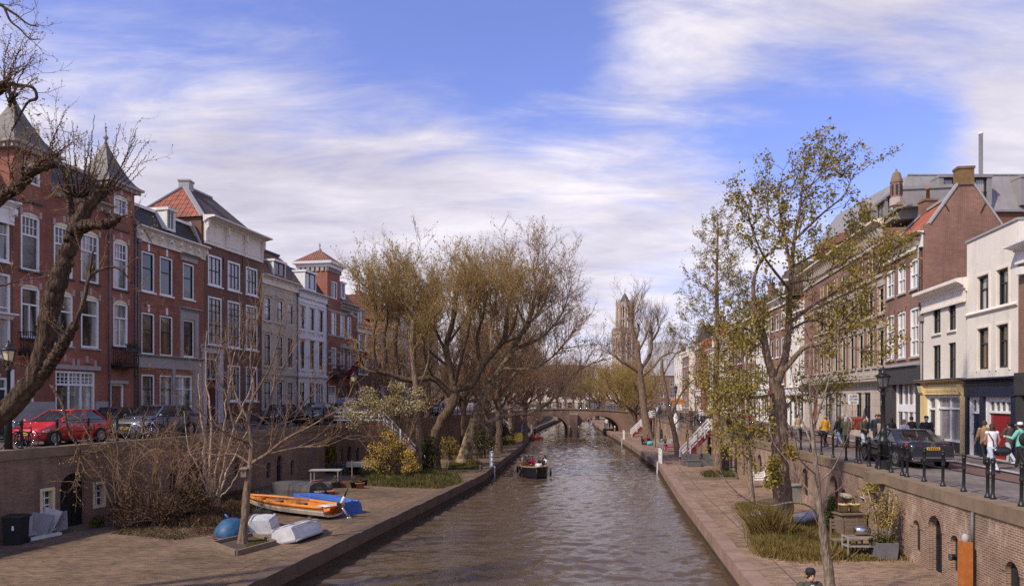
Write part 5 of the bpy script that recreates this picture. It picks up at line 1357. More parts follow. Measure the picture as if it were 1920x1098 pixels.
mb = mm('slate'); mb.loft([sqr(ro*.84, dz(568), 8, ROT+PI/8), sqr(ro*.5, dz(561), 8, ROT+PI/8), sqr(ro*.26, dz(554.5), 8, ROT+PI/8), sqr(ro*.12, dz(551), 8, ROT+PI/8), sqr(.2, dz(549), 8, ROT+PI/8)], True, True, False); mb.tube([(tx, D, dz(552)), (tx, D, dz(541))], [.3, .12], 6); mb.cbox(V((tx, D, dz(545))), (2.4, .25, .3)); mb.bd('spire', dom)
nich.bd('tower_window', dom); trim.bd('tower_tracery', dom)
# trees: hand-laid limbs, grown branches and twigs, leaf faces
def tubes_np(P, R, n):
 """P (N,k,3), R (N,k) -> verts, flat faces, sizes"""
 N_, k, _ = P.shape
 T = np.empty_like(P); T[:, 1:-1] = P[:, 2:]-P[:, :-2]; T[:, 0] = P[:, 1]-P[:, 0]; T[:, -1] = P[:, -1]-P[:, -2]
 T /= np.linalg.norm(T, axis=2, keepdims=True)+1e-9
 m = P[:, -1]-P[:, 0]; m /= np.linalg.norm(m, axis=1, keepdims=True)+1e-9
 ref = np.where(np.abs(m[:, 2:3]) < .8, np.array([[0, 0, 1.]]), np.array([[1., 0, 0]]))
 ref = np.cross(m, ref); ref /= np.linalg.norm(ref, axis=1, keepdims=True)+1e-9
 ref = ref[:, None, :]
 X = ref-T*(ref*T).sum(2, keepdims=True); X /= np.linalg.norm(X, axis=2, keepdims=True)+1e-9
 Y = np.cross(T, X)
 a = 2*PI*np.arange(n)/n
 V = P[:, :, None, :]+R[:, :, None, None]*(X[:, :, None, :]*np.cos(a)[None, None, :, None]+Y[:, :, None, :]*np.sin(a)[None, None, :, None])
 base = (np.arange(N_)*k*n)[:, None, None]+(np.arange(k-1)*n)[None, :, None]
 j = np.arange(n)[None, None, :]; j2 = (j+1) % n
 Fq = np.stack([base+j, base+j2, base+j2+n, base+j+n], -1).reshape(-1)
 return V.reshape(-1, 3), Fq, len(Fq)//4
def joined(parts):
 vs, fs, c = [], [], 0; nf = 0
 for v, f, n in parts: vs.append(v); fs.append(f+c); c += len(v); nf += n
 return np.concatenate(vs), np.concatenate(fs), nf
def sml(pts, k=14, jit=0.0, rng=RNG):
 p = np.array([q[:] for q in pts], dtype=float)
 if len(p) == 2: t = np.linspace(0, 1, k)[:, None]; o = p[0]*(1-t)+p[1]*t
 else:
  q = np.vstack([2*p[0]-p[1], p, 2*p[-1]-p[-2]]); o = []
  ts = np.linspace(0, len(p)-1-1e-6, k)
  for t in ts:
   i = int(t); f = t-i; a, b, c, d = q[i:i+4]
   o.append(.5*((2*b)+(-a+c)*f+(2*a-5*b+4*c-d)*f*f+(-a+3*b-3*c+d)*f**3))
  o = np.array(o)
 if jit: o[1:-1] += rng.normal(size=(k-2, 3))*jit
 return o
def grow(P, R, w, spec, rng):
 """children of polylines P (N,k,3): spec per (per metre), t, ang, len, r, up, wig, k"""
 N_, k, _ = P.shape
 seg = np.linalg.norm(P[:, 1:]-P[:, :-1], axis=2); L = seg.sum(1)
 t0, t1 = spec.get('t', (.2, 1.0))
 lam = L*w*spec['per']*(t1-t0)
 cnt = np.floor(lam+rng.random(N_)).astype(int); cnt = np.maximum(cnt, spec.get('min', 0)*(w > 0))
 idx = np.repeat(np.arange(N_), cnt); m = len(idx)
 if m == 0: return None
 t = t0+(t1-t0)*rng.random(m)**spec.get('bias', 1.0)
 f = t*(k-1); i = np.minimum(f.astype(int), k-2); fr = (f-i)[:, None]
 p = P[idx, i]*(1-fr)+P[idx, i+1]*fr
 tg = P[idx, i+1]-P[idx, i]; tg /= np.linalg.norm(tg, axis=1, keepdims=True)+1e-9
 pr = R[idx, i]
 q = rng.normal(size=(m, 3)); q -= tg*(q*tg).sum(1, keepdims=True); q /= np.linalg.norm(q, axis=1, keepdims=True)+1e-9
 an = np.radians(rng.uniform(*spec['ang'], size=m))[:, None]
 d = tg*np.cos(an)+q*np.sin(an); d[:, 2] += spec.get('up', 0)
 if 'flat' in spec: d[:, 2] *= spec['flat']
 d /= np.linalg.norm(d, axis=1, keepdims=True)+1e-9
 ln = rng.uniform(*spec['len'], size=m)*(1-spec.get('tapert', 0)*(t-t0)/(t1-t0+1e-9)); kk = spec.get('k', 4)
 C = np.empty((m, kk, 3)); C[:, 0] = p; wig = spec.get('wig', .25); bend = spec.get('bend', .12)
 for s in range(1, kk):
  d = d+rng.normal(size=(m, 3))*wig; d[:, 2] += bend
  d /= np.linalg.norm(d, axis=1, keepdims=True)+1e-9
  C[:, s] = C[:, s-1]+d*(ln/(kk-1))[:, None]
 r0 = np.minimum(rng.uniform(*spec['r'], size=m), pr*.8+.002)
 tp = np.linspace(1, spec.get('tip', .3), kk)[None, :]
 return C, r0[:, None]*tp, np.ones(m)
def tree(name, label, base, limbs, levels, barkm, twigm, leaf=None, cat='tree', group=None, seed=1, K=14, sides=9, rough=.05):
 """limbs: (points, r0, r1, weight)"""
 rng = np.random.default_rng(seed)
 root = thing(name, label, cat, base, group)
 Ps, Rs, Ws = [], [], []
 for l in limbs:
  p = sml(l[0], K, l[4] if len(l) > 4 else l[2]*.12, rng); t = np.linspace(0, 1, K)
  r = l[1]+(l[2]-l[1])*t**.85; r = r*(1+.05*np.interp(t, np.linspace(0, 1, 9), rng.normal(size=9)))
  if len(l) > 5: r[:3] *= np.array([l[5], 1+(l[5]-1)*.35, 1.05])
  Ps.append(p); Rs.append(r); Ws.append(l[3])
 P = np.array(Ps); R = np.array(Rs); w = np.array(Ws, dtype=float)
 v, f, n = tubes_np(P, R, sides)
 th_ = 2*PI*np.arange(sides)[None, None]/sides; ph = np.cumsum(rng.normal(size=(3, len(P), K))*.25*14/K**.8, axis=2)[..., None]
 rd = rough*(np.sin(3*th_+ph[0])*.6+np.sin(6*th_+ph[1])*.55+np.sin(11*th_+ph[2])*.45+rng.normal(size=(len(P), K, sides))*.35)
 ax = np.repeat(P[:, :, None], sides, 2).reshape(-1, 3); v = ax+(v-ax)*(1+rd.reshape(-1, 1))
 caps = [np.concatenate([P[i, -1:], v[(i*K+K-1)*sides:(i*K+K)*sides]]) for i in range(len(P))]
# round end caps
 cv, cf = [], []; c0 = len(v)
 for i, c in enumerate(caps):
  b = c0+len(cv); tip = c[0]+(P[i, -1]-P[i, -2])/(np.linalg.norm(P[i, -1]-P[i, -2])+1e-9)*R[i, -1]*.6
  cv.append(tip); ring = (i*K+K-1)*sides
  for j in range(sides): cf += [ring+j, ring+(j+1) % sides, b]
 vv = np.concatenate([v, np.array(cv)]); ff = np.concatenate([f, np.array(cf)]); sz = np.concatenate([np.full(n, 4), np.full(len(cf)//3, 3)])
 mesh_obj('trunk', vv, ff, sz, M[barkm], None, root, True, False)
 parts = []; cur = [(P, R, w)]; last = None
 for li, sp in enumerate(levels):
  src = cur if sp.get('from') == 'all' else [cur[-1]] if li == 0 or not sp.get('from') else [cur[i] for i in sp['from']]
  got = [g for g in (grow(a, b, c, sp, rng) for a, b, c in src) if g is not None]
  if not got: continue
  if len(got) > 1: k0 = got[0][0].shape[1]; g = tuple(np.concatenate(x) for x in zip(*got))
  else: g = got[0]
  cur.append(g); parts.append(tubes_np(g[0], g[1], sp.get('n', 3)))
 if parts:
  v, f, n = joined(parts); mesh_obj('crown', v, f, np.full(n, 4), M[twigm], None, root, True, False)
 if leaf:
  lv = []
  for k in leaf.get('on', (-1,)):
   C = cur[k][0]; m = leaf['per']; kk = C.shape[1]
   idx = np.repeat(np.arange(len(C)), m)
   if leaf.get('keep', 1) < 1: idx = idx[rng.random(len(idx)) < leaf['keep']]
   t = leaf.get('t0', .25)+(1-leaf.get('t0', .25))*rng.random(len(idx)); fk = t*(kk-1); i = np.minimum(fk.astype(int), kk-2); fr = (fk-i)[:, None]
   pt = C[idx, i]*(1-fr)+C[idx, i+1]*fr+rng.normal(size=(len(idx), 3))*leaf.get('spread', .03)
   lv.append(leaf_quads(pt, leaf['size'], rng, leaf.get('droop', 0)))
  leaf_obj('foliage', np.concatenate(lv), M[leaf['mat']], root)
 return root
def PX(Y, *pts): return [W(x, y, Y+(p[0] if p else 0)) for x, y, *p in pts]
def ga(px, Y, z=ZW): return V((XW(px, Y), Y, z))
# 1: old leaning tree at the frame's edge, cut back, with young shoots
Y = 18.0; rng1 = random.Random(4)
limbs = [(PX(Y, (-160, 1160), (-110, 930), (-40, 815), (30, 752), (72, 690), (90, 600), (108, 535), (128, 470), (147, 415), (186, 360)), .31, .14, .25, .018, 1.3),
         (PX(Y, (142, 430), (170, 421, -.1), (198, 421, -.15), (219, 409, -.2)), .15, .10, .8),
         (PX(Y, (219, 409, -.2), (240, 404, -.25), (262, 420, -.3), (285, 455, -.35)), .03, .012, 2.0),
         (PX(Y, (78, 705), (112, 655, -.25), (140, 608, -.35)), .15, .10, 1.0),
         (PX(Y, (139, 614, -.45), (158, 560, -.5), (167, 522, -.5), (190, 505, -.5), (222, 503, -.5), (250, 535, -.5), (272, 575, -.5)), .055, .012, 1.5),
         (PX(Y, (166, 522, -.5), (172, 490, -.5), (175, 470, -.5)), .03, .015, 1.5),
         (PX(Y, (95, 720), (118, 762, -.5), (130, 812, -.6), (150, 848, -.7), (142, 900, -.8), (128, 925, -.8)), .035, .009, 2.2),
         (PX(Y, (130, 812, -.6), (160, 850, -.7), (185, 835, -.8)), .02, .008, 2.2),
         (PX(Y, (138, 440), (132, 395), (127, 352), (118, 325)), .11, .05, 1.2),
         (PX(Y, (-150, 1160), (-150, 800), (-110, 560), (-50, 420), (0, 372), (32, 352), (62, 322), (108, 306)), .24, .075, .8, .015),
         (PX(Y, (-110, 560), (-70, 330), (-30, 200), (7, 157)), .2, .12, .8),
         (PX(Y, (7, 157), (35, 160), (62, 165), (68, 185), (50, 195), (22, 245)), .05, .02, 1.4), (PX(Y, (8, 160), (25, 185), (32, 215), (48, 245)), .05, .015, 1.4),
         (PX(Y, (-60, -30), (-20, -5), (8, 14), (30, 28), (52, 45), (72, 50)), .05, .012, 2), (PX(Y, (8, 14), (20, 40), (38, 55), (55, 72), (76, 74)), .03, .01, 2), (PX(Y, (-30, 200), (-40, 80), (-50, -20)), .12, .05, .5),
         (PX(Y, (-60, 640), (-10, 670), (30, 680), (60, 690)), .05, .015, 1.5), (PX(Y, (-40, 380), (10, 372), (40, 378), (62, 380)), .05, .015, 1.5), (PX(Y, (-40, 520), (0, 535), (40, 525), (90, 520)), .03, .01, 1.6)]
for i in range(38):      # straight young shoots from the cut head
 sx = rng1.uniform(128, 196); sy = 372-abs(sx-165)*.1; a = (sx-160)/34
 ex_ = 185+a*75+rng1.uniform(-28, 28); ey = 300+abs(a)*25-rng1.uniform(-30, 85)
 dz_ = rng1.uniform(-.7, .9)
 limbs.append((PX(Y, (sx, sy, 0), ((sx*.45+ex_*.55), sy*.5+ey*.5+6, dz_*.6), (ex_, ey, dz_)), .016, .006, .25, .012))
for i in range(26):
 x0, y0 = rng1.choice(((10, 158), (40, 345), (62, 322), (25, 352), (5, 370), (95, 306), (18, 200)))
 ex_ = x0+rng1.uniform(-20, 62); ey = y0-rng1.uniform(30, 115)
 dz_ = rng1.uniform(-.8, .8); limbs.append((PX(Y, (x0, y0), ((x0+ex_)/2-8, (y0+ey)/2, dz_*.5), (ex_, ey, dz_)), .018, .006, 1.1, .012))
tree('old_tree', 'huge old leaning tree with deeply furrowed trunk, cut head and bare young shoots', W(-150, 1150, Y), limbs,
     [dict(per=2.3, ang=(25, 70), len=(.3, 1.1), r=(.006, .011), up=.15, wig=.22, k=6, t=(.15, 1)), dict(per=5.5, ang=(25, 65), len=(.08, .4), r=(.004, .007), up=.1, wig=.2, k=4, t=(.2, 1))],
     'bark_big', TW, dict(mat='leaf_bud', per=3, size=.035, spread=.008, on=(-1, -2), keep=.8), seed=5, sides=36, K=90, rough=.075)
# 2: bare young tree in the square planter by the boats
Y = 26.7
B2 = ga(455, Y)
limbs = [(PX(Y, (455, 1022), (459, 965), (465, 905), (470, 868)), 0.172, 0.102, .0, .006, 1.25),
         (PX(Y, (471, 868), (500, 851, -.3), (535, 823, -.6), (580, 800, -.9), (622, 775, -1.2), (652, 760, -1.4)), 0.074, 0.012, 1), (PX(Y, (470, 870), (472, 830), (465, 782), (477, 730, .2), (469, 680, .2), (478, 620, .3), (490, 566, .3)), 0.109, 0.012, 1),
         (PX(Y, (467, 868), (440, 851, .2), (410, 853, .3), (380, 848, .5), (352, 853, .6)), 0.047, 0.009, 1), (PX(Y, (468, 848), (440, 800, -.3), (424, 740, -.5), (404, 690, -.5), (396, 640, -.6)), 0.066, 0.009, 1),
         (PX(Y, (473, 818), (500, 770, .5), (515, 720, .8), (536, 680, 1), (552, 630, 1.2)), 0.058, 0.009, 1), (PX(Y, (468, 792), (440, 732, .6), (431, 660, 1), (441, 600, 1.2)), 0.047, 0.007, 1), (PX(Y, (476, 742), (506, 690, -.5), (521, 640, -.8), (528, 600, -.9)), 0.039, 0.007, 1),
         (PX(Y, (474, 838), (530, 790, .8), (575, 750, 1.5), (600, 700, 1.8)), 0.047, 0.007, 1), (PX(Y, (500, 851, -.3), (560, 838, -.8), (610, 835, -1.3), (660, 815, -1.6)), 0.031, 0.007, .8), (PX(Y, (467, 830), (420, 810, -1), (375, 770, -1.6), (340, 740, -2)), 0.039, 0.007, 1), (PX(Y, (470, 700), (455, 650, -.8), (462, 590, -1.1)), 0.031, 0.006, 1)]
L_BARE = [dict(per=3.8, ang=(25, 60), len=(.6, 1.9), r=(.012, .022), up=.25, wig=.16, k=6, t=(.2, 1)), dict(per=3.4, ang=(25, 55), len=(.25, .9), r=(.006, .010), up=.15, wig=.16, k=5), dict(per=3.6, ang=(25, 60), len=(.1, .4), r=(.004, .006), up=.1, wig=.2, k=3)]
tree('young_tree', 'slender bare young tree in the square planter beside the upturned boats', B2, limbs, L_BARE, 'bark_grey', TW, dict(mat='leaf_bud', per=2, size=.045, spread=.015, keep=.35), seed=8)
# 3: pale multi-stemmed birch against the west wall
Y = 36.5; limbs = []
for i, (pt, r) in enumerate([(((398, 942), (384, 880), (383, 820), (376, 770), (372, 700)), .10), (((400, 942), (392, 860, .4), (396, 780, .7), (386, 700, .9), (388, 620, 1)), .08), (((404, 942), (420, 870, -.4), (440, 800, -.7), (462, 745, -1), (480, 690, -1.2)), .085), (((406, 942), (428, 880, .5), (446, 840, .8), (468, 800, 1)), .06), (((396, 942), (372, 880, -.3), (352, 830, -.5), (345, 770, -.6)), .06), (((402, 942), (405, 880, .9), (420, 810, 1.3), (425, 740, 1.6), (440, 660, 1.8)), .07), (((408, 942), (440, 900, -.8), (455, 860, -1.2)), .045), (((398, 940), (362, 900, .5), (330, 860, .8), (318, 800, 1)), .045)]):
 limbs.append((PX(Y, *pt), r, .015, 1, .03))
tree('birch', 'pale-barked multi-stemmed birch leaning against the shaded quay wall', ga(400, Y), limbs, [dict(L_BARE[0], per=1.4), dict(L_BARE[1], per=2.2), dict(L_BARE[2], per=2.2)], 'bark_birch', TW, dict(mat='leaf_bud', per=2, size=.05, spread=.02, keep=.4), seed=12)
# 4: pollarded plane with black knuckled limbs
Y = 55.0
limbs = [(PX(Y, (815, 879), (814, 835), (826, 792), (848, 758), (852, 724)), 0.435, 0.305, 0, .05, 1.3),
         (PX(Y, (846, 740), (812, 708, -.5), (772, 713, -1), (732, 701, -1.3), (708, 693, -1.6), (700, 668, -1.7)), 0.242, 0.133, .3),
         (PX(Y, (706, 692, -1.6), (700, 640, -1.8), (706, 590, -1.9), (702, 545, -2)), 0.145, 0.089, 1), (PX(Y, (728, 700, -1.3), (721, 640, -.8), (727, 590, -.6), (722, 556, -.5)), 0.121, 0.077, 1), (PX(Y, (746, 702, -1.1), (741, 640, -1.3), (748, 585, -1.5), (746, 530, -1.5)), 0.157, 0.111, 1), (PX(Y, (772, 708, -1), (779, 650, -.2), (776, 600, .3)), 0.102, 0.066, 1),
         (PX(Y, (850, 738), (845, 692), (837, 652), (850, 600), (855, 550), (859, 528)), 0.242, 0.144, .5), (PX(Y, (838, 662), (815, 612, .8), (812, 562, 1.2)), 0.121, 0.072, 1), (PX(Y, (843, 640), (876, 592, -.8), (900, 560, -1.2)), 0.109, 0.066, 1), (PX(Y, (845, 690), (800, 650, 1.5), (790, 590, 2.2)), 0.109, 0.066, 1),
         (PX(Y, (852, 730), (885, 722, .4), (902, 690, .6), (926, 660, .8), (945, 638, .8), (950, 598, .9), (957, 553, 1)), 0.272, 0.133, .4), (PX(Y, (905, 688, .6), (894, 640, 1.2), (906, 590, 1.6), (915, 545, 1.8)), 0.145, 0.077, 1), (PX(Y, (930, 655, .8), (960, 620, 0), (972, 572, -.5)), 0.121, 0.066, 1), (PX(Y, (940, 645, .8), (985, 622, 1.8), (1002, 575, 2.3)), 0.097, 0.055, 1),
         (PX(Y, (852, 724), (868, 660, -1.5), (880, 610, -2.2), (884, 560, -2.6)), 0.133, 0.077, 1), (PX(Y, (812, 708, -.5), (795, 660, -2), (805, 600, -2.8)), 0.097, 0.055, 1)]
L_POLL = [dict(per=6.0, ang=(25, 70), len=(1.2, 4.2), r=(.020, .036), up=.5, wig=.17, bend=.08, k=7, t=(.3, 1), bias=.55), dict(per=5.0, ang=(25, 60), len=(.5, 2.0), r=(.010, .016), up=.2, wig=.18, k=5), dict(per=7.5, ang=(20, 55), len=(.2, .75), r=(.008, .012), up=.2, wig=.18, k=4)]
tree('pollarded_plane', 'big pollarded plane with black knuckled limbs and upright twigs, budding olive', ga(815, Y), limbs, L_POLL, 'bark_dark', 'twig_gold', dict(mat=LO, per=1, size=.10, spread=.06, keep=.7), seed=21)
tree('plane_tree', 'thin straight grey trunk standing just in front of the pollarded plane', ga(785, 52), [(PX(52, (787, 890), (784, 800), (780, 720), (772, 650), (774, 600)), .27, .14, .4, .03), (PX(52, (781, 730), (800, 690, .4), (806, 640, .6)), .1, .05, 1)], [dict(L_POLL[0], per=1.6, len=(.8, 2.4)), L_POLL[1], dict(L_POLL[2], per=2)], 'bark_grey', 'twig_gold', dict(mat=LO, per=2, size=.12, spread=.06, keep=.8), seed=22)
# 5: leaning plane with mottled bark and a long limb over the water
Y = 58.8
limbs = [(PX(Y, (868, 872), (878, 832), (892, 782), (910, 738), (932, 700), (962, 655), (990, 600), (1005, 545)), 0.528, 0.084, .35, .03, 1.25),
         (PX(Y, (890, 806, .5), (925, 786, .3), (960, 777), (1000, 772, -.3), (1038, 747, -.6), (1062, 715, -.9), (1092, 690, -1), (1135, 672, -1)), 0.224, 0.028, .5, .03), (PX(Y, (962, 655), (1015, 632, .8), (1052, 590, 1.2), (1070, 540, 1.4)), 0.160, 0.035, 1), (PX(Y, (940, 690), (1000, 690, -1), (1045, 660, -1.6), (1075, 620, -2)), 0.144, 0.028, 1), (PX(Y, (932, 700), (920, 640, 1.5), (930, 570, 2.2), (925, 510, 2.5)), 0.160, 0.042, 1), (PX(Y, (985, 610), (960, 550, .8), (950, 500, 1.2)), 0.112, 0.035, 1), (PX(Y, (980, 620), (1020, 570, -1), (1035, 510, -1.5)), 0.120, 0.035, 1), (PX(Y, (1005, 545), (1000, 500), (1010, 470)), 0.080, 0.021, 1), (PX(Y, (1038, 747, -.6), (1060, 740, -1.4), (1085, 745, -2)), 0.064, 0.021, 1)]
L_PLANE = [dict(per=4.6, ang=(30, 60), len=(1.4, 3.6), r=(.03, .05), up=.15, wig=.16, k=7, t=(.2, 1)), dict(per=3.6, ang=(25, 60), len=(.6, 1.9), r=(.012, .018), up=.1, wig=.2, k=5), dict(per=7.5, ang=(25, 65), len=(.25, .8), r=(.007, .011), up=.05, wig=.25, k=4)]
tree('plane_tree', 'leaning plane with mottled pale bark and one long limb reaching over the canal', ga(868, Y), limbs, L_PLANE, 'bark_plane', 'twig_red', dict(mat='leaf_bud', per=1, size=.10, spread=.03, keep=.5), seed=31)
# 6: generic bare planes of the far banks
def proto(name, label, h, spread, barkm, twigm, leaf, seed, lean=0, loc=(0, 0, ZW)):
 rng = random.Random(seed); o = V((0, 0, 0))
 limbs = [([o, V((lean*.3, 0, h*.16)), V((lean, .2, h*.34))], .38, .27, 0, .04, 1.3)]; top = V((lean, .2, h*.34))
 for i in range(9):
  a = 2*PI*i/9*2.4+rng.uniform(-.4, .4); s = spread*rng.uniform(.45, .95); hh = h*rng.uniform(.66, .86) if i < 6 else h*rng.uniform(.42, .55)
  st = top+V((0, 0, -h*.1*rng.random()))
  limbs.append(([st, st+V((cos(a)*s*.45, sin(a)*s*.45, (hh-h*.34)*.4)), V((top.x+cos(a)*s*.85, sin(a)*s*.85, hh*.86)), V((top.x+cos(a)*s, sin(a)*s, hh))], .15, .045, 1, .08))
 limbs.append(([top, top+V((.3, -.2, h*.25)), top+V((-.2, .2, h*.5))], .25, .06, 1, .06))
 t = tree(name, label, (0, 0, 0), limbs, [dict(per=3.2, ang=(25, 60), len=(1.2, 3.4), r=(.03, .05), up=.3, wig=.14, k=6, t=(.15, 1)), dict(per=2.8, ang=(25, 55), len=(.6, 1.8), r=(.016, .026), up=.15, wig=.2, k=5), dict(per=4.6, ang=(25, 60), len=(.3, .9), r=(.01, .015), up=.1, wig=.22, k=3)], barkm, twigm, leaf, seed=seed)
 return t
pa = proto('plane_tree', 'bare brown plane on the west wharf behind the leaning plane', 15.5, 5.2, 'bark_grey', TW, dict(mat='leaf_bud', per=1, size=.12, spread=.05, keep=.5), 41)
pb = proto('lime_tree', 'tree in fresh yellow green leaf standing by the bridge abutment', 9.5, 4.2, 'bark_dark', 'twig_gold', dict(mat='leaf_spring', per=2, size=.12, spread=.10, keep=.8), 43)
pc = proto('plane_tree', 'bare russet plane towering over the bridge on the west bank', 16, 5.4, 'bark_grey', 'twig_red', dict(mat='leaf_bud', per=1, size=.12, spread=.05, keep=.35), 47)
GW_ = 'bare planes along the west wharf'; GB_ = 'trees along the canal beyond the bridge'
place(pa, ga(935, 71), .4, 1.0, group=GW_)
place(pc, ga(958, 95), 1.2, 1.02, group=GW_)
spots = [(pc, 870, 80, .7, .95, 'russet bare plane filling the gap behind the leaning plane', GW_), (pc, 985, 88, 2.6, .85, 'russet bare plane close to the quay edge before the bridge', GW_), (pa, 915, 84, 2.2, .95, 'bare brown plane with thick trunk beside the white stair by the bridge', GW_), (pc, 930, 108, 3.3, 1.0, 'bare russet plane behind the bridge abutment, west bank', GW_), (pa, 800, 74, 4.4, 1.0, 'bare brown plane rising behind the pollarded plane', GW_), (pa, 745, 66, 5.1, .8, 'smaller bare plane behind the upright pollard stems', GW_),
         (pc, 985, 132, 5.0, 1.0, 'russet bare tree just past the bridge, west side', GB_), (pa, 1012, 150, .9, 1.0, 'brown bare tree second past the bridge, west side', GB_), (pc, 1045, 172, 2.0, 1.0, 'bare tree where the canal turns out of sight', GB_), (pc, 1075, 200, 2.5, .95, 'bare tree at the far bend above the bridge', GB_), (pa, 1088, 225, 3.5, 1.05, 'hazy bare tree at the canal bend under the sky gap', GB_), (pa, 1128, 215, 1.5, 1.1, 'bare tree just beside the cathedral tower foot', GB_), (pb, 1120, 178, 4.0, 1.3, 'yellow green tree beyond the bridge over the water', GB_),
         (pb, 1163, 138, 5.2, 1.25, 'leafy green tree behind the bridge end, east side', GB_), (pc, 1190, 160, 1.0, .9, 'bare tree behind the bridge on the east side', GB_), (pa, 1060, 262, 1.9, 1.2, 'pale bare tree closing the canal vista', GB_), (pc, 1105, 300, 4.4, 1.35, 'distant bare crown in front of the cathedral tower', GB_)]
for p_, px, Y_, rz, s, lb, g_ in spots:
 c = copy_tree(p_); place(c, ga(px, Y_), rz, s, lb, g_)
place(pb, ga(1192, 109), .3, .98, group=GB_)
# 7: east wharf trees
Y = 93.0
limbs = [(PX(Y, (1217, 824), (1210, 782), (1203, 722), (1199, 690), (1197, 665), (1195, 640)), .55, .3, .1, .03, 1.4), (PX(Y, (1202, 700), (1178, 684, -.5), (1163, 676, -.8), (1152, 664, -1)), .22, .14, .6), (PX(Y, (1200, 680), (1186, 668, .8), (1172, 656, 1.2)), .16, .1, .6), (PX(Y, (1196, 655), (1191, 632), (1184, 605), (1187, 585)), .26, .14, 1), (PX(Y, (1200, 694), (1215, 672, .4), (1222, 645, .6), (1221, 622, .8)), .26, .15, 1), (PX(Y, (1222, 640, .6), (1233, 622, .2), (1236, 612, .2)), .14, .1, 1), (PX(Y, (1203, 706), (1224, 688, -.8), (1242, 668, -1.2), (1262, 660, -1.5)), .2, .09, .8), (PX(Y, (1196, 660), (1208, 638, -.8), (1214, 620, -1)), .15, .1, .9), (PX(Y, (1193, 640), (1198, 618, .5), (1196, 606, .6)), .12, .1, .8)]
tree('pollard_tree', 'stout grey pollard with bare pale twigs in front of the cathedral tower', ga(1216, Y), limbs, [dict(L_POLL[0], per=6, len=(1.8, 5.0), up=.6), dict(L_POLL[1], per=3.4, r=(.012, .02)), dict(L_POLL[2], per=4, r=(.010, .014))], 'bark_grey', TW, seed=51)
Y = 69.0
limbs = [(PX(Y, (1273, 858), (1266, 820), (1256, 776), (1249, 742), (1243, 702), (1241, 672)), .30, .14, .4, .02, 1.3), (PX(Y, (1257, 780), (1276, 740, -.5), (1300, 712, -1), (1325, 700, -1.4)), .13, .04, 1), (PX(Y, (1249, 745), (1232, 712, .6), (1222, 690, 1)), .09, .03, 1), (PX(Y, (1243, 705), (1262, 670, .5), (1285, 650, .9)), .09, .03, 1), (PX(Y, (1262, 800), (1285, 776, .6), (1320, 770, 1)), .06, .03, 1)]
tree('wharf_tree', 'leaning grey trunk with bare crown between the park bench and white stair', ga(1273, Y), limbs, [dict(L_BARE[0], per=2, len=(.8, 2.4), r=(.02, .03)), dict(L_BARE[1], r=(.01, .016)), dict(L_BARE[2], r=(.007, .01))], 'bark_grey', TW, dict(mat=LO, per=2, size=.12, spread=.05, keep=.6), seed=53)
Y = 50.7
limbs = [(PX(Y, (1347, 891), (1344, 800), (1343, 700), (1345, 600), (1344, 500), (1346, 402)), .34, .035, 0, .02, 1.25)]
rr = random.Random(3)
for i in range(56):
 t = .26+.72*i/55; y = 891-(891-402)*t; a = i*2.4; ln = (3.7*(1-t)**.7+.4)*rr.uniform(.75, 1.2)*(1 if t > .42 else .7)
 s = W(1345, y, Y); limbs.append(([s, s+V((cos(a)*ln*.5, sin(a)*ln*.5, ln*.16)), s+V((cos(a)*ln, sin(a)*ln, ln*.42))], .05*(1-t)+.014, .01, 1, .03))
tree('alder', 'tall straight conical alder in small fresh leaf beside the wooden stair', ga(1347, Y), limbs, [dict(per=6.0, ang=(30, 65), len=(.35, 1.3), r=(.009, .014), up=.1, wig=.2, k=5, t=(.15, 1)), dict(per=5.5, ang=(25, 60), len=(.15, .5), r=(.006, .009), up=.05, wig=.2, k=3)], 'bark_grey', 'twig_dark', dict(mat=LO, per=6, size=.085, spread=.06, on=(-1, -2)), seed=57)
Y = 28.8
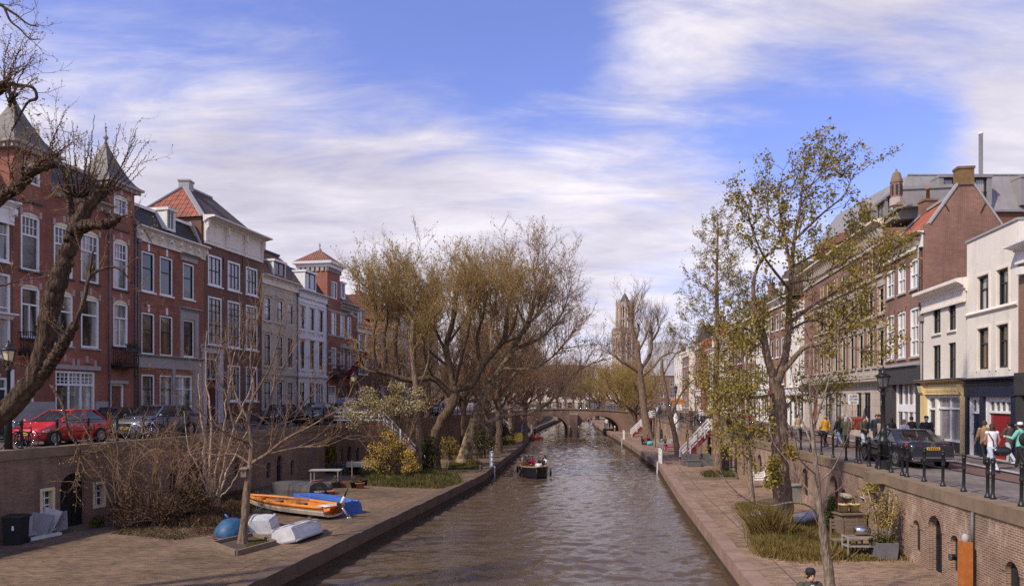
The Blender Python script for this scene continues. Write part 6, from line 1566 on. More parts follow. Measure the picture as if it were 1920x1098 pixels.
limbs = [(PX(Y, (1470, 1003), (1467, 935), (1462, 862), (1464, 800), (1460, 752), (1452, 708)), 0.395, 0.218, 0, .02, 1.35),
         (PX(Y, (1452, 716), (1437, 662, -.2), (1432, 626, -.4), (1418, 590, -.6), (1412, 540, -.7), (1421, 500, -.8), (1441, 474, -.9)), 0.162, 0.038, 1), (PX(Y, (1435, 645, -.3), (1406, 620, -.8), (1384, 612, -1.2), (1362, 630, -1.6)), 0.072, 0.014, 1), (PX(Y, (1432, 640, .2), (1400, 660, .8), (1372, 690, 1.2), (1345, 700, 1.6)), 0.060, 0.011, 1.2),
         (PX(Y, (1456, 716), (1471, 676, .2), (1478, 620, .3), (1480, 560, .3), (1484, 510, .4), (1489, 450, .4), (1500, 390, .3), (1506, 330, .2), (1514, 272, .1)), 0.180, 0.011, 1), (PX(Y, (1484, 512, .4), (1472, 445, 1), (1460, 380, 1.4), (1468, 318, 1.7)), 0.072, 0.011, 1), (PX(Y, (1489, 450, .4), (1540, 402, -.5), (1580, 368, -.9), (1600, 330, -1.1)), 0.060, 0.011, 1), (PX(Y, (1482, 545, .3), (1432, 480, -.9), (1408, 420, -1.4), (1398, 375, -1.6)), 0.060, 0.011, 1), (PX(Y, (1486, 500, .4), (1542, 470, 1.2), (1600, 445, 2), (1650, 425, 2.6)), 0.060, 0.011, 1),
         (PX(Y, (1470, 694), (1508, 652, -.5), (1548, 640, -1), (1592, 590, -1.5), (1640, 560, -1.9)), 0.114, 0.016, 1.1), (PX(Y, (1479, 606, .3), (1540, 562, .8), (1602, 530, 1.2), (1662, 505, 1.6), (1690, 470, 1.8)), 0.072, 0.011, 1.1), (PX(Y, (1548, 640, -1), (1590, 650, -1.8), (1640, 660, -2.4)), 0.036, 0.011, 1.3), (PX(Y, (1500, 390, .3), (1525, 340, .9), (1548, 300, 1.3)), 0.036, 0.009, 1), (PX(Y, (1478, 620, .3), (1520, 600, 1.8), (1560, 610, 2.8), (1610, 600, 3.6)), 0.054, 0.011, 1.2),
         (PX(Y, (1455, 735), (1420, 745, -.7), (1385, 738, -1.3), (1340, 740, -1.9)), 0.054, 0.011, 1.4), (PX(Y, (1460, 725), (1425, 715, 1.1), (1380, 760, 2), (1340, 800, 2.6)), 0.048, 0.011, 1.3), (PX(Y, (1464, 760), (1430, 790, -.9), (1405, 830, -1.2)), 0.030, 0.009, 1.2), (PX(Y, (1466, 770), (1500, 740, .9), (1540, 745, 1.5), (1580, 730, 1.9)), 0.042, 0.009, 1.2), (PX(Y, (1489, 460, .4), (1445, 410, .9), (1425, 350, 1.2)), 0.042, 0.009, 1), (PX(Y, (1503, 360, .3), (1540, 330, -.6), (1570, 300, -.9)), 0.036, 0.009, 1), (PX(Y, (1484, 530, .3), (1530, 520, -1.2), (1580, 490, -2), (1620, 470, -2.6)), 0.054, 0.011, 1)]
tree('maple', 'big maple in fresh yellow green leaf with thick grey trunk on the east wharf', ga(1470, Y), limbs, [dict(per=5.6, ang=(30, 65), len=(.5, 1.8), r=(.011, .018), up=.1, wig=.22, k=6, t=(.15, 1)), dict(per=5.0, ang=(30, 65), len=(.2, .75), r=(.006, .009), up=.05, wig=.25, k=4, t=(.3, 1))], 'bark_grey', 'twig_dark', dict(mat='leaf_maple', per=10, size=.092, spread=.09, t0=.4, droop=.25, on=(-1, -2)), seed=61, sides=22, K=26, rough=.06)
mv = lc([W(1449, 880, Y-.9), W(1446, 905, Y-.9), W(1452, 865, Y-.9), W(1478, 840, Y-.8), W(1484, 850, Y-.8), W(1455, 895, Y-.9)], .3, 130, .11)
leaf_obj('foliage', mv, M['leaf_maple'], bpy.data.objects['maple'])
Y = 18.7
limbs = [(PX(Y, (1563, 1138), (1554, 1080), (1545, 1012), (1537, 958), (1532, 900), (1527, 842), (1520, 780), (1518, 705), (1521, 640)), 0.140, 0.012, .6, .012, 1.2),
         (PX(Y, (1540, 975), (1520, 950, -.2), (1485, 941, -.4), (1440, 948, -.6), (1400, 935, -.8), (1364, 905, -1), (1350, 880, -1)), 0.030, 0.007, 1), (PX(Y, (1535, 940), (1505, 905, .2), (1480, 868, .4), (1452, 832, .6), (1440, 800, .7)), 0.027, 0.006, 1), (PX(Y, (1533, 905), (1560, 880, -.2), (1580, 840, -.4), (1602, 790, -.6)), 0.024, 0.006, 1), (PX(Y, (1527, 845), (1502, 780, .4), (1488, 720, .6), (1480, 660, .7)), 0.030, 0.006, 1), (PX(Y, (1523, 810), (1545, 742, .2), (1560, 690, .4), (1572, 640, .5)), 0.030, 0.006, 1), (PX(Y, (1530, 890), (1500, 860, -.5), (1490, 820, -.8), (1470, 780, -1)), 0.021, 0.006, 1), (PX(Y, (1522, 790), (1535, 720, -.5), (1538, 660, -.7)), 0.021, 0.006, 1), (PX(Y, (1536, 955), (1562, 925, .4), (1585, 905, .6), (1600, 870, .8)), 0.021, 0.006, 1), (PX(Y, (1519, 760), (1500, 700, -.4), (1502, 640, -.6)), 0.018, 0.006, 1)]
tree('young_tree', 'slender leaning young tree with lichen pale bark and bare reddish twigs', ga(1563, Y), limbs, [dict(L_BARE[0], per=2.4, len=(.4, 1.3), r=(.007, .012), wig=.1), dict(L_BARE[1], per=2.4, len=(.15, .6), r=(.004, .006), wig=.12)], 'bark_pale', 'twig_red', seed=67, sides=14, K=30)
Y = 35.9
limbs = [(PX(Y, (1411, 951), (1406, 880), (1402, 800), (1400, 720), (1398, 640)), .15, .03, .7, .012, 1.2)]
for (x0, y0), (x1, y1), dy in (((1404, 830), (1365, 770), -.8), ((1403, 800), (1440, 760), .8), ((1401, 760), (1350, 720), .6), ((1400, 730), (1445, 690), -.6), ((1399, 690), (1370, 640), .2), ((1399, 680), (1430, 620), .4), ((1405, 850), (1445, 810), -.5), ((1404, 845), (1360, 820), .6), ((1405, 860), (1375, 850), -.6)):
 limbs.append((PX(Y, (x0, y0), ((x0+x1)/2, (y0+y1)/2-6, dy*.5), (x1, y1, dy)), .04, .01, 1.2, .02))
tree('young_maple', 'thin young maple in bright leaf in a square bed ahead of the big maple', ga(1411, Y), limbs, [dict(per=5.0, ang=(30, 65), len=(.4, 1.3), r=(.008, .013), up=.1, wig=.2, k=5), dict(per=3.6, ang=(30, 65), len=(.2, .5), r=(.005, .007), up=.05, wig=.2, k=3)], 'bark_pale', 'twig_dark', dict(mat='leaf_maple', per=9, size=.10, spread=.07, t0=.35, droop=.25), seed=71)
for k, (px, Y_, h_) in enumerate(((1228, 79, 7.5), (1287, 60, 5.0), (1303, 88, 7))):
 b = ga(px, Y_); limbs = [([b, b+V((.1, 0, h_*.5)), b+V((-.1, .1, h_))], .09, .03, .8, .03)]+[([b+V((0, 0, h_*(.4+.06*i))), b+V((cos(i*2.4)*.9, sin(i*2.4)*.9, h_*(.5+.06*i))), b+V((cos(i*2.4)*1.5, sin(i*2.4)*1.5, h_*(.65+.06*i)))], .04, .012, 1, .04) for i in range(7)]
 tree('street_tree', ('thin young tree near the picnic tables under the quay', 'thin young tree by the wooden stair landing', 'young tree with pale stem in front of the yellow shop')[k], b, limbs, [dict(L_BARE[0], per=1.8, len=(.5, 1.3)), dict(L_BARE[1], per=2.4)], 'bark_grey', TW, dict(mat='leaf_spring', per=3, size=.11, spread=.05, keep=.7), seed=80+k)
# 8: shrubs, climbers and ground cover
def shrub(name, label, centers, rad, per, size, leafm, twigm='twig_dark', stems=14, h=1.5, base=None, cat='shrub', flat=.8, group=None, seed=1, second=None):
 rng = np.random.default_rng(seed); base = Vector(base if base is not None else centers[0])
 r = thing(name, label, cat, base, group)
 lim = []
 for i in range(stems):
  c = Vector(centers[i % len(centers)][:]); s = base+V((rng.normal()*.2, rng.normal()*.2, 0)); e = c+Vector(rng.normal(size=3)*rad*.5)
  lim.append(np.array([s[:], ((s+e)/2+V((0, 0, .15)))[:], e[:]]))
 P = np.array([sml(l, 6, .02, rng) for l in lim]); R = np.tile(np.linspace(.02, .006, 6), (len(P), 1))*h
 g = grow(P, R, np.ones(len(P)), dict(per=5, ang=(20, 60), len=(.25*h, .8*h), r=(.005*h, .008*h), up=.2, wig=.2, k=4), rng)
 v, f, n = joined([tubes_np(P, R, 4), tubes_np(g[0], g[1], 3)]); mesh_obj('branches', v, f, np.full(n, 4), M[twigm], None, r, True, False)
 leaf_obj('foliage', lc(centers, rad, per, size, flat, rng), M[leafm], r)
 if second: leaf_obj('blossom', lc(centers, rad*1.05, second[1], second[2], flat, rng), M[second[0]], r)
 return r
def pts(Y, *p): return [W(x, y, Y+(d[0] if d else 0)) for x, y, *d in p]
shrub('yellow_bush', 'bright yellow flowering bush at the foot of the red and white stair', pts(49, (700, 862), (720, 850), (735, 835, .6), (715, 875), (692, 868, -.5), (750, 860, .8), (728, 815, .4), (745, 830, .6), (705, 838), (760, 845, .9)), .62, 260, .085, 'leaf_yellow', base=ga(722, 49), seed=3)
shrub('yellow_bush', 'smaller yellow bush half hidden beside the stair foot', pts(48.5, (772, 862), (778, 875), (762, 878), (768, 850)), .45, 240, .085, 'leaf_yellow', base=ga(770, 48.5), seed=4)
shrub('blossom_tree', 'shrubby tree covered in white blossom hanging over the west quay wall', pts(50, (665, 760), (690, 752), (712, 758), (740, 748, .8), (765, 752, 1), (700, 775), (676, 782, -.6), (730, 770), (760, 768, .5), (690, 735, .6), (655, 775, -.5), (780, 735, 1.2), (668, 795), (745, 725, .8), (785, 760)), .75, 130, .12, LO, TW, 40, 1.6, ga(752, 50), 'tree', .6, seed=5, second=('leaf_white', 190, .085))
shrub('bamboo', 'dense yellow green bamboo clump against the west quay wall', pts(52.5, (600, 842), (612, 838), (592, 858), (610, 862), (603, 876), (618, 852), (590, 880), (615, 884), (601, 830)), .62, 420, .16, 'leaf_bamboo', 'twig_gold', 30, 1.2, ga(604, 52.5), seed=6)
shrub('grey_shrub', 'silvery grey twiggy shrub behind the wooden flower box', pts(51, (630, 872), (640, 880), (650, 878), (636, 888), (655, 890)), .5, 380, .075, 'leaf_grey', base=ga(640, 51), seed=7)
shrub('hedge', 'dark evergreen hedge block at the foot of the quay wall', pts(51.3, (662, 888), (652, 880), (668, 882), (660, 874)), .42, 420, .07, 'leaf_dark', base=ga(660, 51.3), seed=8)
shrub('ivy_bush', 'dark ivy mound swallowing the base of the pollarded plane', pts(53, (790, 860), (800, 840), (808, 868), (795, 880), (782, 876), (812, 850), (806, 828)), .65, 480, .10, 'leaf_dark', base=ga(800, 53), seed=9)
shrub('flowering_bush', 'dark leaved bush dotted with white blossom on the west wharf lawn', pts(65, (905, 812), (895, 822), (915, 822), (906, 832), (892, 836), (918, 838), (900, 804)), .75, 300, .10, 'leaf_dark', base=ga(904, 65), seed=10, second=('leaf_white', 40, .07))
shrub('green_bush', 'olive green bush behind the leaning plane trunk', pts(61, (840, 828), (850, 838), (835, 845), (856, 850)), .7, 260, .1, LO, base=ga(846, 61), seed=11)
shrub('evergreen_bush', 'dark green bush beside the man in blue', pts(85, (930, 806), (940, 800), (950, 806), (938, 814), (955, 815)), .95, 260, .12, 'leaf_dark', base=ga(942, 85), seed=12)
shrub('green_bush', 'small dull bush at the kerb side of the leaning plane', pts(57.5, (888, 862), (880, 868), (893, 870)), .45, 260, .07, LO, base=ga(888, 57.5), seed=13)
# bramble thicket under the west wall
cs = []; rb = random.Random(9)
for i in range(46):
 px = rb.uniform(205, 400); Y_ = 29.2+rb.uniform(0, 2.0)+(px-205)/195*2.6; hgt = rb.uniform(.2, 1.6)*(1 if px > 235 else .6)
 cs.append(ga(px, Y_, ZW+hgt))
br = shrub('bramble_thicket', 'sprawling brown bramble thicket with withered leaves beside the cellar window', cs, .5, 130, .085, 'leaf_dead', TW, 60, 1.3, ga(300, 31), 'shrub', .7, seed=14)
lim = []
for i in range(46):
 px = rb.uniform(210, 410); Y_ = 29.8+(px-205)/195*2.6+rb.uniform(0, 1.4); b = ga(px, Y_); a = rb.uniform(0, 6.28); ln = rb.uniform(2.0, 4.6)
 lim.append([b, b+V((cos(a)*.5, sin(a)*.3, ln*.55)), b+V((cos(a)*1.6, sin(a)*.5, ln*rb.uniform(.75, 1.0))), b+V((cos(a)*2.4, sin(a)*.6, ln*rb.uniform(.6, .95)))])
rg = np.random.default_rng(77); P = np.array([sml(l, 9, .05, rg) for l in lim]); R = np.tile(np.linspace(.028, .008, 9), (len(P), 1))
g1 = grow(P, R, np.ones(len(P)), dict(per=3.2, ang=(20, 70), len=(.4, 1.5), r=(.007, .011), up=.15, wig=.25, k=6), rg); g2 = grow(*g1, dict(per=4, ang=(20, 70), len=(.12, .5), r=(.004, .006), up=.05, wig=.25, k=3), rg)
th = thing('bare_shrub', 'tangle of tall bare brown stems arching over the west railing', 'shrub', ga(300, 32))
v, f, n = joined([tubes_np(P, R, 5), tubes_np(g1[0], g1[1], 3), tubes_np(g2[0], g2[1], 3)]); mesh_obj('stems', v, f, np.full(n, 4), M[TW], None, th, True, False)
lf = leaf_quads(g1[0][:, 2:].reshape(-1, 3)[::3], .06, rg); leaf_obj('foliage', lf, M['leaf_bud'], th)
# low cover
def cover(name, label, poly, z, n, hgt, size, mat, seed=1, kind='stuff', cat='grass', ratio=.028, lean=.4):
 """grass blades / low leaves inside a ground polygon [(x,y)]"""
 n = int(n*3.2); rng = np.random.default_rng(seed); A = np.array(poly); lo, hi = A.min(0), A.max(0); out = []
 q = rng.uniform(lo, hi, size=(n*3, 2)); x, y = q[:, 0], q[:, 1]; ins = np.zeros(len(q), bool); j = len(A)-1
 for i in range(len(A)):
  xi, yi, xj, yj = *A[i], *A[j]; c = ((yi > y) != (yj > y)) & (x < (xj-xi)*(y-yi)/(yj-yi+1e-12)+xi); ins ^= c; j = i
 q = q[ins][:n]; m = len(q); q = q+rng.normal(size=q.shape)*np.array([.16, .28])*min(1, hgt*4); b = np.column_stack([q, np.full(m, z)])
 d = rng.normal(size=(m, 3))*lean; d[:, 2] = 1; d /= np.linalg.norm(d, axis=1, keepdims=True); h = hgt*rng.uniform(.4, 1.2, size=(m, 1))
 cl = np.sin(q[:, 0]*2.1+1)*np.cos(q[:, 1]*1.7)*.35+np.sin(q[:, 0]*6.3+q[:, 1]*4)*.15+.85; h = h*cl[:, None]
 s = np.cross(d, rng.normal(size=(m, 3))); s /= np.linalg.norm(s, axis=1, keepdims=True)+1e-9; w_ = h*ratio+size
 v = np.stack([b-s*w_, b+s*w_, b+d*h*.6+s*w_*.8, b+d*h+np.array([0, 0, 0])], 1).reshape(-1, 3)
 o = leaf_obj(name, v, M[mat], None, (A[:, 0].mean(), A[:, 1].mean(), z))
 return props(o, label, cat, None, kind)
def gp(*p): return [tuple(G(x, y, ZW).xy) for x, y in p]
cover('grass', 'shaggy straw coloured grass around the big maple', gp((1425, 1040), (1420, 985), (1470, 975), (1540, 985), (1585, 1045), (1500, 1052)), ZW, 9000, .42, .006, 'grass_straw', 1, lean=.5)
cover('grass', 'fresh green grass close to the maple trunk', gp((1450, 1020), (1440, 985), (1520, 985), (1580, 1010), (1560, 1030)), ZW, 5000, .38, .008, 'grass_green', 2, lean=.5)
cover('ground_cover', 'low green ground cover below the yellow bush', gp((700, 910), (680, 888), (740, 876), (850, 890), (865, 905), (830, 915)), ZW, 9000, .32, .02, 'grass_green', 3, lean=.6)
cover('ground_cover', 'rough brown green undergrowth behind the white boats', gp((330, 985), (300, 960), (420, 930), (470, 925), (500, 940), (420, 985)), ZW, 7000, .35, .02, 'leaf_dead', 4, lean=.7)
cover('grass', 'grass bed around the leaning plane', gp((840, 880), (845, 868), (890, 868), (898, 880), (870, 884)), ZW, 4000, .25, .01, 'grass_green', 5)
cover('grass', 'strip of lawn near the man in blue', gp((925, 833), (930, 825), (962, 826), (960, 834)), ZW, 3000, .3, .015, 'grass_green', 6)
cover('grass', 'olive grass under the trees near the bridge', gp((940, 826), (930, 812), (975, 812), (985, 822), (965, 828)), ZW, 3500, .35, .02, LO, 7)
cover('grass', 'dry grass in the square bed of the young maple', gp((1388, 962), (1390, 950), (1440, 950), (1444, 962)), ZW+.12, 2500, .2, .006, 'grass_straw', 8)
cover('grass', 'tuft of weeds in the alder bed', gp((1322, 895), (1324, 888), (1370, 888), (1374, 896)), ZW+.1, 1500, .3, .01, 'grass_green', 9)
cover('grass', 'mossy grass inside the planter frame', gp((470, 1030), (462, 1018), (490, 1014), (505, 1022)), ZW+.06, 1500, .08, .006, 'grass_green', 10)
cover('fallen_leaves', 'withered leaf litter below the bramble thicket', gp((210, 1000), (230, 985), (400, 975), (410, 1000), (330, 1012)), ZW, 2500, .06, .03, 'leaf_dead', 11, cat='leaves', lean=2.5)
cover('weeds', 'weeds growing at the foot of the sunny wall by the planter', gp((1596, 1048), (1600, 1040), (1690, 1036), (1690, 1046)), ZW, 900, .2, .02, 'grass_straw', 12)
# ornamental reed clump and small conifer by the maple
b = ga(1445, 27.6); rg = np.random.default_rng(5); m = 900
q = np.array(b)+np.column_stack([rg.normal(size=m)*.28, rg.normal(size=m)*.25, np.zeros(m)]); d = rg.normal(size=(m, 3))*.33; d[:, 2] = 1; d[:, 0] -= .12; h = rg.uniform(.6, 1.75, size=(m, 1)); s = np.cross(d, rg.normal(size=(m, 3))); s /= np.linalg.norm(s, axis=1, keepdims=True)
v = np.stack([q-s*.012, q+s*.012, q+d*h*.6+s*.01, q+d*h+np.array([0, 0, -.05])], 1).reshape(-1, 3)
props(leaf_obj('reed_clump', v, M['grass_straw'], None, b), 'tall arching reed clump beside the maple trunk', 'reeds')
b = ga(1560, 28.6); C = [b+V((rb.uniform(-1, 1)*.22*(1-t)**.8, rb.uniform(-1, 1)*.22*(1-t)**.8, .15+t*1.25)) for t in [i/29 for i in range(30)]]
cf = thing('dwarf_conifer', 'small dark pointed conifer by the grey covered boat', 'conifer', b); leaf_obj('foliage', lc(C, .16, 150, .05), M['leaf_dark'], cf); mb = MB(); mb.tube([b, b+V((0, 0, 1.2))], [.05, .02], 6); mb.build('trunk', M['bark_dark'], cf)
# climbers on the sunlit wall
shrub('wall_plant', 'small fern-like plant sprouting high on the sunlit quay wall', [W(1636, 918, 24.5), W(1640, 914, 24.5), W(1632, 921, 24.5)], .16, 220, .06, LO, stems=5, h=.4, base=W(1640, 930, 24.9), seed=31)
shrub('weed_plant', 'green weed at the foot of the shaded wall by the cellar window', [ga(182, 30.3, .95), ga(188, 30.4, 1.0), ga(178, 30.2, .9)], .26, 200, .07, 'grass_green', stems=6, h=.5, base=ga(183, 30.3), seed=32)
def litter(name, label, la, lb, y0, y1, n, size, mat, seed):
 rng = np.random.default_rng(seed); y = y0+(y1-y0)*rng.random(n)**1.3; a = np.array([at_y(la, q) for q in y]); b = np.array([at_y(lb, q) for q in y]); u = rng.random(n); P_ = np.stack([a+(b-a)*u, y, np.full(n, ZW+.012)], 1)
 k = np.sin(P_[:, 0]*1.3+1)+np.sin(P_[:, 1]*.9)+rng.normal(size=n); P_ = P_[k > .2]; v = leaf_quads(P_, size, rng); z = v[:, 2]; v[:, 2] = ZW+.008+(z-ZW)*.12+.01
 return props(leaf_obj(name, v, M[mat], None, P_[0]), label, 'leaves', None, 'stuff')
litter('fallen_leaves', 'dry leaves scattered over the west wharf paving', off(WW, .4), off(QW, -.3), 14, 60, 1500, .07, 'leaf_dead', 3)
litter('fallen_leaves', 'dry leaves scattered over the east wharf paving', off(QE, .4), off(WE, -.1), 14, 60, 1100, .06, 'leaf_dead', 4)
litter('moss_tufts', 'moss tufts between the west wharf bricks by the kerb', off(QW, -1.9), off(QW, -.5), 14, 70, 1600, .06, 'grass_straw', 5)
# railings, lamps, stairs
def wall_pt(line, Y, offs, z): return V((at_y(line, Y)+offs, Y, z))
def post_mb(h=1.1):
 mb = mm(CI)
 mb.lathe([(.085, 0), (.085, .05), (.065, .07), (.05, .12), (.043, .16), (.043, h*.56), (.056, h*.575), (.056, h*.61), (.05, h*.63), (.05, h*.86), (.062, h*.87), (.062, h*.90), (.038, h*.915), (.06, h*.945), (.064, h*.965), (.045, h*.99), (.01, h)], 10, (0, 0, 0))
 return mb
def railing(name, label, line, offs, z, ys, doubles=()):
 r = thing(name, label, RL, wall_pt(line, ys[len(ys)//2], offs, z)); org = Vector(r.location)
 first = None; P = [wall_pt(line, y, offs, z) for y in ys]
 for p in P:
  if first is None:
   first = post_mb().bd('post', None); set_parent(first, r); o = first
  else: o = first.copy(); COL.objects.link(o); set_parent(o, r)
  o.location = p-org; o.rotation_euler = (random.gauss(0, .012), random.gauss(0, .012), random.random()*6)
 for hh in (1.02, .56):
  mb = mm(CI)
  for a, b in zip(P, P[1:]):
   mb.tube([a+V((0, 0, hh)), (a+b)/2+V((0, 0, hh-.012)), b+V((0, 0, hh))], .016, 6)
  mb.bd('rail', r)
 return r
def ray_wall(line, px, offs):
 """Y where a photo column crosses a wall line"""
 lo, hi = 5.0, 110.0
 f = lambda Y: XW(px, Y)-(at_y(line, Y)+offs)
 for _ in range(50):
  m = (lo+hi)/2
  if f(lo)*f(m) <= 0: hi = m
  else: lo = m
 return (lo+hi)/2
ys = [ray_wall(WE, p, .38) for p in (1985, 1915, 1861.8, 1852, 1806.8, 1767.8, 1732.7, 1700.7, 1692, 1671, 1648.5, 1629.6, 1612, 1606)]
railing(RL, 'black railing of round capped posts beside the dark sedan on the east quay', WE, .38, ZR+.05, sorted(ys))
y = max(ys)+1.2; ys2 = []
while y < 60: ys2.append(y); y += 1.65
railing(RL, 'black railing continuing behind the maple trunk on the east quay', WE, .38, ZR+.05, ys2)
y = 63.5; ys3 = []
while y < 112: ys3.append(y); y += 1.8
railing(RL, 'black railing between the wooden stair and the bridge, east quay', WE, .38, ZR+.05, ys3)
yw = [18.6+1.62*i for i in range(22)]; railing(RL, 'grey black railing of capped posts before the red car on the west quay', WW, -.38, ZL+.05, yw)
yw = [58.6+1.75*i for i in range(26)]; railing(RL, 'black railing behind the plane trees on the west quay', WW, -.38, ZL+.05, yw)
glass('lamp_glass', (.10, .09, .08), .08); plain('lamp_cream', (.72, .60, .36), .4, .1)
def lamp(label, p, h=3.75, gl='lamp_glass', small=False):
 r = thing('street_lamp', label, 'street lamp', p); p = Vector(p); k = h/3.75
 mb = mm(CI)
 if not small: mb.lathe([(.31, 0), (.31, .10), (.28, .12), (.28, .30), (.23, .34)], 8, p, False)
 mb.lathe([(.19 if not small else .14, .0 if small else .34), (.17 if not small else .12, .95*k), (.20 if not small else .13, 1.0*k), (.21 if not small else .13, 1.08*k), (.15 if not small else .09, 1.14*k), (.12 if not small else .08, 1.3*k), (.155 if not small else .1, 1.38*k), (.10 if not small else .07, 1.47*k), (.085 if not small else .06, 1.6*k), (.065, 2.75*k), (.10, 2.78*k), (.10, 2.84*k), (.07, 2.88*k), (.08, 3.02*k), (.17, 3.10*k)], 12, p)
 for i in range(4):
  a = PI/4+i*PI/2; c, s = cos(a), sin(a)
  mb.tube([p+V((c*.08, s*.08, 2.9*k)), p+V((c*.17, s*.17, 2.98*k)), p+V((c*.2, s*.2, 3.1*k))], .018, 5)
 mb.bd('post', r)
 zb = 3.1*k; zt = 3.48*k
 g = MB(); g.lathe([(.155, zb), (.235, zt)], 6, p, False); g.build('glass', M[gl], r)
 f = mm(CI)
 for i in range(6):
  a = i*PI/3; c, s = cos(a), sin(a); f.beam(p+V((c*.157, s*.157, zb)), p+V((c*.238, s*.238, zt)), .02)
 f.lathe([(.175, zb-.02), (.175, zb+.025)], 6, p, False); f.bd('lantern_frame', r)
 c = mm(CI); c.lathe([(.265, zt), (.285, zt+.03), (.265, zt+.07), (.17, zt+.13), (.11, zt+.19), (.12, zt+.23), (.05, zt+.26), (.03, zt+.33), (.045, zt+.36), (.01, zt+.42)], 12, p); c.bd('cap', r)
 return r
lamp('cast iron street lamp with square base on the wall console behind the sedan', LAMP_E)
lamp('street lamp with cream lantern glass behind the old leaning tree', wall_pt(WW, ray_wall(WW, 16, -.5), -.5, ZL), 4.05, 'lamp_cream', True)
lamp('street lamp with cream lantern glass above the white blossom tree', wall_pt(WW, 57.8, -.5, ZL), 3.95, 'lamp_cream', True)
lamp('street lamp on the east quay behind the alder stem', wall_pt(WE, 57, .6, ZR), 4.2, small=True)
lamp('thin street lamp on the east quay near the bridge', wall_pt(WE, 86, .6, ZR), 4.2, small=True)
plain('stair_red', (.22, .022, .03), .5, .2)
def stair(label, bot, top, w=1.1, land=None):
 """white railed wooden stair with dark red strings; bot/top: centre line points at floor level"""
 r = thing('wharf_stair', label, 'stairs', bot); b, t = Vector(bot), Vector(top); d = t-b; hd = V((d.x, d.y, 0)).normalized(); sd = V((-hd.y, hd.x, 0))
 n = max(8, int(d.z/.19))
 mb = mm('stair_red')
 for s in (-1, 1): mb.beam(b+sd*w/2*s+V((0, 0, .08)), t+sd*w/2*s-V((0, 0, .04)), .06, .3)
 mb.bd('stringer', r)
 mb = mm('door_brown')
 for i in range(1, n+1): c = b+d*(i/n); mb.cbox(c, (.28, w-.06, .04), math.atan2(hd.y, hd.x))
 mb.bd('tread', r)
 for s in (-1, 1):
  mb = mm(WP); o = sd*(w/2+.02)*s
  for h, th in ((.95, .10), (.66, .08), (.38, .08)): mb.beam(b+o+V((0, 0, h)), t+o+V((0, 0, h)), .04, th)
  k = max(4, int(d.length/.85))
  for i in range(k+1): q = b+o+d*(i/k); mb.beam(q+V((0, 0, 0)), q+V((0, 0, 1.0)), .09, .09)
  mb.bd('handrail', r)
 if land:
  e = Vector(land); mb = mm('stair_red'); mb.beam(t-V((0, 0, .1)), e-V((0, 0, .1)), w, .16)
  mb.m(WP)
  for s in (-1, 1):
   o = sd*(w/2+.02)*s
   for h in (.95, .66, .38): mb.beam(t+o+V((0, 0, h)), e+o+V((0, 0, h)), .04, .08)
  mb.m(DB); mb.beam(V((t.x, t.y, b.z)), t-V((0, 0, .2)), .25, .25); mb.bd('landing', r)
 return r
stair('white railed wooden stair with red strings beside the alder', (14.2, 62, ZW), (16.6, 62, ZR), land=(17.0, 62, ZR))
stair('white railed wooden stair with red strings behind the grey pollard', (16.2, 100.5, ZW), (18.9, 100.5, ZR), land=(19.5, 100.5, ZR))
stair('steep white railed stair with red strings behind the yellow bush', (-6.75, 55.5, ZW), (-9.55, 54, ZL), land=(-12.7, 53.5, ZL))
stair('white railed stair half hidden behind the leaning plane by the bridge', (.2, 104, ZW), (-3.2, 104, ZL), land=(-2.2, 104.4, ZL))
def quay_frame(label, px, py, line, side):
 p = G(px, py, ZW+.06); r = thing('ladder_rail', label, 'ladder rail', p, 'white ladder rails on the quay edges'); x0 = at_y(line, p.y); x1 = at_y(line, p.y+1.5); d = V((x1-x0, 1.5, 0)); o = V((x0+side*.2, p.y, p.z))
 mb = mm(WP)
 for k in (0, .5, 1): mb.beam(o+d*k, o+d*k+V((0, 0, 1.15)), .09, .09)
 for h in (1.1, .75, .4): mb.beam(o+V((0, 0, h)), o+d+V((0, 0, h)), .06, .07)
 mb.bd('frame', r)
 l = mm(WP)
 for k in (.15, .4): l.beam(o+d*k-V((side*.3, 0, 1.0)), o+d*k+V((-side*.26, 0, .1)), .04)
 l.bd('ladder', r)
quay_frame('white ladder rail on the west quay edge beside the tour boat', 929, 875, QW, -1); quay_frame('white ladder rail on the east quay edge below the park bench', 1234, 869, QE, 1)
quay_frame('white ladder rail on the east quay edge by the bridge', 1168, 824, QE, 1); quay_frame('white ladder rail under the east bridge arch', 1123, 804, QE, 1); quay_frame('white ladder rail at the west bend by the man in blue', 997, 811, QW, -1)
# cars
plain('tyre', (.014, .014, .014), .85, .2); plain('rim_silver', (.42, .42, .43), .3, .1, metal=.8); plain(TB, (.015, .015, .016), .5, .1)
plain('lamp_red', (.35, .01, .012), .2, .1, spec=.8); plain('lamp_clear', (.55, .55, .56), .15, .1, spec=.9); plain('plate_yellow', (.75, .45, .03), .5, .05); plain('plate_blue', (.03, .06, .4), .5, .05); plain('chrome', (.6, .6, .61), .12, .05, metal=1)
def paintm(name, c, metal=.0):
 m, nt, b = nodes(name); b.inputs['Base Color'].default_value = rgba(c); b.inputs['Roughness'].default_value = .32; b.inputs['Metallic'].default_value = metal
 b.inputs['Coat Weight'].default_value = 1.0; b.inputs['Coat Roughness'].default_value = .06; M[name] = m
paintm('car_red', (.50, .012, .012)); paintm('car_grey', (.13, .135, .15), .4); paintm('car_black', (.010, .010, .013)); paintm('car_dark', (.03, .034, .045), .2); paintm('car_white', (.66, .67, .69)); paintm('car_silver', (.36, .37, .39), .5)
def itp(tab, x):
 for (a, *u), (b, *v) in zip(tab, tab[1:]):
  if a <= x <= b: t = (x-a)/(b-a+1e-9); t = t*t*(3-2*t); return [p+(q-p)*t for p, q in zip(u, v)]
 return list(tab[-1][1:]) if x > tab[-1][0] else list(tab[0][1:])
